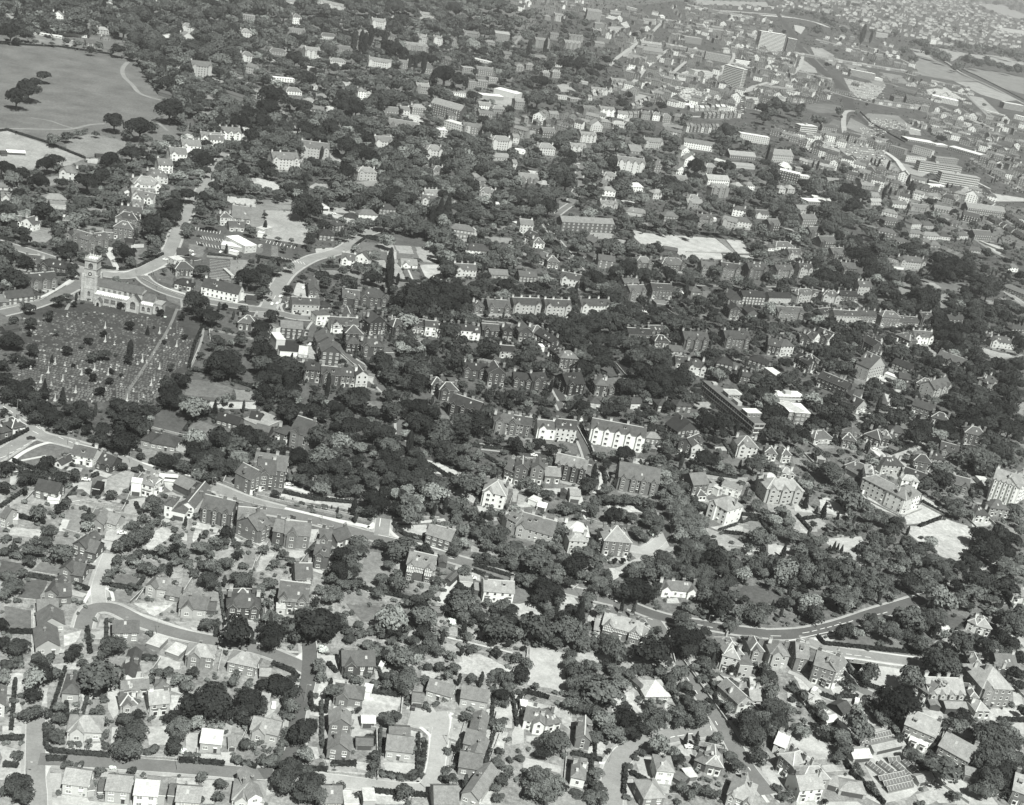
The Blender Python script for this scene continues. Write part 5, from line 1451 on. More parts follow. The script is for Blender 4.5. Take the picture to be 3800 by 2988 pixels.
H 1975 660 2130 670 35 9 g m 6 6
H 530 340 660 350 50 10 h m 5 3
+ 660 270 750 250 50 9 h m 5 4
H 740 180 850 200 45 9 h m 8 3
H 865 160 1025 170 45 9 h m 9 6
H 1040 120 1180 130 50 10 h m 5 4
H 715 540 830 560 50 10 g1 v 9 5
+ 830 530 945 560 60 9 G v 9 5
H 1230 570 1365 578 30 9 g1 m 9 7
H 1830 950 1925 960 60 10 h1 v 5 5
H 1960 950 2150 960 50 11 g2 v 5 5
H 1400 30 1530 50 45 9 g1 v 8 4
H 0 290 60 310 60 12 f m 7 8
H 10 310 60 320 40 6 f o 9 9
H 555 90 620 90 30 6 G o 9 8
H 1080 1330 1180 1330 40 8 f o 6 5
H 940 1530 990 1540 40 5 f o 8 6
H 1640 1580 1720 1580 40 7 f o 6 5
H 2000 50 2060 55 20 6 g o 7 8
t 430 50 130 d 380 90 90 d 500 110 70 b 75 240 40 k 80 300 30 b 190 325 28 b 300 340 26 b 340 380 20 s 230 410 36 b 350 465 28 b 470 310 60 d 450 350 60 d 640 330 45 b 1090 190 90 b 1180 150 80 b 1260 200 90 b 1350 180 90 b 1340 250 70 b 1450 230 90 b 1500 280 80 b 1480 200 80 k 1250 60 60 b 1320 100 60 b 1210 60 50 b 1560 100 70 c 1620 90 80 c 1500 90 60 d 1740 80 90 b 1840 50 70 b 1900 100 70 b 1800 130 60 b 1950 130 60 b 2050 70 40 b 2100 140 70 b 2140 60 60 b 1130 540 70 k 1130 620 80 k 1130 700 80 k 980 480 32 b 1370 510 38 b 1600 440 40 c 1620 540 70 d 1680 620 60 d 1700 700 60 d 1590 600 50 b 1660 470 50 c 1340 820 150 d 1450 790 130 d 1600 780 130 d 1700 800 110 d 1760 850 80 d 1240 860 90 d 1550 880 110 d 1400 880 110 d 1650 890 90 d 1180 860 60 d 1280 665 26 y 1420 670 26 y 1500 680 28 y 1200 680 36 k 920 660 30 s 870 570 60 b 740 600 50 b 1030 620 50 b 790 680 60 b 580 690 60 b 560 640 60 b 860 740 60 b 640 820 50 b 560 770 60 b 700 880 40 b 270 760 50 d 280 560 60 b 180 590 60 b 40 600 90 d 70 690 80 b 60 780 60 b 120 560 60 b 130 980 70 d 220 1000 40 b 50 1080 90 d 60 1140 60 d 550 1100 80 b 60 1280 110 d 120 1320 90 d 60 1360 80 d 140 1450 100 d 60 1520 90 d 180 1520 80 d 300 1530 110 d 320 1600 90 d 80 1620 90 d 200 1640 80 d
t 1300 1140 50 b 1450 1220 60 b 1510 1240 80 d 1610 1190 60 b 1740 1190 70 b 1700 1240 50 b 1660 1320 40 k 1920 1250 60 b 1870 1290 50 b 1060 1370 110 b 1120 1440 60 b 1220 1390 70 b 1270 1330 50 b 1360 1350 60 b 1330 1420 50 b 1430 1400 60 b 1520 1370 60 b 1560 1420 60 b 1480 1440 60 b 1300 1500 60 b 1340 1570 60 d 1260 1560 60 b 1220 1520 40 b 1120 1250 40 b 610 1560 50 k 600 1640 50 k 610 1490 30 k 820 1620 60 b 740 1650 60 b 500 1600 50 b 920 1670 50 b 540 1680 60 b 1040 1640 26 s 1120 1660 60 b 1200 1640 50 b 1280 1650 50 b 1380 1600 50 b 1760 1660 50 d 1830 1640 60 b 1720 1490 40 b 1900 1600 50 b 2060 1650 50 b 2000 1420 40 b 1960 260 40 b 2100 270 40 b 1990 280 24 c 2090 280 24 c 1940 400 30 b 1560 350 50 b 1880 240 30 b 1940 500 50 b 2030 510 50 b 2100 470 40 b 2060 440 40 b 2050 700 60 b 2120 730 70 d 1950 700 60 b 2150 800 60 b 2080 790 50 b 1760 560 50 b 1870 720 60 b 1690 750 60 d 680 290 30 s 820 240 30 s 1000 200 40 s 900 200 30 s 1680 1180 20 b 2130 880 40 b 1800 880 40 d 880 1300 40 s 1170 1200 40 b 1360 1060 20 s 1700 1310 30 b
h 820 400 940 310 1030 320 ; 1000 600 1240 690 1600 700 ; 1500 390 1560 540 1600 660 ; 760 180 980 210 1060 220 ; 860 300 1040 350 ; 440 590 600 650 860 680 ; 560 570 700 570 ; 700 1200 900 1340 960 1420 1080 1560 ; 930 1380 1200 1700 ; 1200 1440 1420 1480 ; 1900 360 2169 440 ; 1600 1180 1660 1310 ; 1860 200 2169 190 ; 1600 470 1900 520 ; 1990 420 2169 430 ; 860 560 1000 560 ; 0 480 300 530 ; 1820 1010 2169 1030 ; 1450 500 1560 545 ; 1130 1500 1180 1600
w 1810 980 1950 1010 ; 1700 1320 1850 1340 2080 1390 ; 860 1430 700 1290 ; 1190 1240 1310 1290 ; 480 660 540 640 ; 1010 690 1230 745 ; 190 1240 180 1390 ; 1180 1250 1450 1330 ; 940 1600 1060 1640 ; 820 340 900 345
R rd 8.5 6 60 1000 110 900 160 780 240 650 330 570 480 490 640 450 760 400 860 310 960 270 1060 240
R rd 7 4 -60 920 80 935 200 960 330 990 480 1000 560 1010
R rd 6 3 560 1010 500 1080 470 1160
R rd 4.5 3 700 1250 800 1340 930 1430 1000 1520 1100 1620 1180 1708
R path 2.4 8 300 620 340 570 500 480
R path 1.8 8 0 910 60 880 90 820 120 760
R path 1.8 7 250 860 210 900 260 970 400 1005
R rd 5 3 1810 1000 1950 1010 2169 1030
R path 1.5 8 1290 590 1330 680
R path 1.5 7 830 400 900 340
M 150 840 165 810 ; 0 940 100 950 ; 700 1290 900 1440
P 7 80 80 320 90 440 180 440 360 400 375 80 320
P 6 -60 0 300 40 300 80 60 80 80 330 -60 200
P 3 0 330 400 400 340 540 0 460
P 4 200 430 260 400 480 440 440 490 400 530 180 480
P 8 500 410 640 400 820 430 760 460 520 480
P 7 650 60 740 60 850 100 850 150 780 110 650 100
P 8 550 90 620 90 740 130 700 160 560 110
P 6 500 200 560 190 540 240 500 250
P 4 880 290 1400 300 1480 390 1300 390 1000 350 900 330
P 5 900 350 1480 400 1560 545 1380 545 1080 500 850 430 840 380
P 7 1030 370 1160 378 1190 440 1060 432
P 7 1175 382 1310 388 1340 455 1210 448
P 7 1350 395 1490 403 1550 530 1390 520
P 8 1110 435 1190 440 1190 500 1120 498
P 8 1385 545 1560 545 1620 690 1500 690 1430 640
P 7 1100 500 1200 505 1270 670 1190 690 1130 600
P 7 1000 510 1090 505 1130 580 1050 560
P 5 1250 590 1380 600 1390 670 1280 680
P 5 1000 700 1240 690 1600 710 1500 740 1250 750
P 9 310 800 350 690 410 690 440 830
P 8 350 900 420 1020 560 1000 480 920
P 3 380 990 520 990 500 1090 430 1050
P 1 230 1180 370 1190 440 1340 240 1300
P 8 200 1310 340 1310 340 1340 200 1340
P 7 430 1210 500 1220 510 1350 440 1340
P 5 720 1290 900 1420 860 1430 700 1350
P 6 520 590 880 600 1000 650 980 680 780 660 500 620
P 5 850 680 1060 690 1060 750 860 720
P 5 1560 400 1720 400 1700 460 1600 450
P 7 1640 330 1800 330 1780 380 1660 360
P 6 1930 300 2169 320 2169 370 1960 350
P 6 1940 240 2169 210 2169 240 1960 270
P 6 2000 440 2169 450 2169 490 2020 490
P 5 1780 690 1860 670 1900 720 1820 770 1760 740
P 4 1130 1520 1220 1530 1210 1600 1150 1580
P 4 1080 1170 1200 1200 1170 1260 1110 1220
P 6 1340 1160 1420 1170 1400 1240 1340 1240
P 4 1810 1210 1880 1220 1860 1270 1810 1260
P 4 1740 1530 1900 1540 1880 1640 1760 1600
P 4 400 1560 440 1560 480 1640 380 1700
P 4 640 1640 720 1680 700 1708 640 1708
P 4 920 1570 1060 1620 1020 1700 940 1680
P 4 1300 1620 1480 1640 1440 1700 1260 1690
P 8 300 880 380 880 380 900 300 900
P 7 1710 1295 1850 1325 1830 1345 1710 1310
P 6 1940 1320 1990 1310 2060 1370 1930 1370
P 5 0 380 60 380 50 450 0 450
C 22 820 10 9 c
C 112 855 60 1 c
C 210 822 80 9 c
C 138 885 85 9 c
C 183 880 80 9 c
C 403 748 85 9 c
C 460 1228 80 9 c
C 355 968 5 2 c
C 35 400 80 8 v
C 660 118 170 9 c
C 785 1300 170 2 c
T 1 2
D 435434
D 544434
D 455555
D 666656
D 565655
D 565666
H 410 260 850 280 80 11 g m 5 7
H 55 690 205 700 50 9 g m 5 5
H 405 710 570 740 60 10 g1 v 8 4
H 5 960 235 965 80 10 g2 v 7 4
H 270 970 490 980 80 10 g2 v 7 4
H 580 950 830 950 60 10 g2 v 8 4
H 985 850 1120 845 80 10 g2 v 6 5
+ 940 760 1070 760 60 8 g v 6 5
H 1175 830 1350 840 75 11 g v 5 4
H 1510 810 1600 815 40 9 h v 6 5
H 1590 640 1710 655 80 11 g2 v 6 5
H 1760 650 1920 670 80 11 g2 v 6 4
H 1990 660 2150 670 80 11 g2 v 5 4
H 1260 590 1460 600 55 11 h2 v 5 5
H 1040 590 1180 600 70 10 h2 v 5 6
H 680 530 730 530 50 10 h v 6 5
+ 720 570 860 590 70 10 g2 v 6 5
H 210 530 270 550 60 10 g v 4 5
+ 290 570 390 580 60 10 h v 5 5
H 60 270 170 280 70 10 g v 8 6
H 95 340 160 370 60 10 g v 4 4
+ 175 400 270 410 45 10 h v 9 5
H 600 330 710 400 25 10 g1 v 5 6
H 960 120 1150 150 30 10 h m 7 7
H 1280 180 1400 190 50 10 h m 5 6
H 1560 220 1690 230 70 10 g2 v 6 5
H 1770 220 1890 250 60 10 g1 v 7 7
H 1890 220 2020 240 50 10 h m 8 5
H 1860 130 1970 150 60 9 h v 9 5
H 1480 60 1610 70 40 10 g1 v 6 6
H 750 60 890 70 30 9 g2 v 7 6
H 1940 880 2130 890 70 10 g m 5 3
+ 1830 870 1950 880 40 12 G v 4 4
H 1830 1000 1920 1010 80 14 G v 4 3
H 1990 990 2080 1000 40 12 G v 5 4
H 980 1180 1170 1190 50 9 g v 5 3
+ 1160 1160 1280 1160 50 9 g3 v 4 4
+ 1200 1240 1330 1250 50 9 h v 4 3
H 1445 1260 1650 1270 85 12 g3 v 5 4
H 1790 1250 2000 1260 85 12 g2 v 5 4
H 1380 1410 1470 1420 40 9 g v 6 4
+ 1480 1480 1630 1500 80 11 h2 v 8 4
H 1720 1420 1860 1450 50 10 h m 4 3
H 1990 1390 2140 1440 50 10 h m 4 3
H 1870 1530 2020 1560 60 10 h v 5 4
H 0 1580 155 1600 70 9 g2 v 4 3
H 160 1610 285 1600 80 10 g1 v 4 3
H 690 1650 800 1660 90 12 h v 4 5
+ 800 1650 940 1640 60 12 g2 v 4 5
H 445 1650 600 1640 90 14 g1 v 2 3
H 390 1420 545 1430 90 10 h v 4 6
+ 270 1280 390 1390 60 10 h v 3 3
+ 180 1180 320 1260 60 9 g v 3 3
H 45 1190 160 1200 80 12 G v 4 5
+ 160 1180 280 1180 60 10 h v 4 5
H 205 1280 270 1285 40 6 f o 9 9
H 1220 900 1330 910 25 10 f o 5 6
H 1110 980 1160 985 30 5 f o 9 9
H 1280 430 1400 450 20 8 g o 3 5
H 880 380 960 390 25 8 g o 6 7
H 0 200 40 220 20 6 f o 8 8
H 1660 1700 1750 1708 100 12 f B 4 8
H 1800 1708 1930 1710 70 8 f m 7 8
H 1690 180 1730 180 20 5 g o 8 8
H 2060 150 2169 160 40 9 g1 v 8 5
H 1400 830 1440 840 50 8 G o 4 9
H 940 30 1060 40 15 6 f o 7 8
H 1330 1300 1440 1310 30 8 g1 v 7 5
t 1060 180 60 b 1210 190 70 b 1350 210 70 b 1500 220 60 b 1660 240 60 b 1780 260 60 b 1920 270 50 b 2030 300 55 b 880 120 60 d 950 160 60 b 830 100 70 b 720 110 60 b 700 70 50 b 310 60 90 d 240 90 60 b 380 130 50 b 200 110 60 b 110 80 50 b 20 100 60 b 400 310 55 b 360 250 60 b 480 290 50 b 520 370 60 b 590 420 60 b 840 380 100 b 900 430 80 b 760 370 50 b 960 290 60 b 1000 400 80 b 1080 420 70 b 1220 410 60 d 1240 360 30 b 1200 480 60 b 1060 420 60 b 1300 290 20 b 1530 510 60 b 1450 480 30 b 1690 500 30 b 1830 490 50 b 1960 510 50 b 2080 390 60 b 2100 460 60 b 2140 600 50 b 970 590 100 d 1010 520 60 d 940 640 60 d 1120 640 90 b 1200 640 70 b 1100 690 60 b 1320 620 90 d 1380 660 60 d 1520 630 80 b 1600 690 60 b 1480 680 60 b 640 560 80 b 560 520 60 b 620 640 60 b 700 660 90 b 660 720 60 b 760 700 60 b 840 620 50 b 860 720 60 b 1470 780 45 k 1470 830 30 k 1700 830 50 b 540 760 35 k 540 830 35 k 620 690 60 b 700 620 60 b 130 430 70 b 30 460 60 b 60 750 60 b 20 790 60 b 330 700 50 b 440 600 50 b 340 600 40 b 1990 230 50 b 2080 210 40 b 1640 170 50 b 1180 110 50 b 1640 60 60 b 1740 50 60 b 1840 60 60 b 1960 90 60 b 2060 60 50 d 2140 60 50 d
t 520 920 60 b 60 990 80 b 160 1010 70 b 250 1000 60 b 340 1020 80 b 420 1060 90 b 520 1020 80 b 560 1100 100 b 650 1060 90 b 380 1110 80 b 470 1130 80 b 600 1000 60 b 700 980 80 b 780 990 80 b 870 1010 80 b 760 1060 80 b 840 1080 60 b 860 840 70 b 920 870 70 b 980 900 60 b 1050 900 60 b 900 780 60 b 1030 960 80 b 1090 1020 60 b 960 1020 50 b 1200 1000 60 b 1280 1000 60 b 1350 1010 60 b 1420 940 70 b 1460 1000 60 b 1520 1060 60 b 1440 1060 60 b 1360 880 50 b 1560 1180 90 b 1380 1160 60 b 1370 1220 60 b 700 1180 90 b 560 1200 90 b 620 1270 90 b 740 1290 110 b 820 1200 90 b 860 1290 70 b 1040 1200 80 b 1100 1220 80 b 1180 1270 60 b 1060 1290 90 b 1160 1320 80 b 1260 1330 90 b 1310 1290 50 b 1310 1380 60 b 760 1380 90 b 640 1330 60 b 700 1420 60 b 1080 1450 100 d 1180 1500 130 d 1280 1460 110 d 1380 1530 110 d 1300 1570 110 d 1440 1480 80 d 1200 1600 90 d 1440 1620 80 d 1100 1560 80 d 1340 1660 90 d 1040 1600 60 d 1690 1530 80 b 1650 1580 60 b 1760 1560 50 b 1700 1160 60 b 1760 1020 60 b 1820 1080 60 b 1700 960 60 b 1740 880 60 b 1860 1160 60 b 2040 1200 60 b 2100 1160 60 b 2000 1080 60 b 2060 1040 60 b 1940 1060 50 b 1640 880 60 b 1560 860 50 b 1560 930 50 b 1480 860 50 b 600 1440 110 d 540 1500 80 d 490 1450 60 d 660 1480 60 b 220 1410 60 b 120 1340 70 b 60 1300 50 b 340 1420 40 b 320 1500 50 d 400 1540 50 d 290 1540 50 b 200 1680 60 b 80 1680 70 b 20 1640 50 b 330 1590 40 k 930 1620 60 b 1000 1600 50 k 880 1700 60 b 960 1690 50 b 560 1680 60 d 640 1640 40 d 1560 1620 60 b 1900 1680 80 d 2000 1680 90 d 2100 1640 90 d 1960 1600 60 b 2140 1560 60 d 2080 1520 60 b 1920 1500 50 k 1760 1320 50 b 1900 1320 50 b 2100 1340 50 b 1950 1340 40 b 1780 1160 40 b 2120 1050 50 b 2140 960 50 b 1320 1130 50 b 900 1140 50 b 480 1250 50 d 420 1180 50 d
h 0 650 200 640 400 660 ; 900 590 1040 660 ; 1370 690 1560 700 1780 710 ; 590 1330 720 1500 ; 780 1480 820 1520 1000 1500 ; 1040 220 1500 280 2000 310 ; 270 190 330 260 ; 360 350 500 470 ; 0 600 120 610 ; 580 870 900 960 ; 1600 710 1700 740 ; 820 1330 900 1480 ; 1940 320 2100 480 ; 1540 1580 1650 1580
w 280 200 350 360 ; 420 370 500 480 ; 980 1510 880 1390 ; 590 1380 660 1460 ; 1470 440 1900 450 ; 1160 850 1350 870 ; 1300 920 1370 970
R rd 5 4 380 120 460 60 540 10 600 -20
R rd 5 3 200 640 420 660 600 680
R rd 5 3 1370 700 1560 710 1790 720 1900 740
R rd 4.5 4 270 190 340 290 420 380 500 480 560 560 620 640
R rd 5 2 360 1560 400 1640 440 1708
R rd 6 5 1480 1640 1660 1650
R path 1.4 8 290 200 350 290 420 370 490 470
R path 2 6 560 900 900 950
P 8 1020 250 1100 270 1200 360 1130 400 1040 320
P 8 1090 275 1720 320 1880 450 1300 430 1200 360
P 6 1730 320 1800 330 1900 450 1880 450
P 8 1810 330 1950 340 2010 450 1910 450
P 9 1380 430 1770 450 1800 500 1460 500
P 8 1790 455 2060 470 2030 520 1870 510 1800 480
P 7 640 270 860 280 840 330 660 320
P 6 400 130 560 130 640 160 400 140
P 3 800 1390 880 1380 980 1490 900 1540 810 1530 790 1470
P 1 880 1370 1030 1370 1000 1450 940 1470
P 6 0 440 200 450 200 500 0 490
P 5 0 520 200 540 180 580 0 570
P 5 220 640 400 650 400 680 220 670
P 5 400 0 520 0 420 80 380 110
P 6 1080 190 1160 180 1150 220 1100 220
P 6 800 680 860 680 860 700 800 700
P 5 1620 770 1700 760 1660 830 1610 830
P 5 1600 960 1660 970 1640 1020 1590 1010
P 6 1200 870 1380 870 1380 900 1210 900
P 6 1340 20 1500 70 1420 60 1340 40
P 6 880 320 930 330 960 380 900 380
P 4 1490 1620 1660 1620 1660 1670 1480 1660
P 7 1950 1420 2060 1520 2020 1520 1930 1450
P 6 1890 1330 1980 1340 1940 1370 1880 1360
P 4 130 760 280 780 200 800 120 790
P 5 1780 1500 1860 1510 1840 1560 1780 1550
P 6 2040 330 2169 350 2169 370 2040 340
P 4 300 1660 360 1640 380 1708 320 1708
P 8 640 1140 750 1135 680 1165 640 1160
C 690 265 10 9 c
C 755 270 10 9 c
C 1145 945 5 9 c
C 430 640 5 9 c
C 1535 1500 20 9 c
C 1580 1490 20 9 c
T 1 3
D 656433
D 567443
D 577654
D 556775
D 566676
D 565676
H 0 870 185 875 50 9 g m 7 3
H 235 870 385 860 70 10 h2 v 7 5
H 450 860 600 880 60 10 h2 v 7 5
H 600 850 750 860 50 9 g v 4 3
H 70 1000 290 1010 60 9 g2 v 6 5
H 440 1010 540 1000 50 9 g v 6 2
H 550 1030 755 1040 60 9 g v 7 4
+ 755 1030 910 1040 60 9 g v 6 4
H 945 1060 1100 1070 80 10 h v 6 5
+ 1100 1060 1265 1070 40 9 g v 5 4
H 1285 1060 1380 1060 70 9 g1 v 5 4
H 1530 1030 1660 1030 20 9 g v 5 4
H 260 1210 350 1240 60 12 G v 4 4
+ 350 1240 450 1200 60 12 G v 9 4
H 430 1210 480 1230 60 10 G v 4 3
+ 480 1235 575 1200 60 12 G v 9 3
H -20 1300 90 1320 80 10 g v 3 4
+ 90 1320 200 1320 90 10 h v 8 5
H 190 1390 330 1480 80 10 g v 3 3
+ 330 1480 430 1440 100 11 h v 7 4
H 745 1240 880 1320 80 10 g1 v 4 3
+ 880 1310 970 1270 100 12 G v 8 3
H 745 1470 830 1510 100 12 g v 3 4
+ 830 1530 960 1500 110 12 G v 7 5
H 400 1570 640 1670 80 10 g v 3 3
+ 640 1670 710 1620 90 10 h v 7 4
H 1070 1180 1190 1240 50 10 h v 5 5
H 1230 1210 1390 1220 60 10 g2 v 9 5
H 1040 1420 1190 1480 50 9 g m 4 2
H 1100 1540 1200 1560 40 9 g v 4 4
H 1240 1600 1390 1640 60 10 h v 5 5
+ 1390 1680 1530 1640 80 12 g3 v 7 5
H 1420 1360 1640 1440 50 10 g3 v 4 5
H 1750 1570 1840 1620 70 10 h v 4 5
+ 1840 1640 1950 1590 80 10 h1 v 7 5
H 1880 1240 2080 1270 55 10 h1 v 8 5
+ 1840 1170 1900 1180 30 6 h v 6 4
H 1110 570 1320 590 60 12 h2 v 7 5
+ 1000 540 1100 570 25 8 g v 5 6
+ 1060 580 1150 590 20 6 f o 9 6
H 750 800 860 810 80 10 g v 7 5
H 720 620 800 650 20 12 g1 v 4 5
H 620 620 740 630 50 12 g1 v 4 5
H 540 500 650 500 50 12 g1 v 5 5
H 440 400 565 400 50 12 g1 v 4 5
H 350 320 460 320 50 12 g1 v 5 5
H 280 230 400 230 70 12 g v 6 6
H 250 120 350 120 40 12 g1 v 7 7
H 60 660 200 660 70 10 g2 v 6 5
H 250 650 360 660 80 10 g2 v 7 4
H 170 500 280 500 50 10 g2 v 7 5
H 60 420 210 420 30 10 h v 9 5
H 0 430 50 430 30 7 h m 9 5
H 0 260 90 260 60 11 g1 v 4 5
H 920 300 1080 330 45 10 h m 5 5
H 960 120 1090 150 30 10 h m 8 7
H 980 210 1100 220 40 10 h m 5 5
H 1210 240 1290 240 45 10 h m 8 5
H 1060 370 1180 370 20 9 h m 5 5
H 1190 310 1310 320 35 9 h m 7 6
H 1310 330 1450 340 35 9 h m 8 7
H 1450 330 1540 340 30 9 h m 8 4
H 1300 370 1380 380 25 9 h m 6 6
H 1370 400 1460 410 25 9 h m 6 6
H 1600 330 1690 330 35 8 h m 8 5
H 1310 240 1400 240 30 9 h m 7 5
H 1540 220 1610 230 30 9 h m 5 5
H 1740 330 1890 340 40 12 g v 5 5
H 1640 170 1770 200 50 12 g v 3 4
H 1680 100 2000 140 40 14 g v 5 7
H 2030 600 2110 610 40 8 h m 9 6
H 1970 760 2170 840 40 9 h m 5 6
H 1200 80 1360 100 30 9 g2 v 6 5
H 1400 90 1560 120 30 8 g v 5 7
H 1050 60 1170 70 35 9 g2 v 8 5
H 870 40 960 40 30 8 g m 8 7
H 380 0 530 20 30 10 f o 9 9
H 60 1550 130 1550 60 16 f m 7 8
H 980 1490 1110 1540 25 6 f o 9 9
H 60 1700 320 1708 30 12 f B 8 9
H 1780 340 2000 460 5 3 f o 8 8
H 700 1700 860 1708 40 10 h m 6 4
H 2060 1110 2169 1110 20 8 h m 5 4
H 1700 440 1820 450 20 9 h m 7 5
H 2030 160 2169 190 30 8 g2 v 8 5
L 1700 -60 2169 260 30 8 4 4 12
L 1850 160 2169 350 25 8 4 4 9
L 1450 420 1620 500 20 8 6 6 6
L 1440 -20 1620 60 40 9 5 5 5
t 180 90 90 b 100 60 60 b 200 150 60 b 40 60 60 b 540 60 90 b 490 90 70 b 620 50 60 b 720 60 80 d 560 150 110 b 650 190 90 b 540 240 100 b 620 280 70 b 800 120 80 b 870 110 80 b 760 180 70 b 700 150 60 b 560 310 60 b 730 350 80 d 680 400 80 b 720 460 90 d 820 470 110 d 860 540 90 d 790 560 90 d 880 620 90 d 840 640 60 d 960 400 90 b 1020 440 60 b 920 380 60 b 1210 410 80 d 1260 350 60 b 1300 450 60 b 1130 440 60 b 1180 470 60 b 1060 440 60 b 1440 500 80 d 1480 580 110 d 1420 610 70 d 1560 560 110 d 1640 600 100 d 1680 540 80 d 1540 640 60 d 1590 520 60 d 1710 620 60 d 1820 700 100 b 1900 690 80 b 1860 780 100 b 1780 740 80 b 1940 740 60 b 1620 640 44 l 1080 660 70 b 1050 620 50 b 1040 780 50 b 970 720 50 b 920 780 40 b 1230 650 60 b 1200 620 50 b 1290 620 18 y 1335 632 18 y 1330 820 130 d 1200 830 70 b 1260 780 70 b 1390 880 80 d 1250 880 70 b 1100 890 70 b 1060 920 50 b 1140 920 50 b 900 880 50 b 870 740 40 b 1540 880 70 d 1600 850 60 b 1680 820 60 b 1560 960 60 d 1710 940 60 b 1720 880 50 b 1860 950 80 b 1960 930 70 b 2060 900 80 b 2120 940 60 b 1800 1040 60 b 1900 1020 60 b 480 640 90 d 560 660 90 d 640 680 80 d 460 720 60 d 560 730 60 d 680 740 60 d 380 720 40 b 520 590 60 b 400 640 40 b 440 480 50 b 380 480 50 b 480 530 40 b 330 480 50 b 120 280 60 b 60 310 50 b 200 210 60 b 300 330 50 b 240 300 40 b 100 720 50 b 200 700 50 b 10 640 50 b 300 700 40 b 20 300 50 b 190 20 50 b
t 330 920 80 d 270 910 60 d 210 890 40 b 480 880 50 b 400 850 40 b 350 1000 60 b 420 960 60 d 230 1060 50 b 120 1070 50 b 50 1060 50 b 450 1060 60 d 560 1090 50 b 640 1060 50 b 700 1060 40 b 640 1120 50 b 680 1180 60 b 600 1180 60 b 850 1080 50 b 960 1110 40 b 1140 1100 50 b 600 1260 80 b 540 1290 90 b 480 1330 60 b 640 1330 70 b 700 1270 50 b 560 1370 60 b 660 1420 60 b 140 1380 70 d 60 1390 60 b 700 1400 40 b 380 1300 50 b 300 1290 40 b 260 1390 30 b 1120 1260 80 b 1020 1200 60 b 1180 1200 30 b 1280 1300 60 b 1340 1320 60 b 1220 1360 50 b 1400 1250 50 d 1440 1060 110 d 1540 1080 90 d 1620 1100 90 d 1500 1150 90 d 1400 1130 70 d 1580 1180 90 d 1660 1170 60 b 1700 1080 60 b 1520 1240 70 d 1620 1250 60 d 1740 1160 60 b 1780 1200 50 b 1640 1310 60 b 1720 1340 60 d 1560 1300 50 d 1700 1400 60 b 1780 1330 50 b 1840 1390 80 d 1940 1400 80 d 2020 1440 80 d 1900 1460 70 d 2080 1490 80 d 2140 1420 60 d 1740 1450 60 b 2100 1380 60 b 1980 1500 60 d 2140 1560 60 d 2060 1560 60 d 1500 1440 60 b 1440 1410 40 b 1420 1460 60 b 1340 1440 50 b 1500 1520 60 b 1620 1500 60 b 1560 1560 60 d 1640 1560 60 d 1600 1640 80 d 1700 1660 60 d 1680 1600 60 d 1660 1700 60 b 900 1570 70 b 960 1600 60 b 1020 1570 50 b 850 1600 50 b 600 1650 60 d 560 1690 60 d 30 1620 60 d 100 1600 60 d 180 1630 60 b 280 1600 50 b 230 1560 40 b 1980 1620 80 d 1900 1680 80 d 2060 1680 80 d 2140 1640 60 d 2120 1280 40 b 1280 1400 40 b 1100 1360 40 b 1380 1380 40 b 1460 1600 30 b 1500 1250 60 d
h 770 220 900 330 ; 1280 640 1500 690 ; 150 1120 260 1150 ; 600 1380 740 1520 ; 930 190 1000 260 ; 980 1100 1260 1090 ; 220 1230 460 1330 ; 1170 640 1280 700 ; 1720 640 1960 700 ; 1700 1240 1860 1330 ; 580 1400 680 1480
w 100 1130 270 1140 ; 920 180 1080 260 ; 750 1060 900 1070 ; 660 1500 860 1560 ; 1450 1000 1660 1020
R rd 5.5 3 -20 745 180 750 400 770 500 770
R rd 4.5 5 1500 150 1640 240 1740 320 1900 430 2000 480
R rd 4.5 5 1880 640 2000 760 2169 880
R rd 4 4 780 200 900 230 1000 260
R path 2 6 100 1130 260 1145
R path 2.4 6 1700 1220 1860 1310 2000 1340 2160 1310
P 4 680 240 760 230 900 330 870 370 820 390 790 320 700 290
P 6 930 640 1010 650 1000 690 930 680
P 6 1130 640 1180 700 1230 740 1140 830 1090 830 1110 740
P 5 1290 660 1480 690 1660 700 1720 770 1470 760 1300 710
P 7 1310 690 1410 700 1470 740 1430 755
P 6 1470 780 1540 790 1500 960 1450 950
P 6 740 840 800 850 860 900 830 920 740 880
P 6 880 810 1000 830 1030 860 900 840
P 8 1800 350 1900 370 2000 400 1990 440 1960 460
P 6 940 580 1060 580 1100 600 940 590
P 7 1700 1220 1860 1260 1960 1290 2140 1310 2120 1330 1900 1340
P 5 680 1500 760 1490 860 1550 780 1580
P 7 1300 1190 1440 1280 1410 1340 1370 1300
P 8 980 1610 1120 1600 1170 1708 1010 1708
P 4 1050 1020 1100 1100 980 1080
P 8 1180 1130 1300 1150 1300 1250 1180 1250
P 8 930 1500 980 1480 1030 1560 960 1560
P 6 1960 820 2169 860 2169 900 2000 860
P 6 1700 840 1960 850 1900 880 1760 870
P 6 580 1540 700 1540 640 1620 580 1600
P 4 760 220 1000 250 960 270 800 240
P 7 120 230 240 250 200 280
P 5 220 1010 240 1020 300 1100 200 1120
T 2 0
D 233554
D 222255
D 122233
D 233333
D 233333
H 10 320 95 300 60 8 h v 5 4
+ 100 280 215 250 60 10 h v 5 4
H 598 510 780 552 75 9 g v 9 4
H 820 560 940 600 55 9 g2 v 3 3
H 462 548 520 570 40 9 G m 9 3
H 1105 790 1190 800 110 5 g o 9 8
+ 1190 780 1290 810 95 9 g v 9 6
+ 1300 800 1380 740 100 5 g v 9 8
H 1385 975 1450 990 110 9 h v 9 4
+ 1450 990 1560 1015 70 9 h o 9 4
+ 1530 960 1640 980 90 22 G v 9 4
H 1465 740 1590 800 55 10 g o 3 6
H 1690 1010 1940 1070 120 11 g3 v 4 4
H 2000 1110 2230 1130 120 10 g2 v 5 5
H 290 810 480 850 72 9 g m 5 3
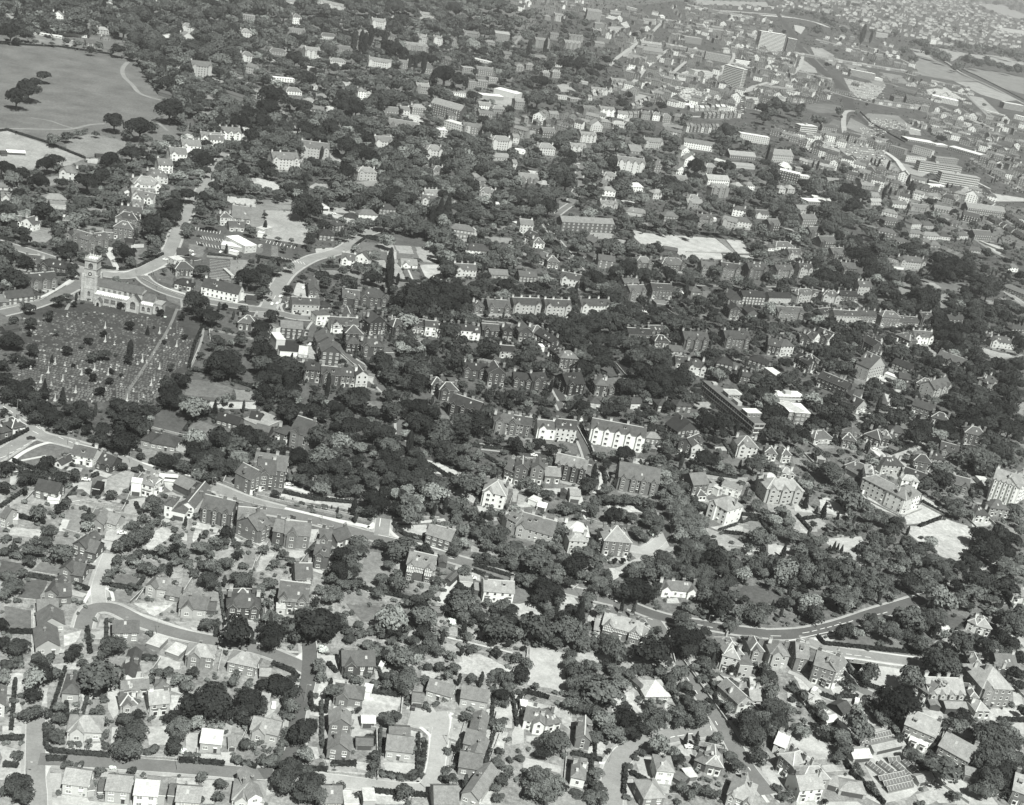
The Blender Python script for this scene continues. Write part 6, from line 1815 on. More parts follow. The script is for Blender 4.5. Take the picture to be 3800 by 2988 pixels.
+ 400 860 500 868 30 5 f o 9 9
H 745 1090 870 1110 70 11 G m 6 6
+ 880 1060 975 1090 50 8 g m 7 6
H 612 1290 720 1330 90 11 G m 5 4
+ 720 1330 800 1350 70 9 g m 4 5
H 498 1500 600 1530 90 11 G m 5 4
+ 600 1530 690 1545 70 9 g m 4 4
H 375 1700 480 1720 90 11 G m 5 3
+ 480 1720 600 1712 70 9 g m 4 3
H 1228 1640 1310 1665 85 10 G m 7 4
+ 1310 1650 1430 1660 70 8 g m 6 5
+ 1400 1680 1510 1700 50 7 g m 4 4
H 1190 375 1270 395 60 10 h m 6 3
+ 1270 395 1480 430 52 10 h m 6 3
H 1830 190 2010 240 45 8 g m 5 2
H 45 640 160 620 35 6 g m 5 5
H 90 1030 150 1030 30 5 f o 7 9
H 0 1060 30 1070 90 8 g m 7 4
H 780 795 840 805 60 8 f o 1 1
H 610 880 670 870 35 5 f o 7 7
H 2130 700 2400 740 150 14 g1 v 4 5
H 2110 170 2200 190 40 7 g m 4 3
H 1550 1790 1740 1820 60 9 g m 6 4
H 1935 1790 2160 1790 90 10 h2 v 3 3
t 400 510 75 d 360 560 60 d 440 590 60 s 520 640 70 b 630 620 60 b 230 640 90 b 370 640 70 b 60 560 80 d 30 720 70 d 180 560 50 b 210 770 30 y 560 850 50 b 620 780 36 s 710 780 26 s 500 900 52 d 340 890 36 s 200 960 28 s 340 990 40 s 420 1090 70 b 300 1180 50 b 390 1180 60 b 330 1260 70 b 240 1250 70 b 250 1340 60 b 190 1450 50 b 110 1560 90 b 40 1620 70 b 60 1480 80 s 130 1300 60 s 30 1270 60 s 60 1160 50 s 1300 850 80 b 1330 930 60 b 1250 890 50 b 1220 990 50 b 1340 1010 50 b 1160 1040 50 b 1190 1130 100 b 1070 1200 80 b 1000 1230 60 b 1260 1110 50 b 1000 1350 60 b 1120 1330 60 b 1180 1290 50 b 1220 1410 60 b 980 1420 50 b 905 1510 50 b 1370 1430 60 b 1370 1260 60 b 1460 1310 50 b 1560 1280 50 b 1680 1230 70 b 1490 1150 45 b 1540 1220 45 s 1570 1030 35 k 1690 1160 26 k 1660 960 40 b 1740 1110 40 b 1480 1080 40 s 1600 1370 60 s 1500 1350 60 s 1760 1510 90 b 1830 1380 50 b 1780 1290 45 b 2020 1280 50 b 2040 1500 90 b 2110 1520 60 b 1900 1350 50 s 2060 1390 50 s 2000 1210 50 s 2110 1200 45 s 1850 1230 50 s 1900 1180 60 s 2110 1110 30 b 1640 1450 60 s
t 60 120 40 s 30 90 40 b 2000 250 20 s 2070 300 130 d 2150 420 60 b 1420 510 90 b 1530 530 70 b 1500 460 50 d 1380 470 50 b 1300 500 50 s 1190 465 50 s 1740 370 60 b 1640 420 60 d 1700 470 90 b 1800 450 90 b 1860 520 80 b 1690 560 70 b 1780 640 70 b 1960 540 90 b 2060 560 70 l 1680 620 60 l 1610 400 50 d 1570 570 50 b 1960 450 50 b 2100 470 60 b 1840 610 60 b 1100 1060 50 s 1150 570 40 s 1060 560 30 s 1820 60 45 c 1960 30 24 y 960 20 45 y 1130 50 65 d 1210 80 50 d 1160 190 80 b 1060 330 125 d 1010 240 60 d 880 230 90 d 850 330 70 d 700 120 90 d 620 170 70 d 580 60 70 d 460 130 90 d 380 60 90 d 300 130 70 d 260 40 80 d 200 20 60 d 740 230 60 d 520 200 70 d 680 40 60 d 130 0 50 d 960 370 60 d 780 300 40 d 1240 60 50 d 1300 60 50 s 1450 -10 90 d 1400 800 30 s 120 720 30 s 150 1170 40 s 820 1150 25 s 700 1350 25 s 610 1420 20 s 500 1300 25 s 2000 1090 30 s 30 1000 30 s
h 110 505 180 540 300 580 ; 0 365 120 310 240 245 ; 70 960 200 990 380 1035 ; 1230 150 1330 90 1380 50 ; 640 1560 750 1600 ; 930 1560 1150 1600 1220 1500 ; 1150 870 1190 960 ; 1510 40 1700 110 1830 140 ; 1560 250 1640 140 ; 780 640 830 620 ; 1180 560 1210 600 ; 0 900 220 750 ; 1200 1280 1420 1330 ; 1840 380 2080 450 ; 1790 820 1810 870 ; 2020 920 2000 980 ; 0 1290 230 1330 ; 230 1480 480 1520
w 1210 610 1140 690 1050 900 1030 930 ; 730 860 1030 910 ; 600 880 900 940 1180 980 ; 1895 690 2169 790 ; 1240 215 1700 330 ; 1920 620 1890 690 ; 780 860 980 890 ; 530 1090 700 1140 ; 420 1280 600 1310 ; 240 1450 480 1490 ; 130 1680 350 1700 ; 1150 1700 1220 1600 ; 1560 1610 1640 1480 ; 220 740 290 745 ; 1640 740 1690 720 ; 1920 1600 2100 1600 ; 1950 1420 2040 1260 ; 2130 1440 2169 1340
R rd 6.5 4 -60 -10 120 100 250 200 350 290 560 340 760 400 1000 480 1230 570 1500 640 1800 720 2000 800 2169 860 2400 920
R rd 6.5 4 -60 490 100 390 220 310 330 275
R rd 4.6 5 850 1760 830 1620 840 1550 880 1420 930 1290
R path 3 7 560 1000 520 1100
R path 2.2 7 0 60 200 210 330 290
R path 2.2 8 90 510 200 430 330 370 440 345 540 355
R path 1.8 8 1200 520 1500 600 1750 680 1900 760 2169 830
R path 1.6 7 0 420 160 320 250 270
R path 1.6 7 180 500 390 460
R path 1.4 8 710 1708 790 1560 800 1500
R path 1.4 8 870 1570 940 1610 960 1690
M 25 40 60 60 ; 80 75 110 98 ; 190 145 225 165 ; 245 178 280 200 ; 305 212 345 235 ; 495 300 540 320 ; 580 335 615 350 ; 700 382 740 395 ; 1215 570 1260 585 ; 140 410 175 395 ; 200 375 240 360 ; 270 340 300 328 ; 80 440 120 425 ; 0 480 50 462 ; 275 250 325 275
P 4 190 480 250 380 440 360 540 380 600 400 460 450 380 460
P 4 180 500 370 460 330 560 300 570
P 7 590 550 700 560 690 590 560 580
P 7 430 570 520 590 470 610 410 600
P 6 0 920 200 760 280 750 290 830 130 860 40 930
P 8 600 690 780 670 760 790 700 740 640 740
P 8 850 690 870 655 950 655 930 720 880 740
P 6 920 640 1060 580 1140 600 1090 720 990 800 890 780 880 740
P 6 860 800 1030 830 1010 860 850 820
P 6 1090 830 1230 810 1200 960 1050 940
P 3 1240 200 1330 90 1480 40 1620 110 1560 250 1510 280
P 4 1580 280 1640 150 1990 260 1980 300 1780 360
P 5 1200 390 1330 420 1290 480 1250 530 1200 500
P 6 1450 400 1600 330 1700 360 1580 440
P 8 1550 0 2169 0 2169 60 1900 60 1700 40
P 9 1380 640 1520 690 1450 760 1400 720
P 6 1400 770 1460 760 1580 820 1520 850 1400 800
P 5 580 920 750 950 740 1050 690 1130 540 1100
P 6 990 1010 1110 1010 1080 1090 990 1080
P 9 900 1100 1000 1050 1060 1130 960 1180 880 1170
P 8 860 1170 960 1190 930 1260 860 1230
P 5 430 1160 620 1150 640 1200 580 1290 420 1270
P 4 240 1450 340 1360 520 1340 540 1370 480 1480
P 3 140 1660 230 1520 390 1490 400 1540 340 1640 350 1700
P 3 0 1340 220 1370 180 1460 0 1490
P 7 60 1060 380 1090 340 1160 80 1130
P 5 0 1190 250 1200 200 1240 0 1240
P 7 830 1260 880 1300 850 1400 760 1380
P 5 720 1450 800 1460 780 1580 640 1560
P 4 940 1470 1180 1460 1170 1560 980 1560
P 5 960 1600 1180 1630 1130 1700 980 1700
P 7 1220 1170 1390 1050 1480 1110 1400 1180 1260 1260
P 7 1560 1110 1700 1090 1700 1140 1640 1190 1530 1170
P 7 1780 1130 1880 1110 1760 1190
P 6 1880 1240 1960 1240 1930 1340 1860 1320
P 6 1440 1420 1560 1490 1450 1500
P 5 1560 1640 1700 1440 1860 1640 1830 1708 1580 1708
P 5 2080 1290 2169 1260 2169 1400 2060 1420
P 9 2130 1150 2169 1130 2169 1240 2120 1230
P 7 1960 660 2050 640 2130 660 2110 720 1980 700
P 6 30 800 60 900 0 930 0 780
P 8 90 600 160 630 120 700 80 720
P 8 600 1590 740 1630 700 1660 600 1640
P 6 1630 700 1720 640 1900 720 1890 760
P 5 1630 770 1640 1480 1560 1620 1530 1600
P 6 1260 1690 1500 1708 1240 1740
C 728 668 15 9 c
C 262 318 30 1 c
C 765 1410 15 2 c
C 1030 1122 10 9 c
C 1335 632 15 9 c
B 1440 675 15 9
X lamp 1100 520 ; 1615 690 ; 575 370 ; 70 490 ; 2142 900 ; 145 100 ; 1790 760
T 2 1
D 666666
D 555655
D 222554
D 333444
D 344444
H 270 380 420 430 140 16 g1 v 5 3
+ 150 320 275 360 75 9 h v 4 3
+ -20 280 100 310 50 8 g o 3 4
+ 60 250 220 180 30 14 f o 6 7
H 0 740 150 750 130 14 g1 v 4 4
+ -60 790 60 740 130 10 G v 5 4
H 0 1200 110 1140 110 12 g1 v 5 5
H 130 1200 230 1220 110 10 g v 3 5
+ 230 1230 440 1250 115 11 g1 v 5 5
H 475 1400 600 1420 110 9 g1 v 4 4
+ 530 1230 620 1240 80 8 g1 v 5 4
+ 680 1240 800 1200 60 9 g v 5 4
H 330 1560 470 1560 60 12 g v 4 3
+ 175 1760 420 1790 110 12 g2 v 5 3
H 1255 1500 1480 1550 130 11 g2 w 4 6
H 1425 1205 1630 1270 90 9 g m 4 6
+ 1500 1160 1660 1200 60 6 g v 4 6
H 1900 870 2090 915 120 14 h1 v 9 7
H 2110 1090 2160 1090 100 6 h v 8 5
H 2000 260 2230 290 100 10 h1 v 6 5
H 1620 110 1860 190 110 11 g3 v 3 2
H 1915 1690 2169 1708 90 9 g v 9 7
H 1840 1630 1910 1640 40 7 g o 5 5
H 1720 1560 1830 1570 40 7 f o 8 7
H 1590 1550 1640 1570 50 10 G o 3 3
H 1540 1400 1610 1410 40 6 G o 3 4
H 310 625 345 625 30 3 G o 3 6
H 2090 650 2180 690 90 12 g v 4 4
t 250 60 70 d 350 70 90 d 480 60 80 d 560 120 70 d 660 60 90 d 760 90 60 d 860 50 50 b 1000 90 60 d 1100 90 60 d 680 210 60 d 820 200 110 d 900 170 70 d 1010 260 110 b 800 290 60 b 870 380 70 l 960 390 50 d 1130 370 90 l 1150 250 50 d 1200 310 50 d 1300 40 90 d 1400 30 90 d 1420 200 130 d 1350 160 80 d 1500 270 70 d 1880 170 125 d 1800 130 50 d 1620 270 50 c 1690 290 50 b 1800 240 50 b 1300 360 70 k 1310 430 50 k 1100 470 90 b 1200 450 60 b 1050 560 80 b 1180 560 90 b 1300 520 90 b 1420 450 50 l 1400 540 90 b 1250 640 90 b 1360 640 90 b 1450 620 60 b 1140 650 70 b 690 420 60 b 640 520 90 b 720 560 90 b 800 530 50 l 860 500 70 d 900 600 70 d 960 640 80 b 990 700 60 b 540 560 70 b 460 600 70 b 380 660 70 b 470 700 60 b 560 690 80 b 560 740 80 l 680 680 90 b 760 700 80 b 830 660 70 b 850 750 60 b 740 770 50 b 240 630 50 b 350 450 90 d 250 430 80 d 120 400 80 b 60 380 60 b 180 360 70 b 400 560 60 b 240 500 60 b 1080 780 70 d 980 830 110 d 1060 880 90 d 960 930 70 d 1180 780 60 l 1280 740 70 l 1280 830 70 l 1380 830 70 l 1380 900 60 l 1180 900 70 d 1250 930 60 b 1330 950 50 b 1490 880 60 b 1510 930 40 k 1600 900 50 k 1580 700 80 b 1500 680 80 b 1560 800 60 b 1680 880 70 b 1740 860 70 b 1820 940 80 b 1700 960 60 b 1740 700 40 b 1640 680 50 b 1870 960 50 b 830 900 55 c 1370 320 60 b 1500 360 60 b 1600 400 90 b 1700 400 70 b 1780 390 60 b 1880 460 60 l 1660 480 70 b 1760 540 60 b 1830 540 50 b 2020 600 60 b 1950 580 60 b 2060 330 50 b 2140 220 40 b 1960 310 40 s 2110 430 40 s
t 310 830 12 k 390 860 30 s 460 890 30 s 580 890 36 s 640 900 15 k 690 930 24 k 740 930 20 s 800 940 20 s 1530 1050 60 l 1600 1060 60 b 1680 1080 60 b 1700 1010 50 b 1760 1090 60 l 1690 1190 60 b 1760 1200 60 l 1690 1260 60 b 1040 1200 52 b 1120 1220 60 d 870 1190 80 b 900 1260 60 b 820 1250 70 b 730 1290 90 d 800 1340 70 b 840 1390 60 b 700 1430 110 d 780 1470 60 b 640 1500 60 b 740 1540 60 b 660 1600 70 b 620 1660 70 b 700 1650 60 b 1420 1260 80 d 1500 1310 60 d 1190 1450 50 b 1130 1380 60 b 1220 1310 50 b 1030 1620 60 b 1090 1600 40 s 1540 1520 60 b 1510 1590 60 b 1450 1650 60 b 1730 1600 70 d 1700 1660 70 d 1770 1430 60 b 1740 1640 50 d 1920 1080 50 b 1920 1160 50 b 2010 1110 60 b 2070 1160 60 b 1960 1220 60 b 2100 1240 60 b 2060 1080 50 b 1870 1310 50 s 1950 1310 50 b 2100 1350 40 b 2010 1340 40 b 1860 1090 50 b 2000 950 60 b 2100 950 50 b 1960 1700 50 b 110 1540 70 b 30 1590 60 b 310 1350 50 b 230 1290 50 b 150 1370 50 b 60 1250 50 b 340 1050 20 s 270 1330 30 s 1990 880 30 s 1690 730 26 s 2130 880 30 b 30 930 40 b
h 1160 1040 1250 1130 1420 1170 ; 1560 320 1780 370 2000 400 2169 400 ; 1630 620 1800 720 1860 750 ; 600 260 800 350 ; 1840 1390 2169 1490 ; 1840 1440 2100 1540 ; 850 1560 950 1600 1150 1640 1380 1700 ; 520 1200 430 1290 ; 2169 1430 1850 1360 ; 1470 540 1630 640 ; 1930 460 2060 540 ; 230 770 480 830 820 860
w 80 790 500 900 930 990 ; 0 800 500 920 940 1010 ; 1900 390 2169 410 ; 1160 1500 1470 1560 ; 0 1370 100 1200 ; 280 1500 430 1300 ; 1160 1000 1400 990 1550 990 ; 430 450 530 510 ; 520 1120 500 1180 ; 2080 890 2169 900 ; 1600 1570 1720 1440
R rd 6.5 4 -200 850 0 905 300 960 620 1040 900 1120 1150 1180 1400 1250 1700 1340 1900 1400 2169 1500
R rd 6 5 1080 990 1070 1060 1060 1140
R rd 4.5 3 1190 0 1220 120 1230 250 1220 330
R path 3.2 8 -10 850 300 920 600 990 900 1050 960 1070 1010 1030
R path 2 7 1100 1010 1140 1100 1250 1180 1400 1210 1560 1260
R path 2.5 7 1150 1020 1400 1020 1600 1000
R path 2.5 8 240 720 400 760 560 810 820 840
R path 1.5 8 640 1085 860 1135
R rd 5 3 1900 380 2169 410
R path 1.3 7 1540 1500 1640 1550 1680 1520
R path 3 7 1700 1490 1600 1620 1560 1708
R path 1.4 8 1900 385 2169 405
R path 1.4 7 520 1600 480 1708
M 1195 1212 1255 1225 ; 1290 1235 1340 1246 ; 1630 1325 1680 1335 ; 1035 1130 1200 1165 ; 1055 990 1045 1060 ; 520 1040 600 1060
P 7 0 860 160 900 900 1060 850 1080 680 1040 0 890
P 7 700 1040 880 1060 890 1090 720 1060
P 8 1190 1050 1440 1040 1460 1080 1420 1150 1280 1120
P 7 200 780 820 860 800 920 600 880 400 850 160 790
P 8 200 700 260 680 500 780 820 830 800 860 420 800
P 4 440 440 520 350 640 360 640 400 530 500
P 3 540 270 680 290 800 380 640 360
P 7 1450 490 1550 520 1870 650 1700 640 1500 600
P 5 1700 650 1890 660 1880 700 1740 690
P 7 1620 700 1800 740 1860 820 1840 860 1700 780 1620 770
P 4 1540 50 1620 80 1700 210 1680 250 1560 130
P 5 860 0 1100 0 1150 80 1000 60 940 50
P 4 950 0 1130 0 1150 60 1050 60
P 5 930 1290 1060 1290 1200 1400 1200 1560 1060 1500 860 1500 900 1380
P 4 1100 1590 1460 1650 1380 1690 1100 1640
P 5 740 1640 960 1640 1100 1708 740 1708
P 7 0 1160 100 1200 60 1240 0 1230
P 9 270 1260 400 1260 420 1300 350 1330 280 1310
P 8 470 1080 530 1080 530 1190 450 1190
P 7 60 1290 160 1280 120 1400 0 1450
P 6 1810 1200 1900 1250 2169 1310 2169 1330 1960 1290 1820 1270
P 8 1690 1390 1760 1370 1700 1470 1680 1440
P 8 1800 1440 1900 1450 1900 1520 1780 1490
P 6 1930 960 2060 960 2100 1000 1930 1020
P 8 1870 880 2100 930 1890 930
P 8 470 1380 580 1440 560 1460 470 1430
P 6 1820 1110 1900 1160 1830 1190
P 6 420 620 640 650 600 700 430 700
C 285 708 15 9 c
C 300 990 10 2 c
C 1830 1500 10 9 c
C 10 910 15 1 c
X lamp 1075 960 ; 555 1020
T 2 2
P 6 1800 830 2169 980 2169 1180 2000 1200 1820 1000
P 7 1920 960 2080 970 2080 1040 1930 1040
P 6 1640 1060 1700 1180 1820 1260 2080 1280 1900 1160
D 444344
D 333333
D 322222
D 444432
D 555666
H -60 270 145 300 100 9 g1 v 5 4
H 200 310 350 325 95 9 g1 v 9 5
+ 350 325 525 340 110 10 g v 8 4
H 645 345 1100 430 130 11 g5 v 9 4
+ 640 300 660 340 120 5 g v 9 5
H 1395 420 1500 470 100 14 G v 4 3
+ 1500 470 1590 470 90 12 G v 8 4
H 1390 310 1560 290 60 12 G m 4 2
H 1225 85 1340 90 60 8 h m 5 4
+ 1380 90 1520 100 60 8 h m 5 4
H 1890 460 2060 480 95 12 h1 v 8 5
H 1125 350 1250 360 50 7 h m 5 6
+ 1160 420 1220 430 30 5 g o 5 6
H 0 690 110 710 140 10 G v 4 4
+ 140 680 250 700 130 10 G v 5 4
+ 270 680 400 690 60 9 g v 5 6
H 340 640 600 700 130 10 g4 v 3 6
H 880 740 1220 800 110 16 g4 v 5 5
+ 830 690 880 720 70 8 h v 7 5
H 1510 810 1640 800 110 12 g v 4 5
+ 1640 780 1740 770 40 6 f v 6 7
H 1760 770 1920 820 60 9 f m 9 7
+ 1735 800 1765 790 60 4 f o 9 8
H 1640 960 1790 1050 130 14 h1 v 9 7
+ 1560 830 1640 830 40 14 h v 8 4
H 2075 770 2240 800 110 10 h v 6 8
H 10 1130 320 1220 90 13 g1 v 7 5
+ -60 1090 10 1130 110 8 g v 7 5
H 430 1180 640 1210 70 12 h v 8 8
+ 465 1280 615 1290 110 8 h v 8 7
H 755 1290 985 1310 120 14 h v 5 7
+ 720 1260 760 1280 100 10 h v 3 4
H 1245 1640 1560 1670 60 8 h2 v 9 4
H 130 860 200 890 40 6 f o 9 8
H 205 910 280 930 30 6 g o 9 9
H 210 840 275 850 50 6 g o 4 5
H 400 820 450 830 50 5 G o 2 3
H 480 850 570 860 60 8 g o 8 7
H 570 165 640 165 50 7 f o 9 4
H 680 190 770 190 50 8 G m 6 4
H 1700 740 1730 740 40 5 f o 7 7
H 650 60 740 70 60 7 h m 7 4
H 1000 60 1090 60 50 7 g m 8 4
H 1100 540 1160 540 30 4 g o 5 6
H 2022 303 2112 303 120 66 f B 5 6
+ 1955 240 2073 240 150 7 f v 6 8
+ 1795 80 1900 80 148 7 f v 6 8
t 30 370 80 d 150 380 50 b 170 130 40 b 290 110 50 s 230 350 60 d 330 400 60 d 440 410 40 b 420 370 30 b 600 60 90 d 500 40 60 d 800 80 60 d 900 60 70 d 830 30 50 d 1000 130 60 b 1100 110 60 b 1180 100 50 b 1330 40 60 d 1160 230 60 b 1250 230 60 b 1330 300 60 b 1300 370 70 b 1140 380 50 b 960 440 90 d 880 450 60 b 800 530 60 d 760 460 50 b 1340 420 70 b 1240 500 80 b 1240 560 60 b 1440 460 50 d 1430 530 45 k 1500 450 30 k 1380 600 60 b 1460 620 60 b 1650 160 90 d 1730 200 90 d 1800 140 80 d 1620 100 60 d 1850 210 60 b 1640 320 50 b 1720 330 70 d 1790 280 70 d 1900 250 45 k 1940 200 40 b 1640 490 110 d 1740 540 60 l 1720 480 60 d 1600 580 60 b 2050 530 90 b 2100 480 60 b 2140 540 50 b 1930 540 30 k 2150 120 80 d 2140 200 40 d 690 610 50 k 680 690 60 d 640 740 60 d 710 620 40 d 620 670 40 d 590 740 40 d 130 670 60 b 180 740 70 b 300 780 60 b 70 700 40 b 490 890 60 b 420 900 50 b 700 850 60 b 680 920 70 b 620 880 50 s 800 820 60 b 880 830 60 b 960 830 60 b 1050 840 50 b 1130 850 50 b 1180 880 50 b 870 960 80 d 920 950 60 b 1010 980 60 b 1050 1090 60 b 1100 1130 60 b 1120 1010 40 w 1180 1110 35 w 1200 1000 90 b 1230 1080 60 b 1170 950 60 b 870 1345 30 y 940 1345 32 y 1000 1300 30 s
t 1280 620 70 l 1320 700 80 l 1380 760 90 l 1330 850 80 l 1450 850 90 l 1390 930 90 l 1500 940 90 l 1440 1030 100 l 1560 1020 90 l 1620 1000 60 l 1520 1110 100 l 1440 1130 80 l 1600 1110 70 l 1640 1180 80 b 1480 1220 90 b 1560 1240 80 b 1700 1230 80 b 1370 650 60 b 1280 780 60 b 1450 720 60 b 1530 820 50 b 1320 770 60 b 1580 880 60 b 1450 1330 80 b 1560 1340 90 b 1660 1320 80 b 1780 1300 80 b 1500 1450 90 b 1640 1440 100 b 1760 1430 90 b 1880 1400 90 b 1620 1540 90 b 1730 1560 90 b 1850 1520 90 b 1960 1460 80 l 2060 1400 80 b 2130 1450 60 b 2110 1340 70 b 1990 1350 60 b 1900 1280 60 b 1640 1640 80 b 1760 1660 80 b 1880 1640 60 b 2120 1260 50 d 2000 1240 50 b 1380 1380 60 b 1270 1340 110 b 1150 1360 90 b 1060 1400 90 b 1160 1450 90 b 1280 1450 90 b 1020 1460 70 b 1350 1480 70 b 1400 1570 40 b 1080 1600 130 d 960 1620 90 d 1180 1640 80 d 1000 1540 60 d 1240 1560 50 d 60 1280 70 b 30 1360 60 b 150 1280 45 w 195 1325 50 w 290 1340 80 b 280 1440 60 b 380 1240 60 b 380 1160 50 b 360 1080 50 b 440 1330 80 b 360 1400 60 b 480 1420 60 b 380 1500 60 b 480 1530 60 d 280 1570 110 d 380 1620 80 d 250 1660 90 d 140 1500 70 b 60 1490 60 b 560 1450 60 b 690 1220 60 b 750 1330 60 b 720 1400 60 b 640 1480 60 b 740 1520 80 b 800 1460 60 b 700 1580 60 b 800 1600 60 b 560 1260 50 b 650 1650 60 b 1130 1170 40 s 1920 740 24 k 1890 780 22 k 1960 820 40 b 2070 870 70 b 2150 950 50 b 1910 960 22 k 2080 1140 90 b 2150 1180 60 b 2000 1150 60 s 1860 1190 24 s 1780 1110 24 s 1710 1140 24 s 1950 690 40 s 2030 780 30 b 1960 600 40 b 1860 600 40 b 1820 570 50 b 1560 560 50 b 700 440 30 b 1070 700 26 k 1040 690 20 b 300 1130 30 b
h 770 600 790 700 ; 1860 960 1790 830 ; 2090 980 2169 1110 ; 580 200 690 480 ; 640 470 820 500 ; 1560 600 1700 620 1900 650 ; 310 940 580 950 ; 1050 900 1160 960 ; 0 415 180 440 ; 760 880 900 860 ; 1940 960 2090 980 ; 1780 1110 1960 1130 ; 0 1430 250 1500 ; 1920 950 1940 1040 ; 1990 1000 2080 1010
w 540 200 700 490 ; 800 600 830 690 ; 1150 600 2000 700 ; 640 1000 760 1040 ; 560 1240 660 1300 ; 1880 1040 2000 1060 ; 300 930 570 955 ; 1840 1230 2100 1260 ; 1700 20 1720 60 ; 510 1600 560 1560
R rd 5.5 2 0 435 200 455 400 475 600 500 680 515
R rd 5.5 3 545 200 600 330 640 430 660 500
R rd 4 3 395 0 430 80
R path 1.4 7 0 422 200 440 380 458 560 470
R path 1.2 7 570 250 610 330 640 420 660 480
R path 3 7 750 600 760 700 720 770 600 720
R path 3 7 570 800 600 920 640 1000
R rd 5 6 1290 1120 1230 1200 1120 1260 1000 1240
R path 3 6 1290 1120 1330 1180 1200 1300 1050 1350 900 1430
R rd 6.5 4 420 1580 650 1640 860 1690
R path 2 8 520 1590 750 1650 900 1690
R rd 4 3 1290 950 1310 1100 1370 1230
P 6 980 1230 1120 1260 1290 1110 1370 1220 1380 1270 1240 1290 1060 1330 1000 1290
P 7 820 1410 960 1400 1060 1330 940 1470 860 1510
P 4 0 290 150 340 140 440 0 430
P 4 170 320 560 350 560 440 180 430
P 4 660 360 1080 430 1060 480 700 480
P 7 1030 480 1100 480 1110 540 1040 540
P 3 1430 110 1520 100 1550 180 1500 210 1440 170
P 7 1520 230 1600 230 1610 290 1550 300
P 6 1520 0 1680 0 1700 80 1600 90
P 7 1700 380 1840 380 1880 400 1740 420
P 4 1840 430 1900 480 2000 500 1900 560 1800 520
P 6 1600 610 2000 640 1980 680 1600 640
P 7 1800 840 1920 850 1960 920 1880 960
P 5 1940 970 2090 990 2130 1060 2100 1100 1960 1070
P 7 1680 1060 1860 1040 1960 1060 1960 1130 1780 1110
P 8 1700 1060 1800 1040 1960 1040 1920 1060
P 8 1770 1150 1860 1240 1960 1220 2110 1240 2000 1310 1840 1230
P 7 770 870 1050 880 1160 920 1100 940 850 920
P 8 570 830 640 880 620 980 570 960
P 7 240 740 570 720 580 740 480 770 420 780 250 780
P 8 40 860 140 840 160 890 40 900
P 6 50 780 130 800 100 870 40 870
P 7 550 1390 650 1390 640 1440 580 1440
P 8 360 1360 420 1340 420 1390
P 3 1960 1560 2169 1540 2169 1708 2060 1708 1900 1640
P 4 0 1600 150 1560 240 1700 0 1708
P 4 20 1440 240 1500 200 1560 20 1480
P 8 420 1650 520 1650 560 1708 420 1708
P 7 1310 1670 1400 1660 1420 1708 1310 1708
P 6 380 990 440 980 440 1030 380 1030
P 5 2100 30 2169 30 2169 100 2100 80
P 6 2100 260 2169 300 2169 330 2090 320
P 4 600 560 700 550 640 620 600 660
P 5 220 590 330 600 330 660 250 680
P 6 0 720 60 760 40 850 0 850
C 185 460 15 9 c
C 300 492 8 1 c
C 115 975 20 6 c
X lamp 570 1640
T 2 3
P 6 160 900 460 940 420 1100 220 1110
P 6 0 860 120 900 60 960 0 940
P 6 600 1180 740 1240 860 1400 760 1360 620 1260
D 555556
D 334455
D 323234
D 433411
D 555555
H 150 190 330 205 110 16 f m 6 9
+ 50 110 200 200 110 10 f m 5 8
H -40 480 60 500 60 9 h v 7 4
+ 100 510 180 515 70 10 h v 8 4
H 380 360 530 350 50 9 h v 7 4
H 610 380 730 400 70 9 h v 3 3
+ 700 310 800 290 30 8 h m 4 4
H 800 330 930 385 65 12 h v 4 4
H 900 350 1030 385 70 10 h v 3 4
H 1010 300 1140 330 60 9 h m 5 4
H 740 100 820 80 60 9 G v 7 3
H 1200 90 1380 150 70 10 g v 5 4
+ 1370 170 1520 210 50 9 h v 4 4
H 1640 340 1820 380 90 10 h v 3 4
H 945 600 1130 615 75 9 h v 7 3
H 1215 560 1370 590 70 9 h v 4 3
H 1360 540 1480 560 70 8 h v 6 3
H 1440 460 1590 500 60 11 g1 v 5 3
H 1130 660 1310 720 60 8 g v 6 2
H 640 570 860 660 40 9 h v 5 4
H 1490 740 1680 790 70 10 g2 v 5 4
H 1730 1010 1860 1020 60 10 h v 8 3
H 1860 960 2020 980 70 10 h v 6 4
H -40 850 270 870 120 12 h3 v 7 7
+ 100 640 220 650 30 8 h v 8 7
H 770 760 1130 950 125 9 h v 8 6
+ 1120 950 1260 900 130 12 h v 9 6
+ 1090 800 1230 820 150 6 h v 9 7
+ 780 640 800 760 120 5 h v 9 8
H 1850 820 2060 890 180 14 g5 v 9 7
+ 2060 890 2200 800 170 12 g2 v 9 7
H 650 600 790 680 40 4 g o 6 5
H 410 510 480 520 30 6 g o 7 7
H 2060 1690 2200 1720 60 12 h v 8 5
H 1780 700 1860 710 40 6 f o 8 8
H 1010 410 1080 440 30 5 g o 6 5
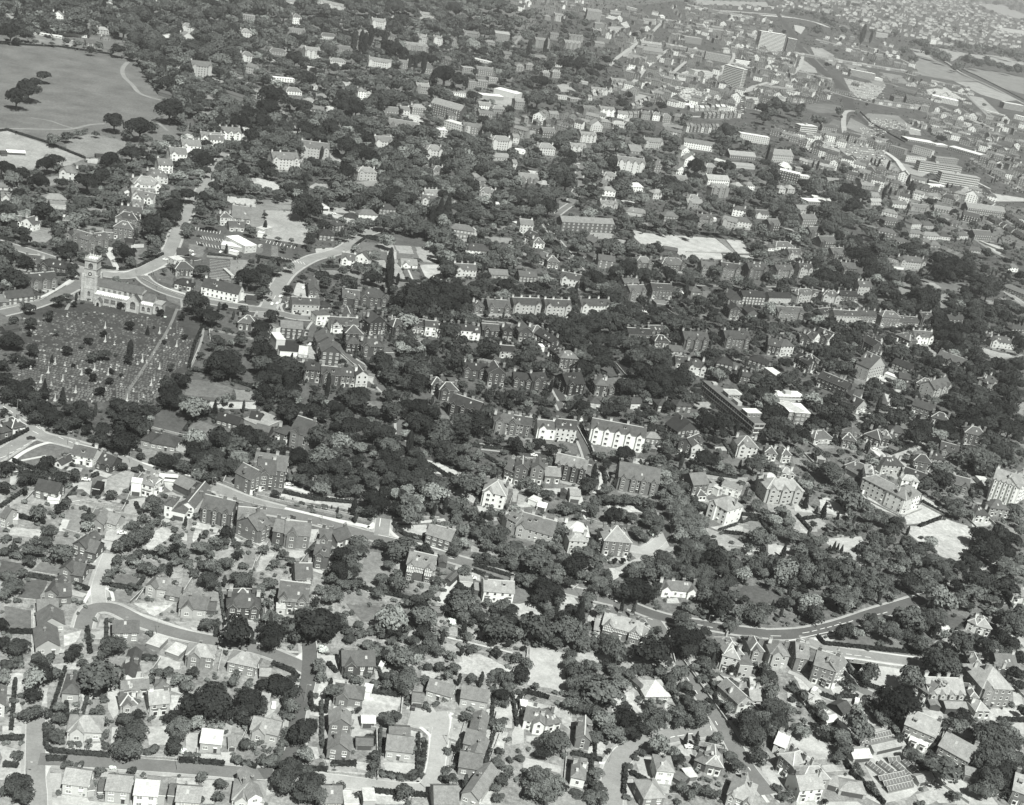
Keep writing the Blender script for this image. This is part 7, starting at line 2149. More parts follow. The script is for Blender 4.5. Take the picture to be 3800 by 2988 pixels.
t 60 100 110 d 40 200 90 d 460 90 70 b 560 80 90 d 660 60 90 d 560 170 80 d 640 190 70 d 390 170 60 d 460 200 80 d 370 230 60 b 300 280 60 d 230 320 70 b 180 260 70 d 680 140 60 d 980 60 60 d 930 50 50 k 1110 90 50 d 830 120 30 b 1290 230 110 d 1250 300 90 d 1180 260 50 d 1340 330 60 d 1500 240 110 d 1580 180 70 d 1560 300 80 d 1600 380 60 d 1460 180 50 d 1620 60 100 d 1720 120 90 d 1760 200 100 d 1860 100 110 d 1980 60 100 d 2080 60 70 d 1840 200 80 d 1960 170 90 d 2050 220 120 d 1540 40 90 d 1900 350 130 b 1960 430 120 b 1820 420 90 b 1700 420 80 b 1880 480 90 b 2020 480 60 b 2080 380 60 b 2130 430 70 b 2060 500 60 b 1940 540 50 b 540 590 110 b 480 560 60 b 580 660 60 b 420 430 60 b 500 450 50 b 320 520 50 b 60 600 60 b 20 560 60 b 260 420 50 b 380 560 50 b 710 390 50 l 850 480 50 b 770 440 40 b 620 430 40 b 1200 430 30 b 1380 380 50 b 1160 470 30 b 1220 640 60 b 1020 410 40 s 1100 380 35 s
t 320 700 60 l 340 660 60 b 320 850 45 c 470 930 45 c 410 920 24 c 590 980 26 c 350 770 40 b 700 740 80 b 740 830 90 b 660 800 60 b 820 860 60 b 850 900 60 b 900 980 60 b 960 960 60 b 840 970 60 b 1000 1010 60 b 1080 1040 80 d 1050 1080 70 d 1120 1000 50 b 560 740 50 b 620 700 50 b 700 960 50 b 600 1040 60 b 520 1060 40 b 860 1060 50 b 780 1070 50 b 680 1050 50 b 380 1040 36 d 100 930 60 l 60 1000 70 l 150 960 60 l 180 1020 60 l 90 1100 80 b 190 1120 80 b 300 1160 60 b 30 1150 50 b 410 1180 60 b 130 1280 45 c 560 1230 30 c 590 1240 24 c 625 1250 24 c 520 1250 24 c 740 1250 24 k 790 1230 50 b 880 1180 60 b 960 1160 60 b 1040 1180 60 b 900 1260 80 b 980 1300 70 b 860 1310 70 b 1100 1260 60 b 1200 1200 70 b 1280 1260 80 b 1130 1330 60 b 1350 1240 60 b 1240 1340 70 b 440 1290 80 b 500 1360 70 b 380 1250 60 b 270 1250 70 b 200 1340 60 b 100 1370 70 b 40 1340 60 b 300 1330 60 b 330 1420 90 b 440 1430 90 b 560 1400 80 b 560 1490 80 b 440 1530 80 b 320 1500 70 b 180 1440 80 b 80 1450 80 b 220 1540 60 b 640 1360 60 l 720 1420 60 l 800 1450 60 b 860 1530 60 b 700 1520 60 b 780 1560 60 b 880 1440 60 b 940 1380 80 b 1000 1500 80 b 1100 1420 70 l 1160 1360 60 l 1180 1520 90 d 1260 1580 70 b 1350 1540 90 b 1420 1500 60 b 1340 1460 70 b 1420 1350 90 b 1480 1420 100 b 1540 1480 80 b 1420 1440 70 b 1560 1380 60 b 1060 1600 60 b 960 1600 60 b 880 1640 50 b 240 1650 60 b 180 1690 60 b 600 1630 60 b 700 1650 60 b 520 1650 60 b 20 1530 60 b 100 1600 50 s
t 1520 850 60 b 1600 870 60 b 1560 930 60 b 1640 950 60 b 1700 940 50 b 1480 830 40 b 1430 790 40 b 1690 820 40 b 1740 790 40 b 1790 770 40 b 1600 740 50 b 1820 1140 110 d 1880 1220 110 d 1960 1120 90 d 1800 1260 90 d 1980 1220 90 d 2060 1160 80 d 1900 1320 80 d 2040 1290 60 d 1700 1350 90 d 1640 1400 80 d 1760 1440 60 d 1600 1560 60 d 1700 1500 70 d 1820 1520 130 b 1900 1580 90 b 1760 1610 90 b 1960 1500 80 b 2030 1380 90 b 2090 1440 90 b 2140 1350 80 b 2000 1450 60 b 2140 1540 60 b 2060 1560 60 b 1900 1670 60 b 1640 1650 60 b 1500 1680 50 b 1400 1690 50 b 2130 950 50 b 2080 980 50 b 2140 1030 50 b 1990 1010 40 b 2140 1100 60 b 2120 1200 60 b 2100 670 40 b 1640 620 50 b 1550 620 40 b 1880 620 50 b 1940 560 40 b 2060 20 50 b 2120 150 60 b 2140 280 50 b 1320 1030 24 s 1300 1150 24 s 400 740 26 b 470 800 24 b 20 800 40 b 60 720 40 b 880 140 30 b 900 170 24 b 960 190 30 b
h 245 970 360 1100 ; 1300 850 1480 960 ; 480 1130 720 1130 ; 590 840 660 930 ; 780 150 900 210 ; 1150 150 1360 250 ; 290 1000 430 980 ; 1100 350 1160 400 ; 640 690 780 780 ; 1200 550 1300 640 ; 1500 540 1700 660 ; 1800 640 1900 580 ; 1420 1720 1900 1620 ; 1030 450 1180 400 ; 1280 1060 1460 990
w 440 980 620 975 700 985 ; 580 1140 640 1150 ; 1300 870 1490 970 ; 720 160 900 250 ; 1200 120 1440 230 ; 820 830 1100 970 ; 280 420 380 520 ; 1940 1010 2060 1030
R rd 4.5 6 1330 290 1230 380 1130 440 1040 480 1150 540 1180 560 1300 640 1400 720
R path 3 7 970 480 1100 430 1200 370
R rd 6 3 1200 1700 1340 1660 1500 1600 1600 1570
R path 2 6 1100 1700 1300 1650 1560 1570
R path 2.5 6 1700 1480 1850 1400 2000 1320
R path 3 8 870 390 950 460 1010 480
R path 2.4 7 780 780 860 850 1000 920 1090 960
P 7 440 820 500 810 600 860 670 930 690 960 600 970 440 930
P 8 490 1160 790 1140 810 1180 640 1280 600 1260 500 1200
P 6 320 980 440 990 500 1040 440 1080 360 1090
P 7 1180 1050 1290 1060 1500 990 1690 1050 1740 1120 1700 1220 1770 1320 1580 1350 1460 1310 1380 1200 1270 1180 1200 1120
P 7 1150 940 1300 860 1480 970 1360 1020 1170 1040
P 8 1260 920 1300 870 1380 930 1320 960
P 7 1300 790 1400 850 1500 950 1300 850
P 8 220 880 330 860 390 910 380 940 230 930
P 7 260 1040 360 1120 290 1110
P 8 0 1210 60 1200 240 1260 230 1300 0 1300
P 7 740 1340 880 1400 900 1450 800 1400
P 5 200 440 290 470 300 560 220 540
P 6 290 420 370 430 370 490 300 460
P 7 80 540 140 530 140 600 90 580
P 6 1330 290 1420 290 1520 340 1500 370 1350 330
P 7 1020 0 1090 50 1080 120 1000 100
P 7 850 90 940 110 930 160 860 140
P 6 720 100 800 150 940 200 920 220 780 200
P 5 700 440 820 460 800 500 700 490
P 4 1830 230 1960 240 2080 320 2000 310 1860 280
P 5 2080 0 2169 0 2169 120 2090 80
P 7 880 400 960 400 1000 460 930 450
P 5 1320 590 1430 610 1380 660 1320 640
P 6 1690 640 1840 660 1800 700 1700 690
P 3 0 1540 160 1620 150 1708 0 1708
P 3 290 1600 520 1610 560 1680 500 1708 300 1708
P 7 1720 1020 1920 1010 1860 1050 1730 1060
P 6 1500 520 1640 600 1800 580 1600 660
P 5 2000 1080 2100 1060 2110 1140 2040 1120
P 7 840 800 960 880 1080 960 960 920 850 860
P 6 1000 520 1160 650 1100 660 1000 640
P 6 1170 150 1380 230 1360 260 1160 160
P 7 600 660 680 710 660 720 600 690
P 7 1990 1640 2060 1600 2060 1708 2000 1708
C 905 405 20 9 c
T 3 0
X lamp 1328 262 ; 724 1282 ; 2050 332 ; 225 1500 ; 1500 1420
D 222322
D 322223
D 223443
D 322332
D 222332
H 300 442 500 428 70 12 G m 6 4
+ 320 250 545 250 60 9 G m 6 4
+ 318 130 490 125 50 9 g m 6 4
H 950 325 1168 324 80 8 g m 5 3
H 1238 372 1345 408 35 7 f o 5 8
H 1402 440 1508 480 35 7 f o 5 8
H 1565 528 1795 556 95 8 h1 m 5 7
H 1920 580 2150 628 88 8 h m 5 7
H 1020 692 1132 702 68 17 G v 9 2
+ 905 682 1018 690 25 6 g o 8 4
+ 1145 645 1188 642 60 6 f o 8 3
H 950 592 1010 602 50 5 f o 5 5
H 520 830 662 840 75 11 h m 6 3
H 1262 955 1425 938 95 8 g v 7 6
+ 1030 800 1262 790 40 8 g v 6 5
+ 1018 928 1155 916 65 7 h1 v 6 4
+ 1300 762 1436 768 34 6 h v 6 4
H 565 1158 855 1168 76 9 h1 m 8 6
H 1690 1252 1862 1270 75 8 g m 7 8
H 1932 1252 1982 1252 36 6 G o 8 6
H 2112 1142 2340 1192 74 8 g1 m 6 6
H 525 1612 735 1640 88 8 g m 8 7
+ 738 1640 796 1632 48 6 f o 6 5
H 885 1682 1090 1700 100 8 g m 7 7
+ 825 1642 884 1642 40 6 f o 6 4
H 1125 1722 1320 1736 100 8 g m 9 8
+ 1325 1702 1388 1702 72 6 f o 6 5
H 1480 1766 1680 1780 90 8 g m 8 7
+ 1415 1692 1476 1700 60 6 f o 5 4
H 1960 1720 2230 1740 60 10 h1 m 8 6
H -60 965 36 962 100 10 G m 8 4
H 1510 104 1720 124 72 8 g1 m 6 4
+ 1726 90 1822 98 32 7 g o 4 3
H 1912 118 2190 132 92 10 h2 v 3 3
t 355 590 105 d 460 600 62 b 292 700 38 k 280 770 78 d 160 370 98 b 20 330 75 d 10 180 60 d 620 410 88 d 960 350 110 b 880 420 62 b 700 500 42 b
t 430 460 52 s 80 520 80 s 150 480 60 s 645 590 36 s 745 635 36 s 720 730 52 s 110 820 42 s 280 930 82 b 400 930 52 b 500 880 60 b 500 975 60 b 640 930 50 s 830 920 72 b 880 1000 55 b
t 450 1120 90 s 420 1050 50 s 520 1170 45 s 600 1190 40 s 660 1190 40 s 750 1210 32 s 880 1120 50 s 890 1200 45 s 1060 980 80 b 1170 950 62 d 1120 1080 130 b 1080 1230 130 b 1300 1240 70 s 1240 1260 50 s
t 1740 830 215 d 1900 900 112 d 2090 830 130 d 2050 930 90 d 1430 590 60 b 1500 640 70 l 1640 580 62 d 1280 640 52 s 1590 640 52 l 1340 590 50 b 1540 1030 100 l 1680 1010 80 l 1820 1030 80 l 1480 1200 90 d 1520 1110 62 b 1470 1070 60 l
t 2080 1190 62 b 2010 1330 60 s 2100 1360 50 s 1720 1470 58 b 1870 1530 62 b 1850 1640 48 b 2070 1490 62 d 150 1530 120 b 60 1580 60 b 830 1420 36 b 1120 1410 42 b 1215 1450 30 s 1410 1540 32 s 950 1390 32 w 560 1370 60 s 680 1370 50 s 140 1290 62 s 1980 660 60 b 2110 690 50 b 2000 600 50 b
t 1540 1250 40 w 1930 830 45 l 230 930 50 b 60 900 40 s 180 780 35 s 1330 640 40 b 740 640 20 s 870 790 40 s 880 720 35 s 1900 680 30 b 1250 450 40 s 1160 480 40 s 1300 960 25 s 1380 970 30 s 500 1600 30 s 700 1610 30 s
h 385 1040 390 1220 430 1262 925 1302 ; 1510 1342 1665 1352 ; 1682 1352 1896 1372 ; 30 250 300 252 ; 738 220 762 430 ; 0 1160 200 1150 ; 30 1380 150 1390 ; 1160 470 1330 480 ; 1840 160 1830 290 ; 390 1330 560 1330
h 1880 290 2169 345 ; 560 860 560 1000 ; 1960 1340 2169 1400
w 282 65 278 450 ; 1885 400 1845 580 ; 1360 470 1290 570 ; 1668 1240 1670 1340 ; 2030 150 2055 270 ; 780 320 950 322 ; 940 1300 1500 1330
R rd 5.2 5 305 940 302 1150 300 1330 300 1480 312 1620 315 1760
R rd 5.2 4 330 1322 600 1332 1100 1362 1600 1398 2169 1445 2330 1420
R rd 5.6 4 700 215 735 100 800 45 960 45 1200 160 1500 255 1800 318 2169 385 2420 475 2600 560
R path 1.6 8 400 1190 420 1245 550 1280 1100 1335 2169 1410
R path 1.6 7 240 980 235 1420
R path 1.6 7 360 980 362 1230 420 1270
R path 1.6 8 360 1500 420 1370 520 1365 1100 1400 2169 1475
R path 1.5 6 1060 130 1420 280 2169 415
R path 1.5 6 1010 40 1300 130 1780 290 2169 355
P 4 40 20 290 60 290 240 40 230
P 6 0 590 240 600 200 780 60 770
P 6 380 510 670 510 680 560 430 560
P 6 690 570 930 570 920 640 770 650
P 4 1100 340 1230 350 1330 430 1180 460
P 6 1350 440 1530 500 1520 560 1340 550
P 5 1470 150 1720 150 1720 270 1600 250
P 6 1130 0 1470 0 1310 110
P 4 780 350 880 340 870 410 790 400
P 5 770 240 900 230 900 310 790 310
P 9 910 700 1010 720 1000 930 960 980 915 900
P 6 1450 780 1540 780 1530 950 1430 970
P 6 1230 1040 1440 1040 1430 1200 1260 1200
P 7 1570 1100 1690 1100 1670 1260 1580 1260
P 6 1690 1275 1870 1285 1870 1330 1680 1320
P 9 1870 1262 1970 1262 1945 1380 1895 1375
P 7 20 1040 210 1040 200 1120 20 1110
P 7 390 1440 520 1440 520 1600 400 1600
P 9 440 1490 480 1490 490 1560 430 1560
P 7 400 1640 1080 1705 1080 1760 380 1760
P 9 520 1620 740 1650 760 1690 520 1650
P 6 1500 1480 1680 1480 1680 1550 1490 1550
P 6 1700 1500 1830 1500 1810 1700 1720 1700
P 8 750 1400 800 1400 800 1460 750 1450
P 8 870 1420 930 1430 920 1480 850 1470
P 6 570 1185 860 1185 860 1250 560 1235
P 6 690 740 870 730 860 790 700 830
P 5 1200 510 1290 500 1280 590 1200 660
P 6 540 270 690 230 640 330 540 370
P 8 560 900 640 880 640 930 570 940
P 7 60 790 150 800 200 940 100 950
P 6 360 720 410 720 400 880 350 870
P 9 265 60 300 60 290 450 265 450
P 8 300 445 540 420 550 390 500 380 500 432 300 446
P 5 850 140 940 140 930 200 830 200
P 5 1900 150 2020 150 2020 260 1900 240
P 5 2060 160 2169 150 2169 240 2060 250
P 7 1650 250 1700 190 1700 220 1610 200
P 9 1420 690 1570 730 1560 780 1440 740
P 6 1760 1290 1830 1300 1830 1340 1760 1330
P 7 950 1050 1000 1050 960 1300 930 1300
P 6 0 1200 190 1250 180 1500 0 1500
P 6 1190 1400 1460 1430 1450 1470 1180 1450
T 3 1
X lamp 612 1402 ; 1022 1502 ; 1620 1200 ; 410 830
D 444555
D 235544
D 333323
D 333232
D 222223
H 720 605 995 605 78 10 g1 m 3 3
H 650 850 895 885 72 8 h1 m 4 4
+ 895 800 960 815 60 5 f o 9 9
H 608 1120 790 1130 95 7.5 G m 4 5
H 592 1320 785 1342 90 7.5 G m 4 5
H 890 1055 1005 1055 42 5 g o 6 9
H 1090 1315 1308 1340 75 9 g m 6 5
H 1122 1150 1300 1160 22 6 g o 5 4
H 842 1240 985 1245 36 5 g o 4 4
H 1435 790 1640 850 60 8 g m 7 5
+ 1312 880 1410 890 55 6 g o 6 4
H 1720 870 1945 910 75 8 g m 6 5
H 1795 1140 1925 1170 55 12 G m 6 5
H 1745 1250 1900 1290 70 9 g m 5 4
H 1765 1340 1900 1380 55 12 G m 6 5
H 1705 1450 1890 1480 70 9 g m 5 4
H 1730 1680 1870 1740 75 18 G m 6 5
H 25 650 118 655 28 6 g o 5 6
H 35 860 105 870 35 6 g o 6 7
H -80 1760 40 1740 100 14 G m 9 5
H 165 100 240 105 60 4 f v 8 8
+ 240 75 430 95 95 9 h v 4 4
H 740 1760 860 1760 60 6 f o 9 8
H 540 1780 710 1780 90 9 g m 7 5
H 900 1740 1000 1740 70 6 f o 7 8
H 1485 110 1590 110 20 5 g o 5 4
H 1500 1770 1700 1770 70 10 g m 6 5
t 130 270 130 d 320 210 70 b 370 280 60 b 240 220 60 b 580 160 150 d 500 100 90 b 620 240 110 d 700 120 60 b 440 60 50 b 540 560 70 b 530 500 55 b 550 620 50 b 570 395 58 w 850 650 62 s 780 610 50 s
t 200 680 110 d 320 740 70 d 60 690 60 d 300 650 60 d 300 880 80 b 270 950 60 s 30 830 60 d 40 900 60 d 420 1080 135 d 330 1130 90 d 230 1180 60 s 130 1340 100 s 200 1260 70 s 290 1400 120 b 250 1500 130 b 480 1540 140 b 440 1430 80 b 520 1620 110 b 380 1600 90 b 60 1320 60 s
t 1260 640 115 b 1230 720 70 b 1290 580 60 b 1410 230 72 d 1340 310 65 b 1330 390 60 b 1180 950 62 b 1110 690 52 b 1010 680 50 s 870 900 34 d 1005 1120 30 k 1005 1180 30 k 960 1130 45 s 1000 1290 58 b 1000 1380 55 b 980 1440 45 b 1440 860 40 b 1530 850 36 s 1600 800 45 s
t 800 300 70 s 900 250 60 s 860 180 50 s 1000 230 60 s 950 350 60 l 1080 270 60 s 1130 400 50 l 1020 370 60 s 780 230 60 s 1150 320 60 s 1230 290 60 s 1480 350 70 b 1540 400 60 b 1650 440 50 b 1560 530 50 b 1680 550 60 b 1620 600 50 b 1450 540 50 s 1400 50 90 d 1650 50 70 d 1660 150 42 w 1750 110 70 b 1850 60 80 b 1760 220 48 c 1900 110 70 d 1930 180 50 s 2090 150 110 d 2160 60 70 d 2030 50 50 d 2140 340 50 d 2140 450 45 s 1950 290 36 y 2050 600 80 s 2000 640 50 s 1430 640 50 s 1340 1440 50 s 1260 1600 80 b 1700 1380 40 s 1620 1250 45 s 1620 1410 45 s 1590 1490 50 s 1550 1580 45 s 1620 1600 45 s 720 1540 42 b 850 1640 50 b 1420 1160 40 s 1420 1240 40 s 1410 1330 45 s 1390 1400 45 s 1330 1470 45 s 1220 1470 45 s 1140 1460 45 s 1070 1440 45 s 660 1420 25 s 560 1360 25 s 2080 1500 60 b 2050 1350 60 b 2060 1250 50 s 2090 1000 60 s 2000 1000 60 s 2060 1050 50 l 2100 850 60 s 2150 700 70 s 2130 1450 50 b 1120 1600 30 s 2020 1560 60 s 2040 1650 60 s 1460 900 30 s 500 780 35 s 500 880 35 s
h 140 520 300 580 355 640 ; 460 780 465 900 600 925 ; 1000 480 1170 525 ; 960 750 1220 790 ; 1520 550 1700 600 ; 150 1400 600 1420 ; 1040 1450 1330 1500 1400 1420 1430 1200 ; 980 1600 1450 1640 ; 640 1370 840 1370 ; 610 520 680 590 ; 1050 400 1300 430
w 970 1060 1110 1085 ; 1600 275 2169 405 ; 1380 510 1480 540 ; 1690 600 2169 700 ; 1660 965 1800 995 ; 1950 1230 2100 1280 ; 1640 1160 1740 1200 ; 1240 800 1220 990 ; 1020 1060 1030 1500 ; 1460 120 1460 160 1600 240 ; 600 1440 980 1480
R rd 5.0 3 440 290 455 450 440 650 400 800 350 950 320 1240 180 1400 40 1450
R path 1.4 6 415 320 430 560 380 700
R rd 5.2 6 140 1450 400 1470 640 1500 980 1545 1380 1580 1470 1530 1520 1400 1545 1200 1570 1000 1550 920
R rd 8.0 6 1300 960 1440 985 1560 960
R path 1.5 8 620 1440 980 1510 1380 1530 1430 1470 1470 1300 1480 1150 1460 1110 1390 1050
R path 1.5 8 700 1590 1000 1620 1380 1625 1540 1540 1600 1300 1640 1000 1660 930
R path 3 8 20 400 230 470 330 480 430 420
R path 1.2 6 1620 290 2169 420
P 8 100 420 240 400 440 410 430 470 320 490 200 460
P 4 240 420 410 420 360 470 260 460
P 7 540 440 700 440 700 560 620 530
P 5 600 530 700 560 690 640 600 650
P 6 480 640 640 680 630 870 490 890
P 9 645 640 780 650 770 700 650 710
P 6 970 760 1240 790 1190 950 1020 1000 860 930 850 860
P 8 850 820 960 820 940 870 850 880
P 8 840 960 900 1000 860 1130 800 1130
P 6 850 1060 990 1080 980 1160 860 1150
P 7 1080 1345 1360 1360 1370 1440 1100 1440
P 7 1250 1060 1410 1100 1410 1150 1240 1150
P 9 1340 880 1400 900 1390 960 1310 970
P 5 1660 970 1780 995 1750 1120 1640 1100
P 6 1000 560 1130 560 1140 640 1010 640
P 7 1950 900 2169 850 2169 1060 1960 1040
P 6 1940 1070 2140 1090 2100 1240 1930 1220
P 6 1900 1330 2050 1380 2000 1440 1900 1430
P 6 1890 1500 2000 1500 1990 1708 1880 1708
P 6 1700 420 1900 430 2169 560 2169 640 1900 620 1700 590
P 5 1400 330 1700 350 1750 500 1500 500
P 6 1400 570 1530 580 1650 630 1400 640
P 4 760 0 1400 60 1360 200 1100 160 900 150
P 5 1620 190 2000 260 2120 330 2000 320 1620 260
P 5 1480 120 1560 120 1560 220 1480 190
P 7 1650 1080 1760 1100 1750 1200 1630 1180
P 6 850 1340 950 1350 930 1420 850 1400
P 9 560 1320 840 1370 835 1395 600 1350
P 6 440 1210 520 1220 540 1310 450 1340
P 3 600 1455 980 1495 975 1510 600 1470
P 7 620 1400 980 1450 970 1480 610 1440
P 8 730 1570 840 1580 820 1660 730 1650
P 6 1000 1630 1200 1640 1280 1700 1010 1700
P 9 60 880 180 800 210 840 150 920 30 1010
P 7 450 920 620 940 610 970 450 950
P 6 160 1000 240 1010 240 1100 160 1180
P 6 0 1480 130 1480 160 1600 0 1640
P 8 0 1570 100 1560 160 1610 60 1640
P 8 1300 820 1330 820 1300 900 1270 900
C 1330 890 90 1 c
C 1062 545 85 9 v
C 148 875 100 9 c
T 3 2
X lamp 1645 222 ; 820 1350
D 555666
D 444655
D 235443
D 233433
D 222323
H 745 262 1070 352 88 10 g2 w 4 6
+ 1070 352 1140 300 88 10 h v 5 5
+ 690 250 750 262 30 8 g v 8 6
H 1120 825 1330 822 40 11 h m 7 8
+ 1080 760 1115 750 50 10 h m 4 3
H 1750 560 1890 600 130 12 h v 8 6
+ 1900 630 2010 640 110 10 f v 7 4
+ 1680 420 1760 560 140 9 h v 3 5
H 2000 480 2110 490 90 11 h1 v 5 4
H 1895 920 2010 890 75 13 G v 6 5
+ 2010 855 2100 860 40 8 g v 7 7
H 85 1060 165 1080 80 9 g v 9 4
+ 165 1105 255 1118 90 8 G v 9 5
+ 275 1090 400 1060 60 9 h v 9 4
H 70 940 132 946 45 6 f v 9 9
H 525 1220 645 1245 85 12 G v 4 5
H 485 1540 600 1565 75 12 h v 9 5
H 1200 1520 1345 1535 110 9 h m 9 6
H 1530 1390 1620 1430 70 5 h v 3 4
+ 1625 1430 1765 1460 75 13 h v 4 6
H 1480 1510 1560 1500 25 5 f o 4 8
H 1350 1500 1440 1560 35 5 g o 3 4
H 1095 1740 1270 1730 90 10 h m 5 7
H 1800 1700 2000 1780 90 12 h2 m 6 6
+ 1940 1570 1990 1580 60 6 h m 8 7
H 300 1790 620 1800 60 8 f o 8 7
H 2010 720 2100 740 30 6 f o 8 8
H 330 255 385 262 25 5 g o 2 2
t 165 85 28 y 165 180 26 y 30 180 75 d 60 250 80 b 100 380 30 y 290 30 60 b 320 90 52 b 400 130 55 y 570 130 90 c 600 230 70 b 430 210 60 b 600 320 80 b 560 360 50 b 700 370 50 s 860 320 62 b 780 370 42 l 290 180 26 w 505 240 28 w 705 295 35 w 70 600 90 d 20 230 50 b 370 330 70 b 220 330 60 s 120 320 40 s
t 1440 140 100 b 1500 200 80 b 1420 310 140 d 1540 300 110 d 1640 240 60 d 1480 380 100 d 1600 380 70 d 1850 190 60 b 1200 300 55 b 1230 230 50 b 1270 380 50 b 910 470 75 d 1060 430 40 s 1130 440 40 s 960 400 40 s 500 430 60 b 490 510 70 b 540 580 90 b 530 690 90 b 620 650 80 b 700 530 60 b 720 650 80 b 700 780 90 b 620 740 60 l 520 770 60 b 560 880 70 b 640 900 60 b 860 560 70 b 890 640 70 b 1010 600 60 b 1150 560 50 b 1260 570 60 b 1420 590 90 b 1340 640 60 b 1350 720 70 b 1480 700 60 b 790 850 50 s 720 930 70 b 780 990 90 l 860 1090 90 l 920 1150 50 l 960 970 110 d 960 880 60 d 1080 1050 80 d 1170 1050 80 b 1220 950 80 b 1300 950 60 b 1400 920 90 b 1420 1010 60 b 1580 920 130 b 1510 1000 70 b 1600 1000 70 b 1500 830 60 b 1230 1000 70 b 1050 1120 60 d 1000 1070 60 d
t 370 1170 130 b 310 1230 60 b 1990 1010 130 b 2060 950 80 b 2050 1120 110 b 2090 1290 80 b 2150 900 60 d 1900 1370 80 b 1740 1140 60 b 1700 1180 35 b 1470 1160 36 c 1565 1130 32 c 1100 1270 50 s 1040 1300 40 s 990 1380 40 s 220 1480 120 l 340 1540 120 l 180 1600 90 l 300 1620 90 l 400 1500 60 l 720 1440 70 b 650 1500 40 d 720 1570 90 b 760 1640 80 b 540 1620 60 b 60 1310 50 s 110 1420 40 s 820 1250 30 d 1850 1300 70 s 1780 1230 50 s 1620 640 60 s 1660 740 50 s 1600 560 50 s 1750 690 60 s 1850 680 70 s 1690 600 50 s 1650 560 50 b 1860 560 45 d 1920 590 30 d 1440 1560 60 b 1520 1620 50 b 1650 1590 60 b 1720 1620 50 b 1560 1560 50 b 1500 790 45 d 1700 880 40 s 1060 550 50 b 940 560 40 s 200 700 36 b 50 750 40 s 120 640 40 s 2140 550 60 b 2130 660 60 b 2160 750 50 d 960 1640 40 s 1400 1680 40 s 1950 1480 40 s 2010 1580 40 s 230 760 30 s 540 1060 30 s 1080 800 30 s
h 40 850 110 760 ; 660 960 820 1130 ; 960 1380 940 1620 ; 100 750 310 810 ; 1460 700 1540 790 ; 1000 1440 1190 1550 ; 1640 830 1800 890 ; 1590 560 1680 680 1740 880 ; 2050 540 2169 680 ; 500 1280 760 1340
w 130 400 110 560 ; 0 710 470 830 ; 1440 480 1820 1010 ; 1320 260 1380 510 ; 40 980 100 780 ; 1200 1250 1300 1360 ; 1560 870 1620 960
R rd 7.0 5 840 1760 850 1500 880 1380 960 1270 1100 1180 1300 1130 1500 1090 1700 1065
R path 1.5 8 735 1350 800 1350 860 1260 940 1190 1090 1120 1290 1080 1480 1050 1660 1035
R path 1.5 7 905 1760 905 1520 930 1400 1000 1290 1120 1220 1300 1180
R rd 6.2 4 1180 120 1270 250 1400 440 1520 640 1640 830 1740 970 1850 1150 1980 1380 2169 1620
R path 1.6 7 1440 480 1580 670 1720 880 1810 1030
R path 1.6 7 1960 1410 2060 1540 2169 1690
R path 1.2 8 1130 230 1150 320 1210 400 1225 490
R rd 6.0 3 1000 20 1180 90 1400 150 1600 180 1900 230 2169 260
R path 1.6 7 1090 50 1350 110 
R path 1.6 7 1560 150 1900 205 2169 235
M 1340 1140 1380 1130 ; 1400 1128 1460 1118 ; 1480 1112 1530 1105 ; 1720 1000 1740 1035 ; 1680 1040 1690 1080 ; 1570 185 1620 190 ; 1650 200 1700 208 ; 1740 220 1790 228 ; 1150 130 1190 140 ; 1480 630 1500 660 ; 1515 685 1535 715 ; 1550 740 1570 770 ; 2000 1390 2020 1420
P 9 150 370 300 385 450 420 455 600 440 760 330 720 130 690 150 560
P 6 0 0 230 0 240 100 100 110 0 100
P 6 400 0 560 0 480 60 420 100
P 6 560 420 650 420 840 440 850 530 740 500 560 470
P 5 980 480 1130 500 1310 520 1320 550 1180 540 990 530
P 6 820 780 920 740 1030 750 1060 850 1130 900 1100 950 1000 910 850 920
P 7 1300 830 1350 880 1330 930 1290 880
P 9 60 960 100 960 100 1180 0 1200 0 1100
P 9 120 1120 240 1130 230 1180 120 1170
P 7 120 830 310 860 300 930 150 910
P 6 320 860 500 900 510 960 490 1070 420 1020 420 970 310 950
P 7 0 480 90 480 60 600 0 600
P 7 0 740 80 760 20 960 0 980
P 6 660 1170 790 1180 800 1280 640 1270
P 8 540 1310 700 1350 760 1365 620 1370
P 7 80 1300 420 1380 410 1440 250 1400 100 1430
P 7 1030 1290 1180 1300 1190 1500 1080 1440
P 8 940 1490 1090 1490 1080 1650 950 1640
P 6 1390 1430 1480 1450 1470 1560 1400 1530
P 6 1240 1260 1380 1290 1340 1380 1290 1370
P 7 1060 1590 1200 1560 1300 1620 1280 1700 1060 1560
P 7 1480 1150 1500 1200 1540 1300 1450 1290 1400 1220
P 6 1520 470 1640 490 1590 520 1520 510
P 7 1720 610 1960 640 1980 670 1740 660
P 8 1710 720 1830 730 1830 830 1720 830
P 7 1740 930 1870 950 1840 1000 1780 980
P 7 1900 1400 1980 1500 2000 1600 1890 1500
P 9 2110 1380 2169 1370 2169 1480 2120 1450
P 6 680 0 740 20 740 180 640 150
P 6 1080 370 1180 400 1100 410 1060 400
P 7 1100 360 1150 340 1200 420 1100 390
P 6 500 1000 560 1000 530 1060 500 1050
P 7 560 1280 620 1280 620 1330 560 1320
C 1815 900 50 2 c
C 1820 975 170 2 c
C 1500 1225 20 9 c
T 3 3
X lamp 545 276 ; 1300 520
D 555555
D 222556
D 332346
D 322236
D 211226
H -10 530 150 550 110 11 h1 v 6 5
H 205 570 310 585 120 12 g v 4 5
H 345 660 530 720 150 12 g v 4 5
+ 530 720 620 640 150 8 g v 6 5
+ 440 700 470 720 70 8 f v 4 5
H 1755 870 2020 880 165 18 h1 v 5 6
+ 1685 870 1750 880 90 10 h v 6 5
+ 1700 600 1800 620 80 12 h v 3 5
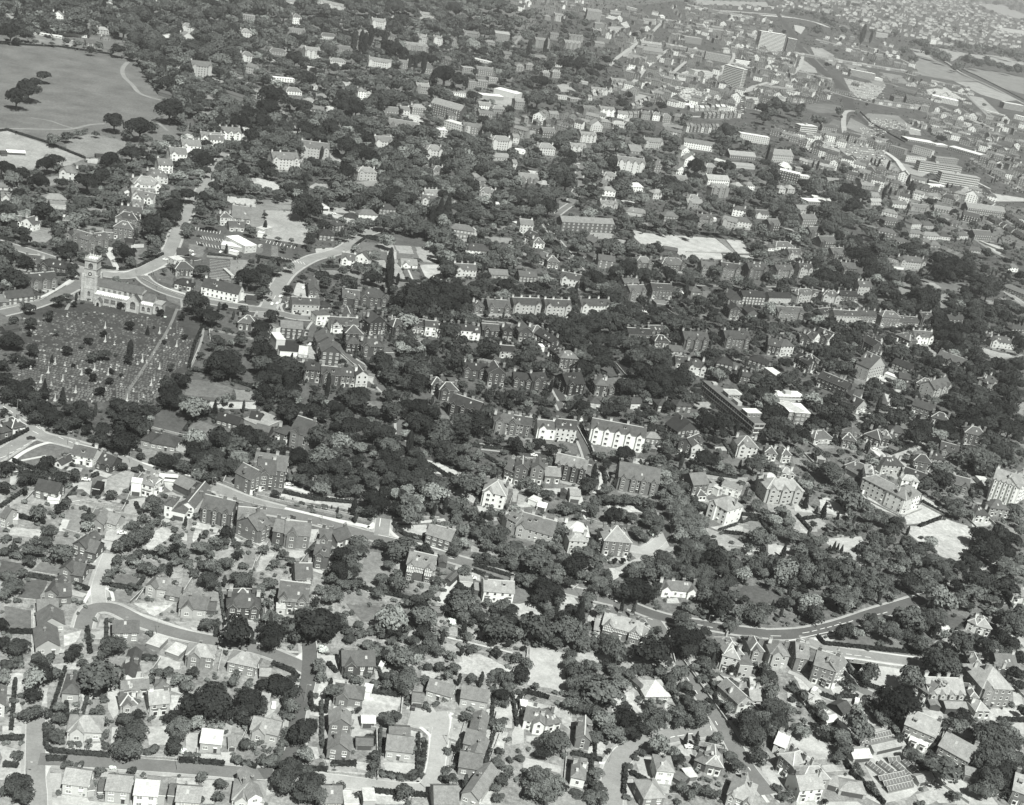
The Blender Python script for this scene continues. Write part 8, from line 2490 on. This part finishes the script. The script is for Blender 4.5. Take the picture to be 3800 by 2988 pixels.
+ 1745 960 1865 965 50 8 h v 7 6
+ 1900 640 2070 650 120 10 g v 3 4
H 1330 845 1640 855 90 12 g4 v 6 6
+ 1205 760 1330 850 90 10 g v 3 4
+ 1490 940 1660 930 55 6 g o 3 7
+ 1365 900 1450 915 40 5 G o 3 5
H 1125 1120 1380 1230 105 12 g v 5 6
+ 1380 1230 1430 1150 105 2 f v 6 7
+ 1180 1200 1330 1260 40 4 f v 9 9
H 1410 1300 1660 1440 105 12 g v 5 6
+ 1470 1370 1620 1440 40 4 f v 9 9
H 1650 1500 1760 1530 55 7 g o 4 5
H 60 1400 170 1500 130 10 h v 5 6
+ 170 1500 250 1620 130 12 h v 5 6
+ 30 1260 120 1300 80 9 g v 8 8
H 240 1680 440 1660 100 9 g v 9 6
+ 450 1560 580 1600 45 7 h o 8 7
+ 590 1620 820 1660 40 8 h o 7 7
H 1670 215 1740 250 75 10 h v 9 5
+ 1740 250 1870 280 70 10 h v 8 6
H 1450 265 1530 240 25 4 g o 9 8
H 2030 1690 2200 1750 120 12 g v 4 6
+ 1895 1620 1990 1640 50 6 f o 8 8
H 620 960 700 920 30 7 g o 1 2
H 490 1045 590 1020 35 5 g o 9 8
H 715 1350 870 1340 20 7 g o 6 8
H 890 1290 1155 1230 24 5 g o 7 6
H 1270 1555 1400 1520 24 5 g o 7 6
G 1070 1370 1230 1510 ; 1150 1350 1300 1490 ; 850 1370 980 1470 ; 730 1180 1020 1110 ; 760 1215 1050 1150 ; 820 1245 1090 1180 ; 920 1500 1140 1455 ; 960 1545 1190 1490 ; 990 1590 1210 1540 ; 940 1360 1060 1450 ; 1000 1340 1100 1330
t 20 620 70 d 20 760 90 b 60 880 110 b 80 1000 110 b 40 1080 80 b 170 900 60 b 300 1090 80 l 240 1050 60 b 200 720 50 s 450 870 70 b 470 960 60 l 210 820 40 s 620 1130 90 b 640 1230 80 b 600 1300 60 b 560 1090 50 b 680 1160 50 b 660 760 40 s 590 800 40 s 720 720 50 b 690 660 50 d 640 680 40 s
t 1110 830 190 d 1040 920 110 d 1180 900 90 d 860 580 90 b 830 620 60 b 1480 500 170 b 1400 540 90 b 1560 540 90 b 1350 510 60 d 1330 120 110 b 1290 190 70 b 1440 90 80 b 1480 150 70 b 1400 200 60 d 1030 240 110 b 1070 200 60 l 1180 260 60 b 870 150 70 b 840 200 60 b 760 250 60 l 640 250 80 d 700 210 60 b 1100 110 60 b 960 340 40 s 840 390 22 s 1290 360 90 b 1330 310 60 b 1270 300 50 b 1160 120 60 b 1250 80 60 b
t 2050 180 140 b 2130 120 90 b 2000 100 80 b 1930 150 60 b 2100 250 80 b 1780 300 60 s 1850 350 80 d 1930 390 80 b 1980 440 70 b 1700 400 60 s 1880 420 50 l 2110 600 90 d 2130 470 70 d 2050 420 60 b 2140 700 60 d 2050 560 50 d 2160 920 60 d 2140 1170 60 b 1660 960 80 d 1620 1040 90 b 1700 1010 60 b 1500 1040 50 b 1560 1000 50 b 1900 1150 180 b 1980 1250 150 b 1870 1330 150 b 1800 1220 100 b 1990 1420 140 d 2090 1330 110 b 1900 1480 120 b 1850 1560 90 b 2090 1480 90 b 1980 1550 80 d 1820 1090 80 b 2060 1180 70 b 1810 1590 80 b 1740 1580 60 b 2140 1420 80 b
t 950 960 60 b 900 900 50 b 860 850 50 b 1000 1000 50 b 1080 1060 40 l 1120 1150 50 b 1290 1300 50 l 1340 1380 40 b 1250 1260 40 s 780 1430 50 b 740 1380 50 b 860 1540 50 b 900 1590 40 b 1550 1620 50 s 1600 1640 50 b 1100 1430 20 s 320 380 20 s 390 1040 50 d 440 1090 50 d 500 1130 50 d 440 1400 22 c 480 1680 35 d 130 1640 60 s 80 1560 50 s 1300 1700 50 s 2150 80 50 b 2120 370 50 b
h 660 510 700 600 820 690 980 750 ; 200 690 330 880 480 1080 580 1200 ; 420 290 470 350 1300 430 ; 640 600 740 720 ; 1180 1230 1400 1500 ; 560 800 750 800 ; 640 1320 700 1440 880 1600 980 1708 ; 880 860 1080 1080 ; 1950 990 2169 1000 ; 450 780 560 820 ; 1350 600 1700 600 ; 1060 1060 1180 1250
w 1400 1490 1700 1700 ; 180 670 310 880 ; 430 1450 700 1430 ; 300 1350 560 1330 ; 1560 250 1680 240 ; 720 490 1340 590 ; 2080 720 2169 800 ; 1280 920 1320 840
R rd 6.6 3 -20 268 300 255 600 190 900 90 1200 0 1320 -40
R path 1.6 6 0 240 330 215 620 150 900 60 1060 10
R rd 5.6 5 260 300 360 330 560 400 900 450 1300 500 1700 510 1900 520
R path 1.4 7 400 300 440 345 600 385 1000 430 1300 465
R path 1.4 7 490 440 600 460 700 470 1000 510 1250 545
R rd 4.6 4 520 480 640 600 800 740 980 820 1050 900
R path 3 5 170 580 300 640 420 760 560 820 760 800 850 770
R path 2.5 8 440 880 560 960 660 1080
M 290 255 350 245 ; 370 240 415 230 ; 440 222 480 212 ; 500 208 540 198 ; 560 192 600 180 ; 620 178 660 168 ; 680 162 720 150 ; 740 148 780 138 ; 800 130 830 120 ; 910 100 950 92 ; 970 88 1010 76 ; 490 405 550 413 ; 580 420 630 427 ; 660 432 710 437 ; 730 442 790 448 ; 820 455 870 462 ; 20 278 110 280 ; 640 620 680 650 ; 720 660 760 690
M 170 320 550 237 ; 280 305 340 332
P 9 690 500 820 510 760 580 820 650 980 750 1100 700 1180 650 1330 640 1330 590 1180 555 900 525
P 3 580 480 640 460 700 480 640 560
P 7 430 300 560 280 620 320 450 330
P 4 450 350 700 260 1000 290 1300 440 900 400
P 3 1500 90 1680 120 1670 230 1550 230
P 5 1430 310 1700 260 1740 340 1560 390 1400 330
P 6 1940 260 2169 270 2169 410 2080 340
P 7 530 720 660 680 750 770 560 780
P 6 540 890 850 920 920 1030 680 1080 620 970
P 8 590 980 700 1060 660 1080 560 960
P 6 1860 900 2100 880 2169 960 2140 1000 1880 990
P 7 2000 1020 2169 1010 2169 1110 2020 1110
P 7 2070 720 2140 760 2169 880 2080 860
P 7 1310 900 1480 930 1490 1000 1360 1010 1290 930
P 8 200 1100 360 1080 520 1220 560 1330 280 1340 180 1200
P 8 0 1380 100 1500 100 1700 0 1600
P 7 430 1460 760 1450 960 1708 820 1640 660 1560 430 1520
P 9 240 1680 760 1680 860 1760 240 1760
P 8 420 1380 560 1360 620 1420 440 1440
P 7 720 1230 850 1250 790 1290
P 7 740 1100 980 1050 1100 1180 1220 1420 1400 1480 1200 1640 1000 1690 820 1380
P 6 980 1320 1180 1260 1180 1300 1010 1340
P 7 1280 1470 1480 1540 1740 1640 1700 1708 1440 1690
P 8 1470 1380 1620 1480 1640 1500 1440 1400
P 9 1180 1220 1330 1270 1300 1260
P 7 1430 1460 1640 1500 1800 1600 1700 1700 1460 1560
P 6 1250 1620 1400 1560 1480 1650 1350 1708 1280 1700
P 8 1560 1640 1880 1620 1950 1708 1600 1708
P 7 1730 880 1760 960 1740 950
P 7 160 740 230 740 240 880 170 860
P 6 210 590 480 760 430 860 340 830
C 388 755 60 9 v
C 745 850 75 9 v
C 800 850 65 8 v
C 340 820 50 7 v
C 1545 -10 10 9 c
"""
# ---------------- read the survey ----------------
def I(s):
    try: return int(s)
    except: return float(s) if s.replace('.','').replace('-','').isdigit() else s
tile=None; patches=[]; roads=[]; hedges=[]; walls=[]; marks=[]; cars=[]; lamps=[]; greens=[]; dens={}; rows=[]
for ln in DATA.strip().split('\n'):
    w=ln.split()
    if not w: continue
    c=w[0]
    if c=='T': tile=(int(w[1]),int(w[2]))
    elif c in 'H+':
        a=[I(x) for x in w[1:]]; a=a[:6]+[str(a[6]),a[7],a[8],a[9]]
        if c=='H': HOUSES.append((tile,[a]))
        else: HOUSES[-1][1].append(a)
    elif c=='t':
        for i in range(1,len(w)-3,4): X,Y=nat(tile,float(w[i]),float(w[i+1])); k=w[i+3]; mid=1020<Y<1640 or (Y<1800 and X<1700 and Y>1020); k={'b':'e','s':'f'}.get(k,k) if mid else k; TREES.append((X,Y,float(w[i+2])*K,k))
    elif c=='R': v=[float(x) for x in w[4:]]; roads.append((w[1],float(w[2]),int(w[3])+(1 if (tile[0]==3 and w[1]=='path') or (tile==(2,0) and w[1]=='rd') else 0)-(1 if tile[0]<=1 and int(w[3])>5 else 0)-(1 if tile[0]==0 and w[1]=='path' and int(w[3])>5 else 0),[nat(tile,v[i],v[i+1]) for i in range(0,len(v)-1,2)]))
    elif c=='P': v=[float(x) for x in w[2:]]; patches.append((tile,min(8,int(w[1])+(1 if tile[0]==3 and 4<int(w[1])<8 else 0)-(1 if tile[0]<=1 and 3<int(w[1])<8 or tile[0]==0 and int(w[1])>7 else 0)),[nat(tile,v[i],v[i+1]) for i in range(0,len(v)-1,2)]))
    elif c in 'hwMG':
        for seg in ln[1:].split(';'):
            v=[float(x) for x in seg.split()]
            if len(v)<4: continue
            P=[nat(tile,v[i],v[i+1]) for i in range(0,len(v)-1,2)]
            if c=='G': greens.append((tile,v))
            else: {'h':hedges,'w':walls,'M':marks}[c].append(P)
    elif c=='C' or c=='B': cars.append((nat(tile,float(w[1]),float(w[2])),float(w[3]),int(w[4]),w[5] if c=='C' else 'b'))
    elif c=='X':
        for seg in ln[6:].split(';'):
            v=seg.split()
            if len(v)>=2: lamps.append(nat(tile,float(v[0]),float(v[1])))
    elif c=='D': dens.setdefault(tile,[]).append(w[1])
    elif c=='L':   # terrace row: x1 y1 x2 y2 h D wall roof n
        rows.append((tile,[I(x) for x in w[1:]]))
    elif c=='Q':   # car park: a loose grid of parked cars in a box
        x0,y0,x1,y1,n=[float(x) for x in w[1:]]; rq=random.Random(int(x0+y0))
        for i in range(int(n)):
            px=x0+(x1-x0)*rq.random(); py=y0+(y1-y0)*round(rq.random()*7)/7; cars.append((nat(tile,px,py+(px-x0)*.12),rq.choice((60,70,65,-25)),rq.choice((9,9,8,8,6,2)),'c'))
    elif c=='S':   # suburb scatter: n wpx h wall poly
        rows.append((tile,['S']+[I(x) for x in w[1:]]))
# ---------------- occupancy mask (native/4 px) ----------------
MW,MH=IW//4,IH//4
occ=np.zeros((MH,MW),bool); body=np.zeros((MH,MW),bool)
def fillpoly(mask,P):
    P=[(x/4,y/4) for x,y in P]; ys=[p[1] for p in P]
    for y in range(max(0,int(min(ys))),min(MH-1,int(max(ys))+1)+1):
        xs=[]; n=len(P)
        for i in range(n):
            (x0,y0),(x1,y1)=P[i],P[(i+1)%n]
            if (y0<=y<y1) or (y1<=y<y0): xs.append(x0+(y-y0)/(y1-y0)*(x1-x0))
        xs.sort()
        for a,b in zip(xs[::2],xs[1::2]): mask[y,max(0,int(a)):max(0,min(MW,int(b)+1))]=True
for t,tn,P in patches:
    fillpoly(occ,P)
def disk(mask,X,Y,r):
    x,y,r=X/4,Y/4,max(1,r/4); x0,x1=int(max(0,x-r)),int(min(MW,x+r+1)); y0,y1=int(max(0,y-r)),int(min(MH,y+r+1))
    if x1>x0 and y1>y0:
        yy,xx=np.ogrid[y0:y1,x0:x1]; mask[y0:y1,x0:x1]|=((xx-x)**2+(yy-y)**2<=r*r)
def along(P,f):
    for a,b in zip(P,P[1:]):
        L=math.hypot(b[0]-a[0],b[1]-a[1]); n=max(1,int(L/6))
        for i in range(n+1): f(a[0]+(b[0]-a[0])*i/n,a[1]+(b[1]-a[1])*i/n)
for nm,wd,tn,P in roads:
    along(P,lambda X,Y: disk(occ,X,Y,max(3,wd*.7*sc(gp(X,Y))[0]*.75)))
def hs_poly(t,a):
    p,q=front(t,a); X1,Y1=proj(p); X2,Y2=proj(q); u=(q-p).normalized(); n=Vector((-u.y,u.x,0))*a[5]; h=a[4]*K
    B=[(X1,Y1),(X2,Y2),proj(q+n),proj(p+n)]; lean=.2*h
    return B,[(X1,Y1),(X2,Y2),(X2+lean,Y2-h),(proj(q+n)[0]+lean,proj(q+n)[1]-h*1.3),(proj(p+n)[0]+lean,proj(p+n)[1]-h*1.3),(X1+lean,Y1-h)]
# expand rows / suburbs into houses
random.seed(5); N0=len(HOUSES)
for t,a in rows:
    if a[0]=='S':
        _,n,wm,hm,wt=a[:5]; P=[nat(t,a[i],a[i+1]) for i in range(5,len(a)-1,2)]; mk=np.zeros((MH,MW),bool); fillpoly(mk,P); yy,xx=np.nonzero(mk)
        if len(yy)==0: continue
        for i in range(n):
            j=random.randrange(len(yy)); X,Y=xx[j]*4+2,yy[j]*4+2
            if occ[yy[j],xx[j]]: continue
            p=gp(X,Y); s,v=sc(p); w=wm*random.uniform(.9,1.6); an=random.choice((-.35,-.2,-.3,1.2))+random.uniform(-.08,.08); q=p+Vector((math.cos(an)*w,math.sin(an)*w,0)); X2,Y2=proj(q)
            T=((X-950*t[1])/K,(Y-TY[t[0]])/K,(X2-950*t[1])/K,(Y2-TY[t[0]])/K)
            HOUSES.append((t,[list(T)+[hm*v/K*random.uniform(.85,1.2),random.uniform(7,10),random.choice('ghhG'),'m',random.choice((wt,wt,9,4)),random.choice((3,4,5,6))]])); disk(occ,X,Y,w*s*.5)
    else:
        x1,y1,x2,y2,h,D,wt,rt,n=a
        for i in range(n):
            u0,u1=i/n,(i+.94)/n
            HOUSES.append((t,[[x1+(x2-x1)*u0,y1+(y2-y1)*u0,x1+(x2-x1)*u1,y1+(y2-y1)*u1,h*random.uniform(.9,1.15),D,'g','v',random.choice((wt,wt,wt+1,8)),random.choice((rt,rt,rt+1))]]))
for t,L in HOUSES:
    for a in L:
        B,V=hs_poly(t,a); fillpoly(occ,B); fillpoly(body,V)
# ---------------- houses ----------------
for t,L in HOUSES:      # roof and brick tones: lighter in the foreground, darker across the middle band
    X,Y=nat(t,L[0][0],L[0][1])
    if Y>2150:
        for a in L:
            if a[9]<7: a[9]+=1
            if 3<a[8]<7  : a[8]+=1
    if 780<Y<1640:
        for a in L:
            if a[8]<7: a[8]=max(1,a[8]-1)
            if a[9]<8: a[9]=max(2,a[9]-1)
for i,q in enumerate(TREES):
    X,Y,r,k=q
    if Y<1490 and k in 'besfld' and r<42:
        hit=sum(1 for dx,dy in ((0,.2),(0,.7),(-.6,.2),(.6,.2),(-.4,.7),(.4,.7)) if 0<=Y+dy*r<IH and 0<=X+dx*r<IW and body[int((Y+dy*r)/4),int((X+dx*r)/4)])
        if hit>=2: TREES[i]=(X,Y,r*(.72 if hit<4 else .55),k)
TREES[:]=[q for q in TREES if not (q[1]<1490 and q[3] in 'besfl' and q[2]<45 and 0<=q[1]<IH and 0<=q[0]<IW and body[int(q[1]/4),int(q[0]/4)])]
class _R(set):
    def __contains__(s,x): return id(x) in s.ids
ROWH=_R(); ROWH.ids=set(id(h) for h in HOUSES[N0:])
def hsize(tl): 
    t,L=tl; a=L[0]; return abs(a[2]-a[0])*a[4]*len(L)**.5
order=sorted(range(len(HOUSES)),key=lambda i:-hsize(HOUSES[i])); kc={}; ind=set()
for i in order:
    L=HOUSES[i][1]; k=L[0][7]; cap={'v':290,'m':290,'o':200}.get(k,99)
    if len(L)==0 or (HOUSES[i] in ROWH) and abs(L[0][2]-L[0][0])<25: continue
    if kc.get(k,0)<cap: kc[k]=kc.get(k,0)+1; ind.add(i)
for i in range(len(HOUSES)):
    if i in ind:
        t,L=HOUSES[i]; X,Y=nat(t,L[0][0],L[0][1]); s,v=sc(gp(X,Y)); house(t,L,2 if s*2.283>16.5 else (1 if s*2.283>8.2 else 0))
merged_houses([HOUSES[i] for i in range(len(HOUSES)) if i not in ind])
print('houses',len(HOUSES))
# ---------------- ground, patches, roads ----------------
g=MB(); g.poly([(-30000,-300,0),(30000,-300,0),(30000,60000,0),(-30000,60000,0)],mat('earth',4)); g.obj('ground',None,'structure')
b=MB(); m=mat('earth',3); tri_poly(b,[gp(*q) for q in ((-300,700),(900,560),(2200,600),(3100,760),(4100,1000),(4100,1600),(3300,1500),(2700,1700),(1900,1750),(1500,1800),(900,1700),(-300,1480))],.004,m,True); b.obj('rough_ground',None,'structure')
b=MB(); m=mat('earth',3); tri_poly(b,[gp(*q) for q in ((2000,60),(2500,5),(3900,20),(3900,780),(3000,700),(2300,500),(1850,560),(1850,420))],.006,m,True); b.obj('town_ground',None,'structure')
b=MB(); m=mat('earth',.235); tri_poly(b,[gp(*q) for q in ((-400,1700),(600,1900),(1400,2050),(2300,2350),(3200,2500),(4300,2300),(4300,3100),(-400,3100))],.005,m,True); b.obj('garden_ground',None,'structure')
cnt={}
random.seed(3)
for t,tn,P in patches:
    cnt[t]=cnt.get(t,0)+1;     m=mat('grass' if tn<=7 else 'yard',tn); b=sheet(('lawn' if tn<=7 else 'yard',tn),m); tri_poly(b,[gp(*q) for q in P],.05+.003*cnt[t],m,tn<=7)
for i,(t,L) in enumerate(HOUSES):
    a=L[0]
    if a[7] in 'oBCT' or a[6][0]=='f': continue
    p=gp(*nat(t,a[0],a[1])); q=gp(*nat(t,a[2],a[3])); s,v=sc(p)
    if s<1.6: continue
    u=(q-p).normalized(); n=Vector((-u.y,u.x,0)); w=(q-p).length
    for k,(y0,y1) in enumerate(((-random.uniform(4,8),-1.2),(a[5]+1.5,a[5]+random.uniform(6,11)))):
        if random.random()<.25: continue
        tn=random.choice((4,5,5,6,6,7) if t[0]>1 else (3,4,4,5,5,6)); m=mat('grass',tn); e0,e1=random.uniform(-2,1.5),random.uniform(-1.5,2.5)
        tri_poly(sheet(('lawn',tn),m),[p+u*e0+n*y0,p+u*(w+e1)+n*y0,p+u*(w+e1)+n*y1,p+u*e0+n*y1],.008+.0008*(i%50),m,False)
for (nm,tn),(b,m) in list(SHEET.items()): b.obj(nm,None,'structure')
rb={}
for i,(nm,wd,tn,P) in enumerate(roads):
    name={'rd':'road','path':'footpath','rail':'railway'}[nm]; b=rb.setdefault((name,tn),MB()); z=(.27 if nm=='rd' else .24)+.0011*(i%20); wd*=1.18 if nm=='rd' and P[0][1]>700 else 1; G=[gp(*q) for q in P]
    strip(b,G,wd,z,mat('road',tn))
    if nm=='rd':
        kb=rb.setdefault(('kerb',7),MB()); 
        if sc(G[0])[0]>3: strip(kb,G,wd+.5,z-.012,mat('road',7)); strip(rb.setdefault(('pavement',6),MB()),G,wd+3.0,.21+.0007*(i%20),mat('road',6))
for (n,_),b in rb.items(): b.obj(n,None,'structure')
b=MB()
for P in marks: strip(b,[gp(*q) for q in P],.34,.33,mat('paint',9))
if marks: b.obj('road_marking',None,'structure')
for P in hedges:
    G=[gp(*q) for q in P]; s=sc(G[0])[0]
    o=hedge(G,1.5,1.9); mid=P[len(P)//2]; reg(o,'clipped dark garden hedge' if len(P)<4 else 'long winding dark hedge','hedge',mid[0],mid[1],'hedges')
rocc=np.zeros((MH,MW),bool)
for nm,wd,tn,P in roads: along(P,lambda X,Y: disk(rocc,X,Y,max(4,wd*.75*sc(gp(X,Y))[0])))
for t,L in HOUSES[:N0]:
    for a in L: fillpoly(rocc,hs_poly(t,a)[0])
random.seed(21)
for t,L in HOUSES[:N0]:
    a=L[0]
    if t[0]<2 or a[7]=='o': continue
    p=gp(*nat(t,a[0],a[1])); q=gp(*nat(t,a[2],a[3])); u=(q-p).normalized(); n=Vector((-u.y,u.x,0)); w=(q-p).length
    for sx in ((-2.2,w+2.6) if random.random()<.4 else (w+2.6,)):
        c=p+u*sx; A=c-n*random.uniform(4,9); B=c+n*(a[5]+random.uniform(5,12)); pp=[proj(A.lerp(B,i/8)) for i in range(9)]
        if any(not(0<=x<IW-4 and 0<=y<IH-4) or rocc[int(y/4),int(x/4)] for x,y in pp): continue
        if random.random()<.62: o=hedge([A,B],random.uniform(.7,1.2),random.uniform(1.1,1.8),random.choice((.04,.055,.075))); reg(o,'straight plot-dividing hedge','hedge',pp[4][0],pp[4][1],'hedges')
        else: o=wallfence([A,B],random.uniform(.9,1.4),.14,random.choice((4,6,7))); o.name='garden_fence'; reg(o,'thin plot-dividing fence','fence',pp[4][0],pp[4][1],'garden fences')
for P in walls:
    o=wallfence([gp(*q) for q in P],1.2,.26); mid=P[len(P)//2]; reg(o,'pale coped garden wall','wall',mid[0],mid[1],'garden walls')
cars.sort(key=lambda c:-sc(gp(*c[0]))[0])
for (X,Y),an,tn,k in cars[:285]: car(X,Y,an,tn,k)
b=MB()
for (X,Y),an,tn,k in cars[285:]:
    p=gp(X,Y); ca,sa=math.cos(R_(an)),math.sin(R_(an)); f=lambda q:(p.x+q[0]*ca-q[1]*sa,p.y+q[0]*sa+q[1]*ca,q[2]+.3)
    b.box(-2,-.8,.25,2,.8,.9,mat('car',tn),f); b.box(-1.2,-.7,.9,.8,.7,1.4,mat('car',tn),f)
if b.v: o=b.obj('distant_cars',None,'stuff'); o['label']='distant parked cars too small to tell apart'; o['category']='cars'
for X,Y in lamps: lamp(X,Y)
for t,a in greens: greenhouse(t,a)
# ---------------- fill ----------------
random.seed(11); fill=[]
tocc=np.zeros((MH,MW),bool)
for X,Y,r,k in TREES: disk(tocc,X,Y,r*.7)
y=4.0
while y<IH-2:
    x=random.uniform(0,10); 
    sL=sc(gp(x if x<IW else IW-1,max(y,1)))[0]; stepy=99
    while x<IW:
        s=sc(gp(x,y))[0]; st=max(6.5 if s>1.1 else 9,2.9*s); stepy=min(stepy,max(4.6,1.7*s))
        X=x+random.uniform(-.5,.5)*st; Y=y+random.uniform(-.5,.5)*st*.6; x+=st
        if not(0<=X<IW and 0<=Y<IH): continue
        r=min(3,int(Y//748)); c=min(3,int(X//950)); t=(r,c); tx=(X-950*c)/K; ty=(Y-TY[r])/K
        dd=dens.get(t)
        dv=4
        if dd: dv=int(dd[min(len(dd)-1,int(ty/1708*len(dd)))][min(5,int(tx/2169*6))])
        if random.random()>dv/9: continue
        mi,mj=min(MH-1,int(Y/4)),min(MW-1,int(X/4))
        if occ[mi,mj] or tocc[mi,mj]: continue
        q=random.random(); Rm=random.uniform(.7,1.7) if q<(.8 if dv<4 else .6) and dv<7 else min(7.5,random.uniform(1.8,2.6)*random.paretovariate(2.6 if dv<5 else 1.9))
        k='s' if Rm<2.0 else random.choice('bbbbddlk' if dv<8 else 'bbbddl'); rp=Rm*s
        if k!='s':
            rr=int(rp/4)+1; ye=min(MH-1,mi+rr)
            if body[mi,mj] or body[max(0,mi-rr//2),mj] or occ[ye,mj] and random.random()<.7: 
                k='s'; Rm=random.uniform(.8,1.6); rp=Rm*s
        if k=='s' and body[mi,mj] and random.random()<.6: continue
        if k=='k': Rm=min(Rm,2.2); rp=Rm*s; k='b' if rp<3 else k
        if s<2.2 and random.random()<.6: rp=max(rp,2.6)
        if s<1.1: rp=random.choice((2.5,3,4,6,9))*random.uniform(.8,1.2); k=random.choice('bbbds')
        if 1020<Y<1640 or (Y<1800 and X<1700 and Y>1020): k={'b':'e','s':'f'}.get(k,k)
        fill.append((X,Y-rp*.3,rp,k))
    y+=max(3.6,stepy)
print('fill',len(fill))
ordt=sorted([t for t in TREES if t[3] in 'bdle'],key=lambda t:-t[2]); oth=sorted([t for t in TREES if t[3] not in 'bdle'],key=lambda t:-t[2])
bs=[t for t in oth if t[3] in 'swf']; cs=[t for t in oth if t[3] in 'cyk']
indt=ordt[:300]+bs[:290]+cs[:250]; rest=ordt[300:]+bs[290:]+cs[250:]
build_trees(indt,rest,fill)
print('trees',len(TREES))
SPECIAL()
label_all(LM)
for t in THINGS:
    if t[0].name=='church': t[0]['label']='stone church with tall battlemented clock tower at the head of the graveyard'
    if t[0].name=='bus': t[0]['label']='white double deck bus on the main road beside the white cottages'
print('objects',len(bpy.data.objects))
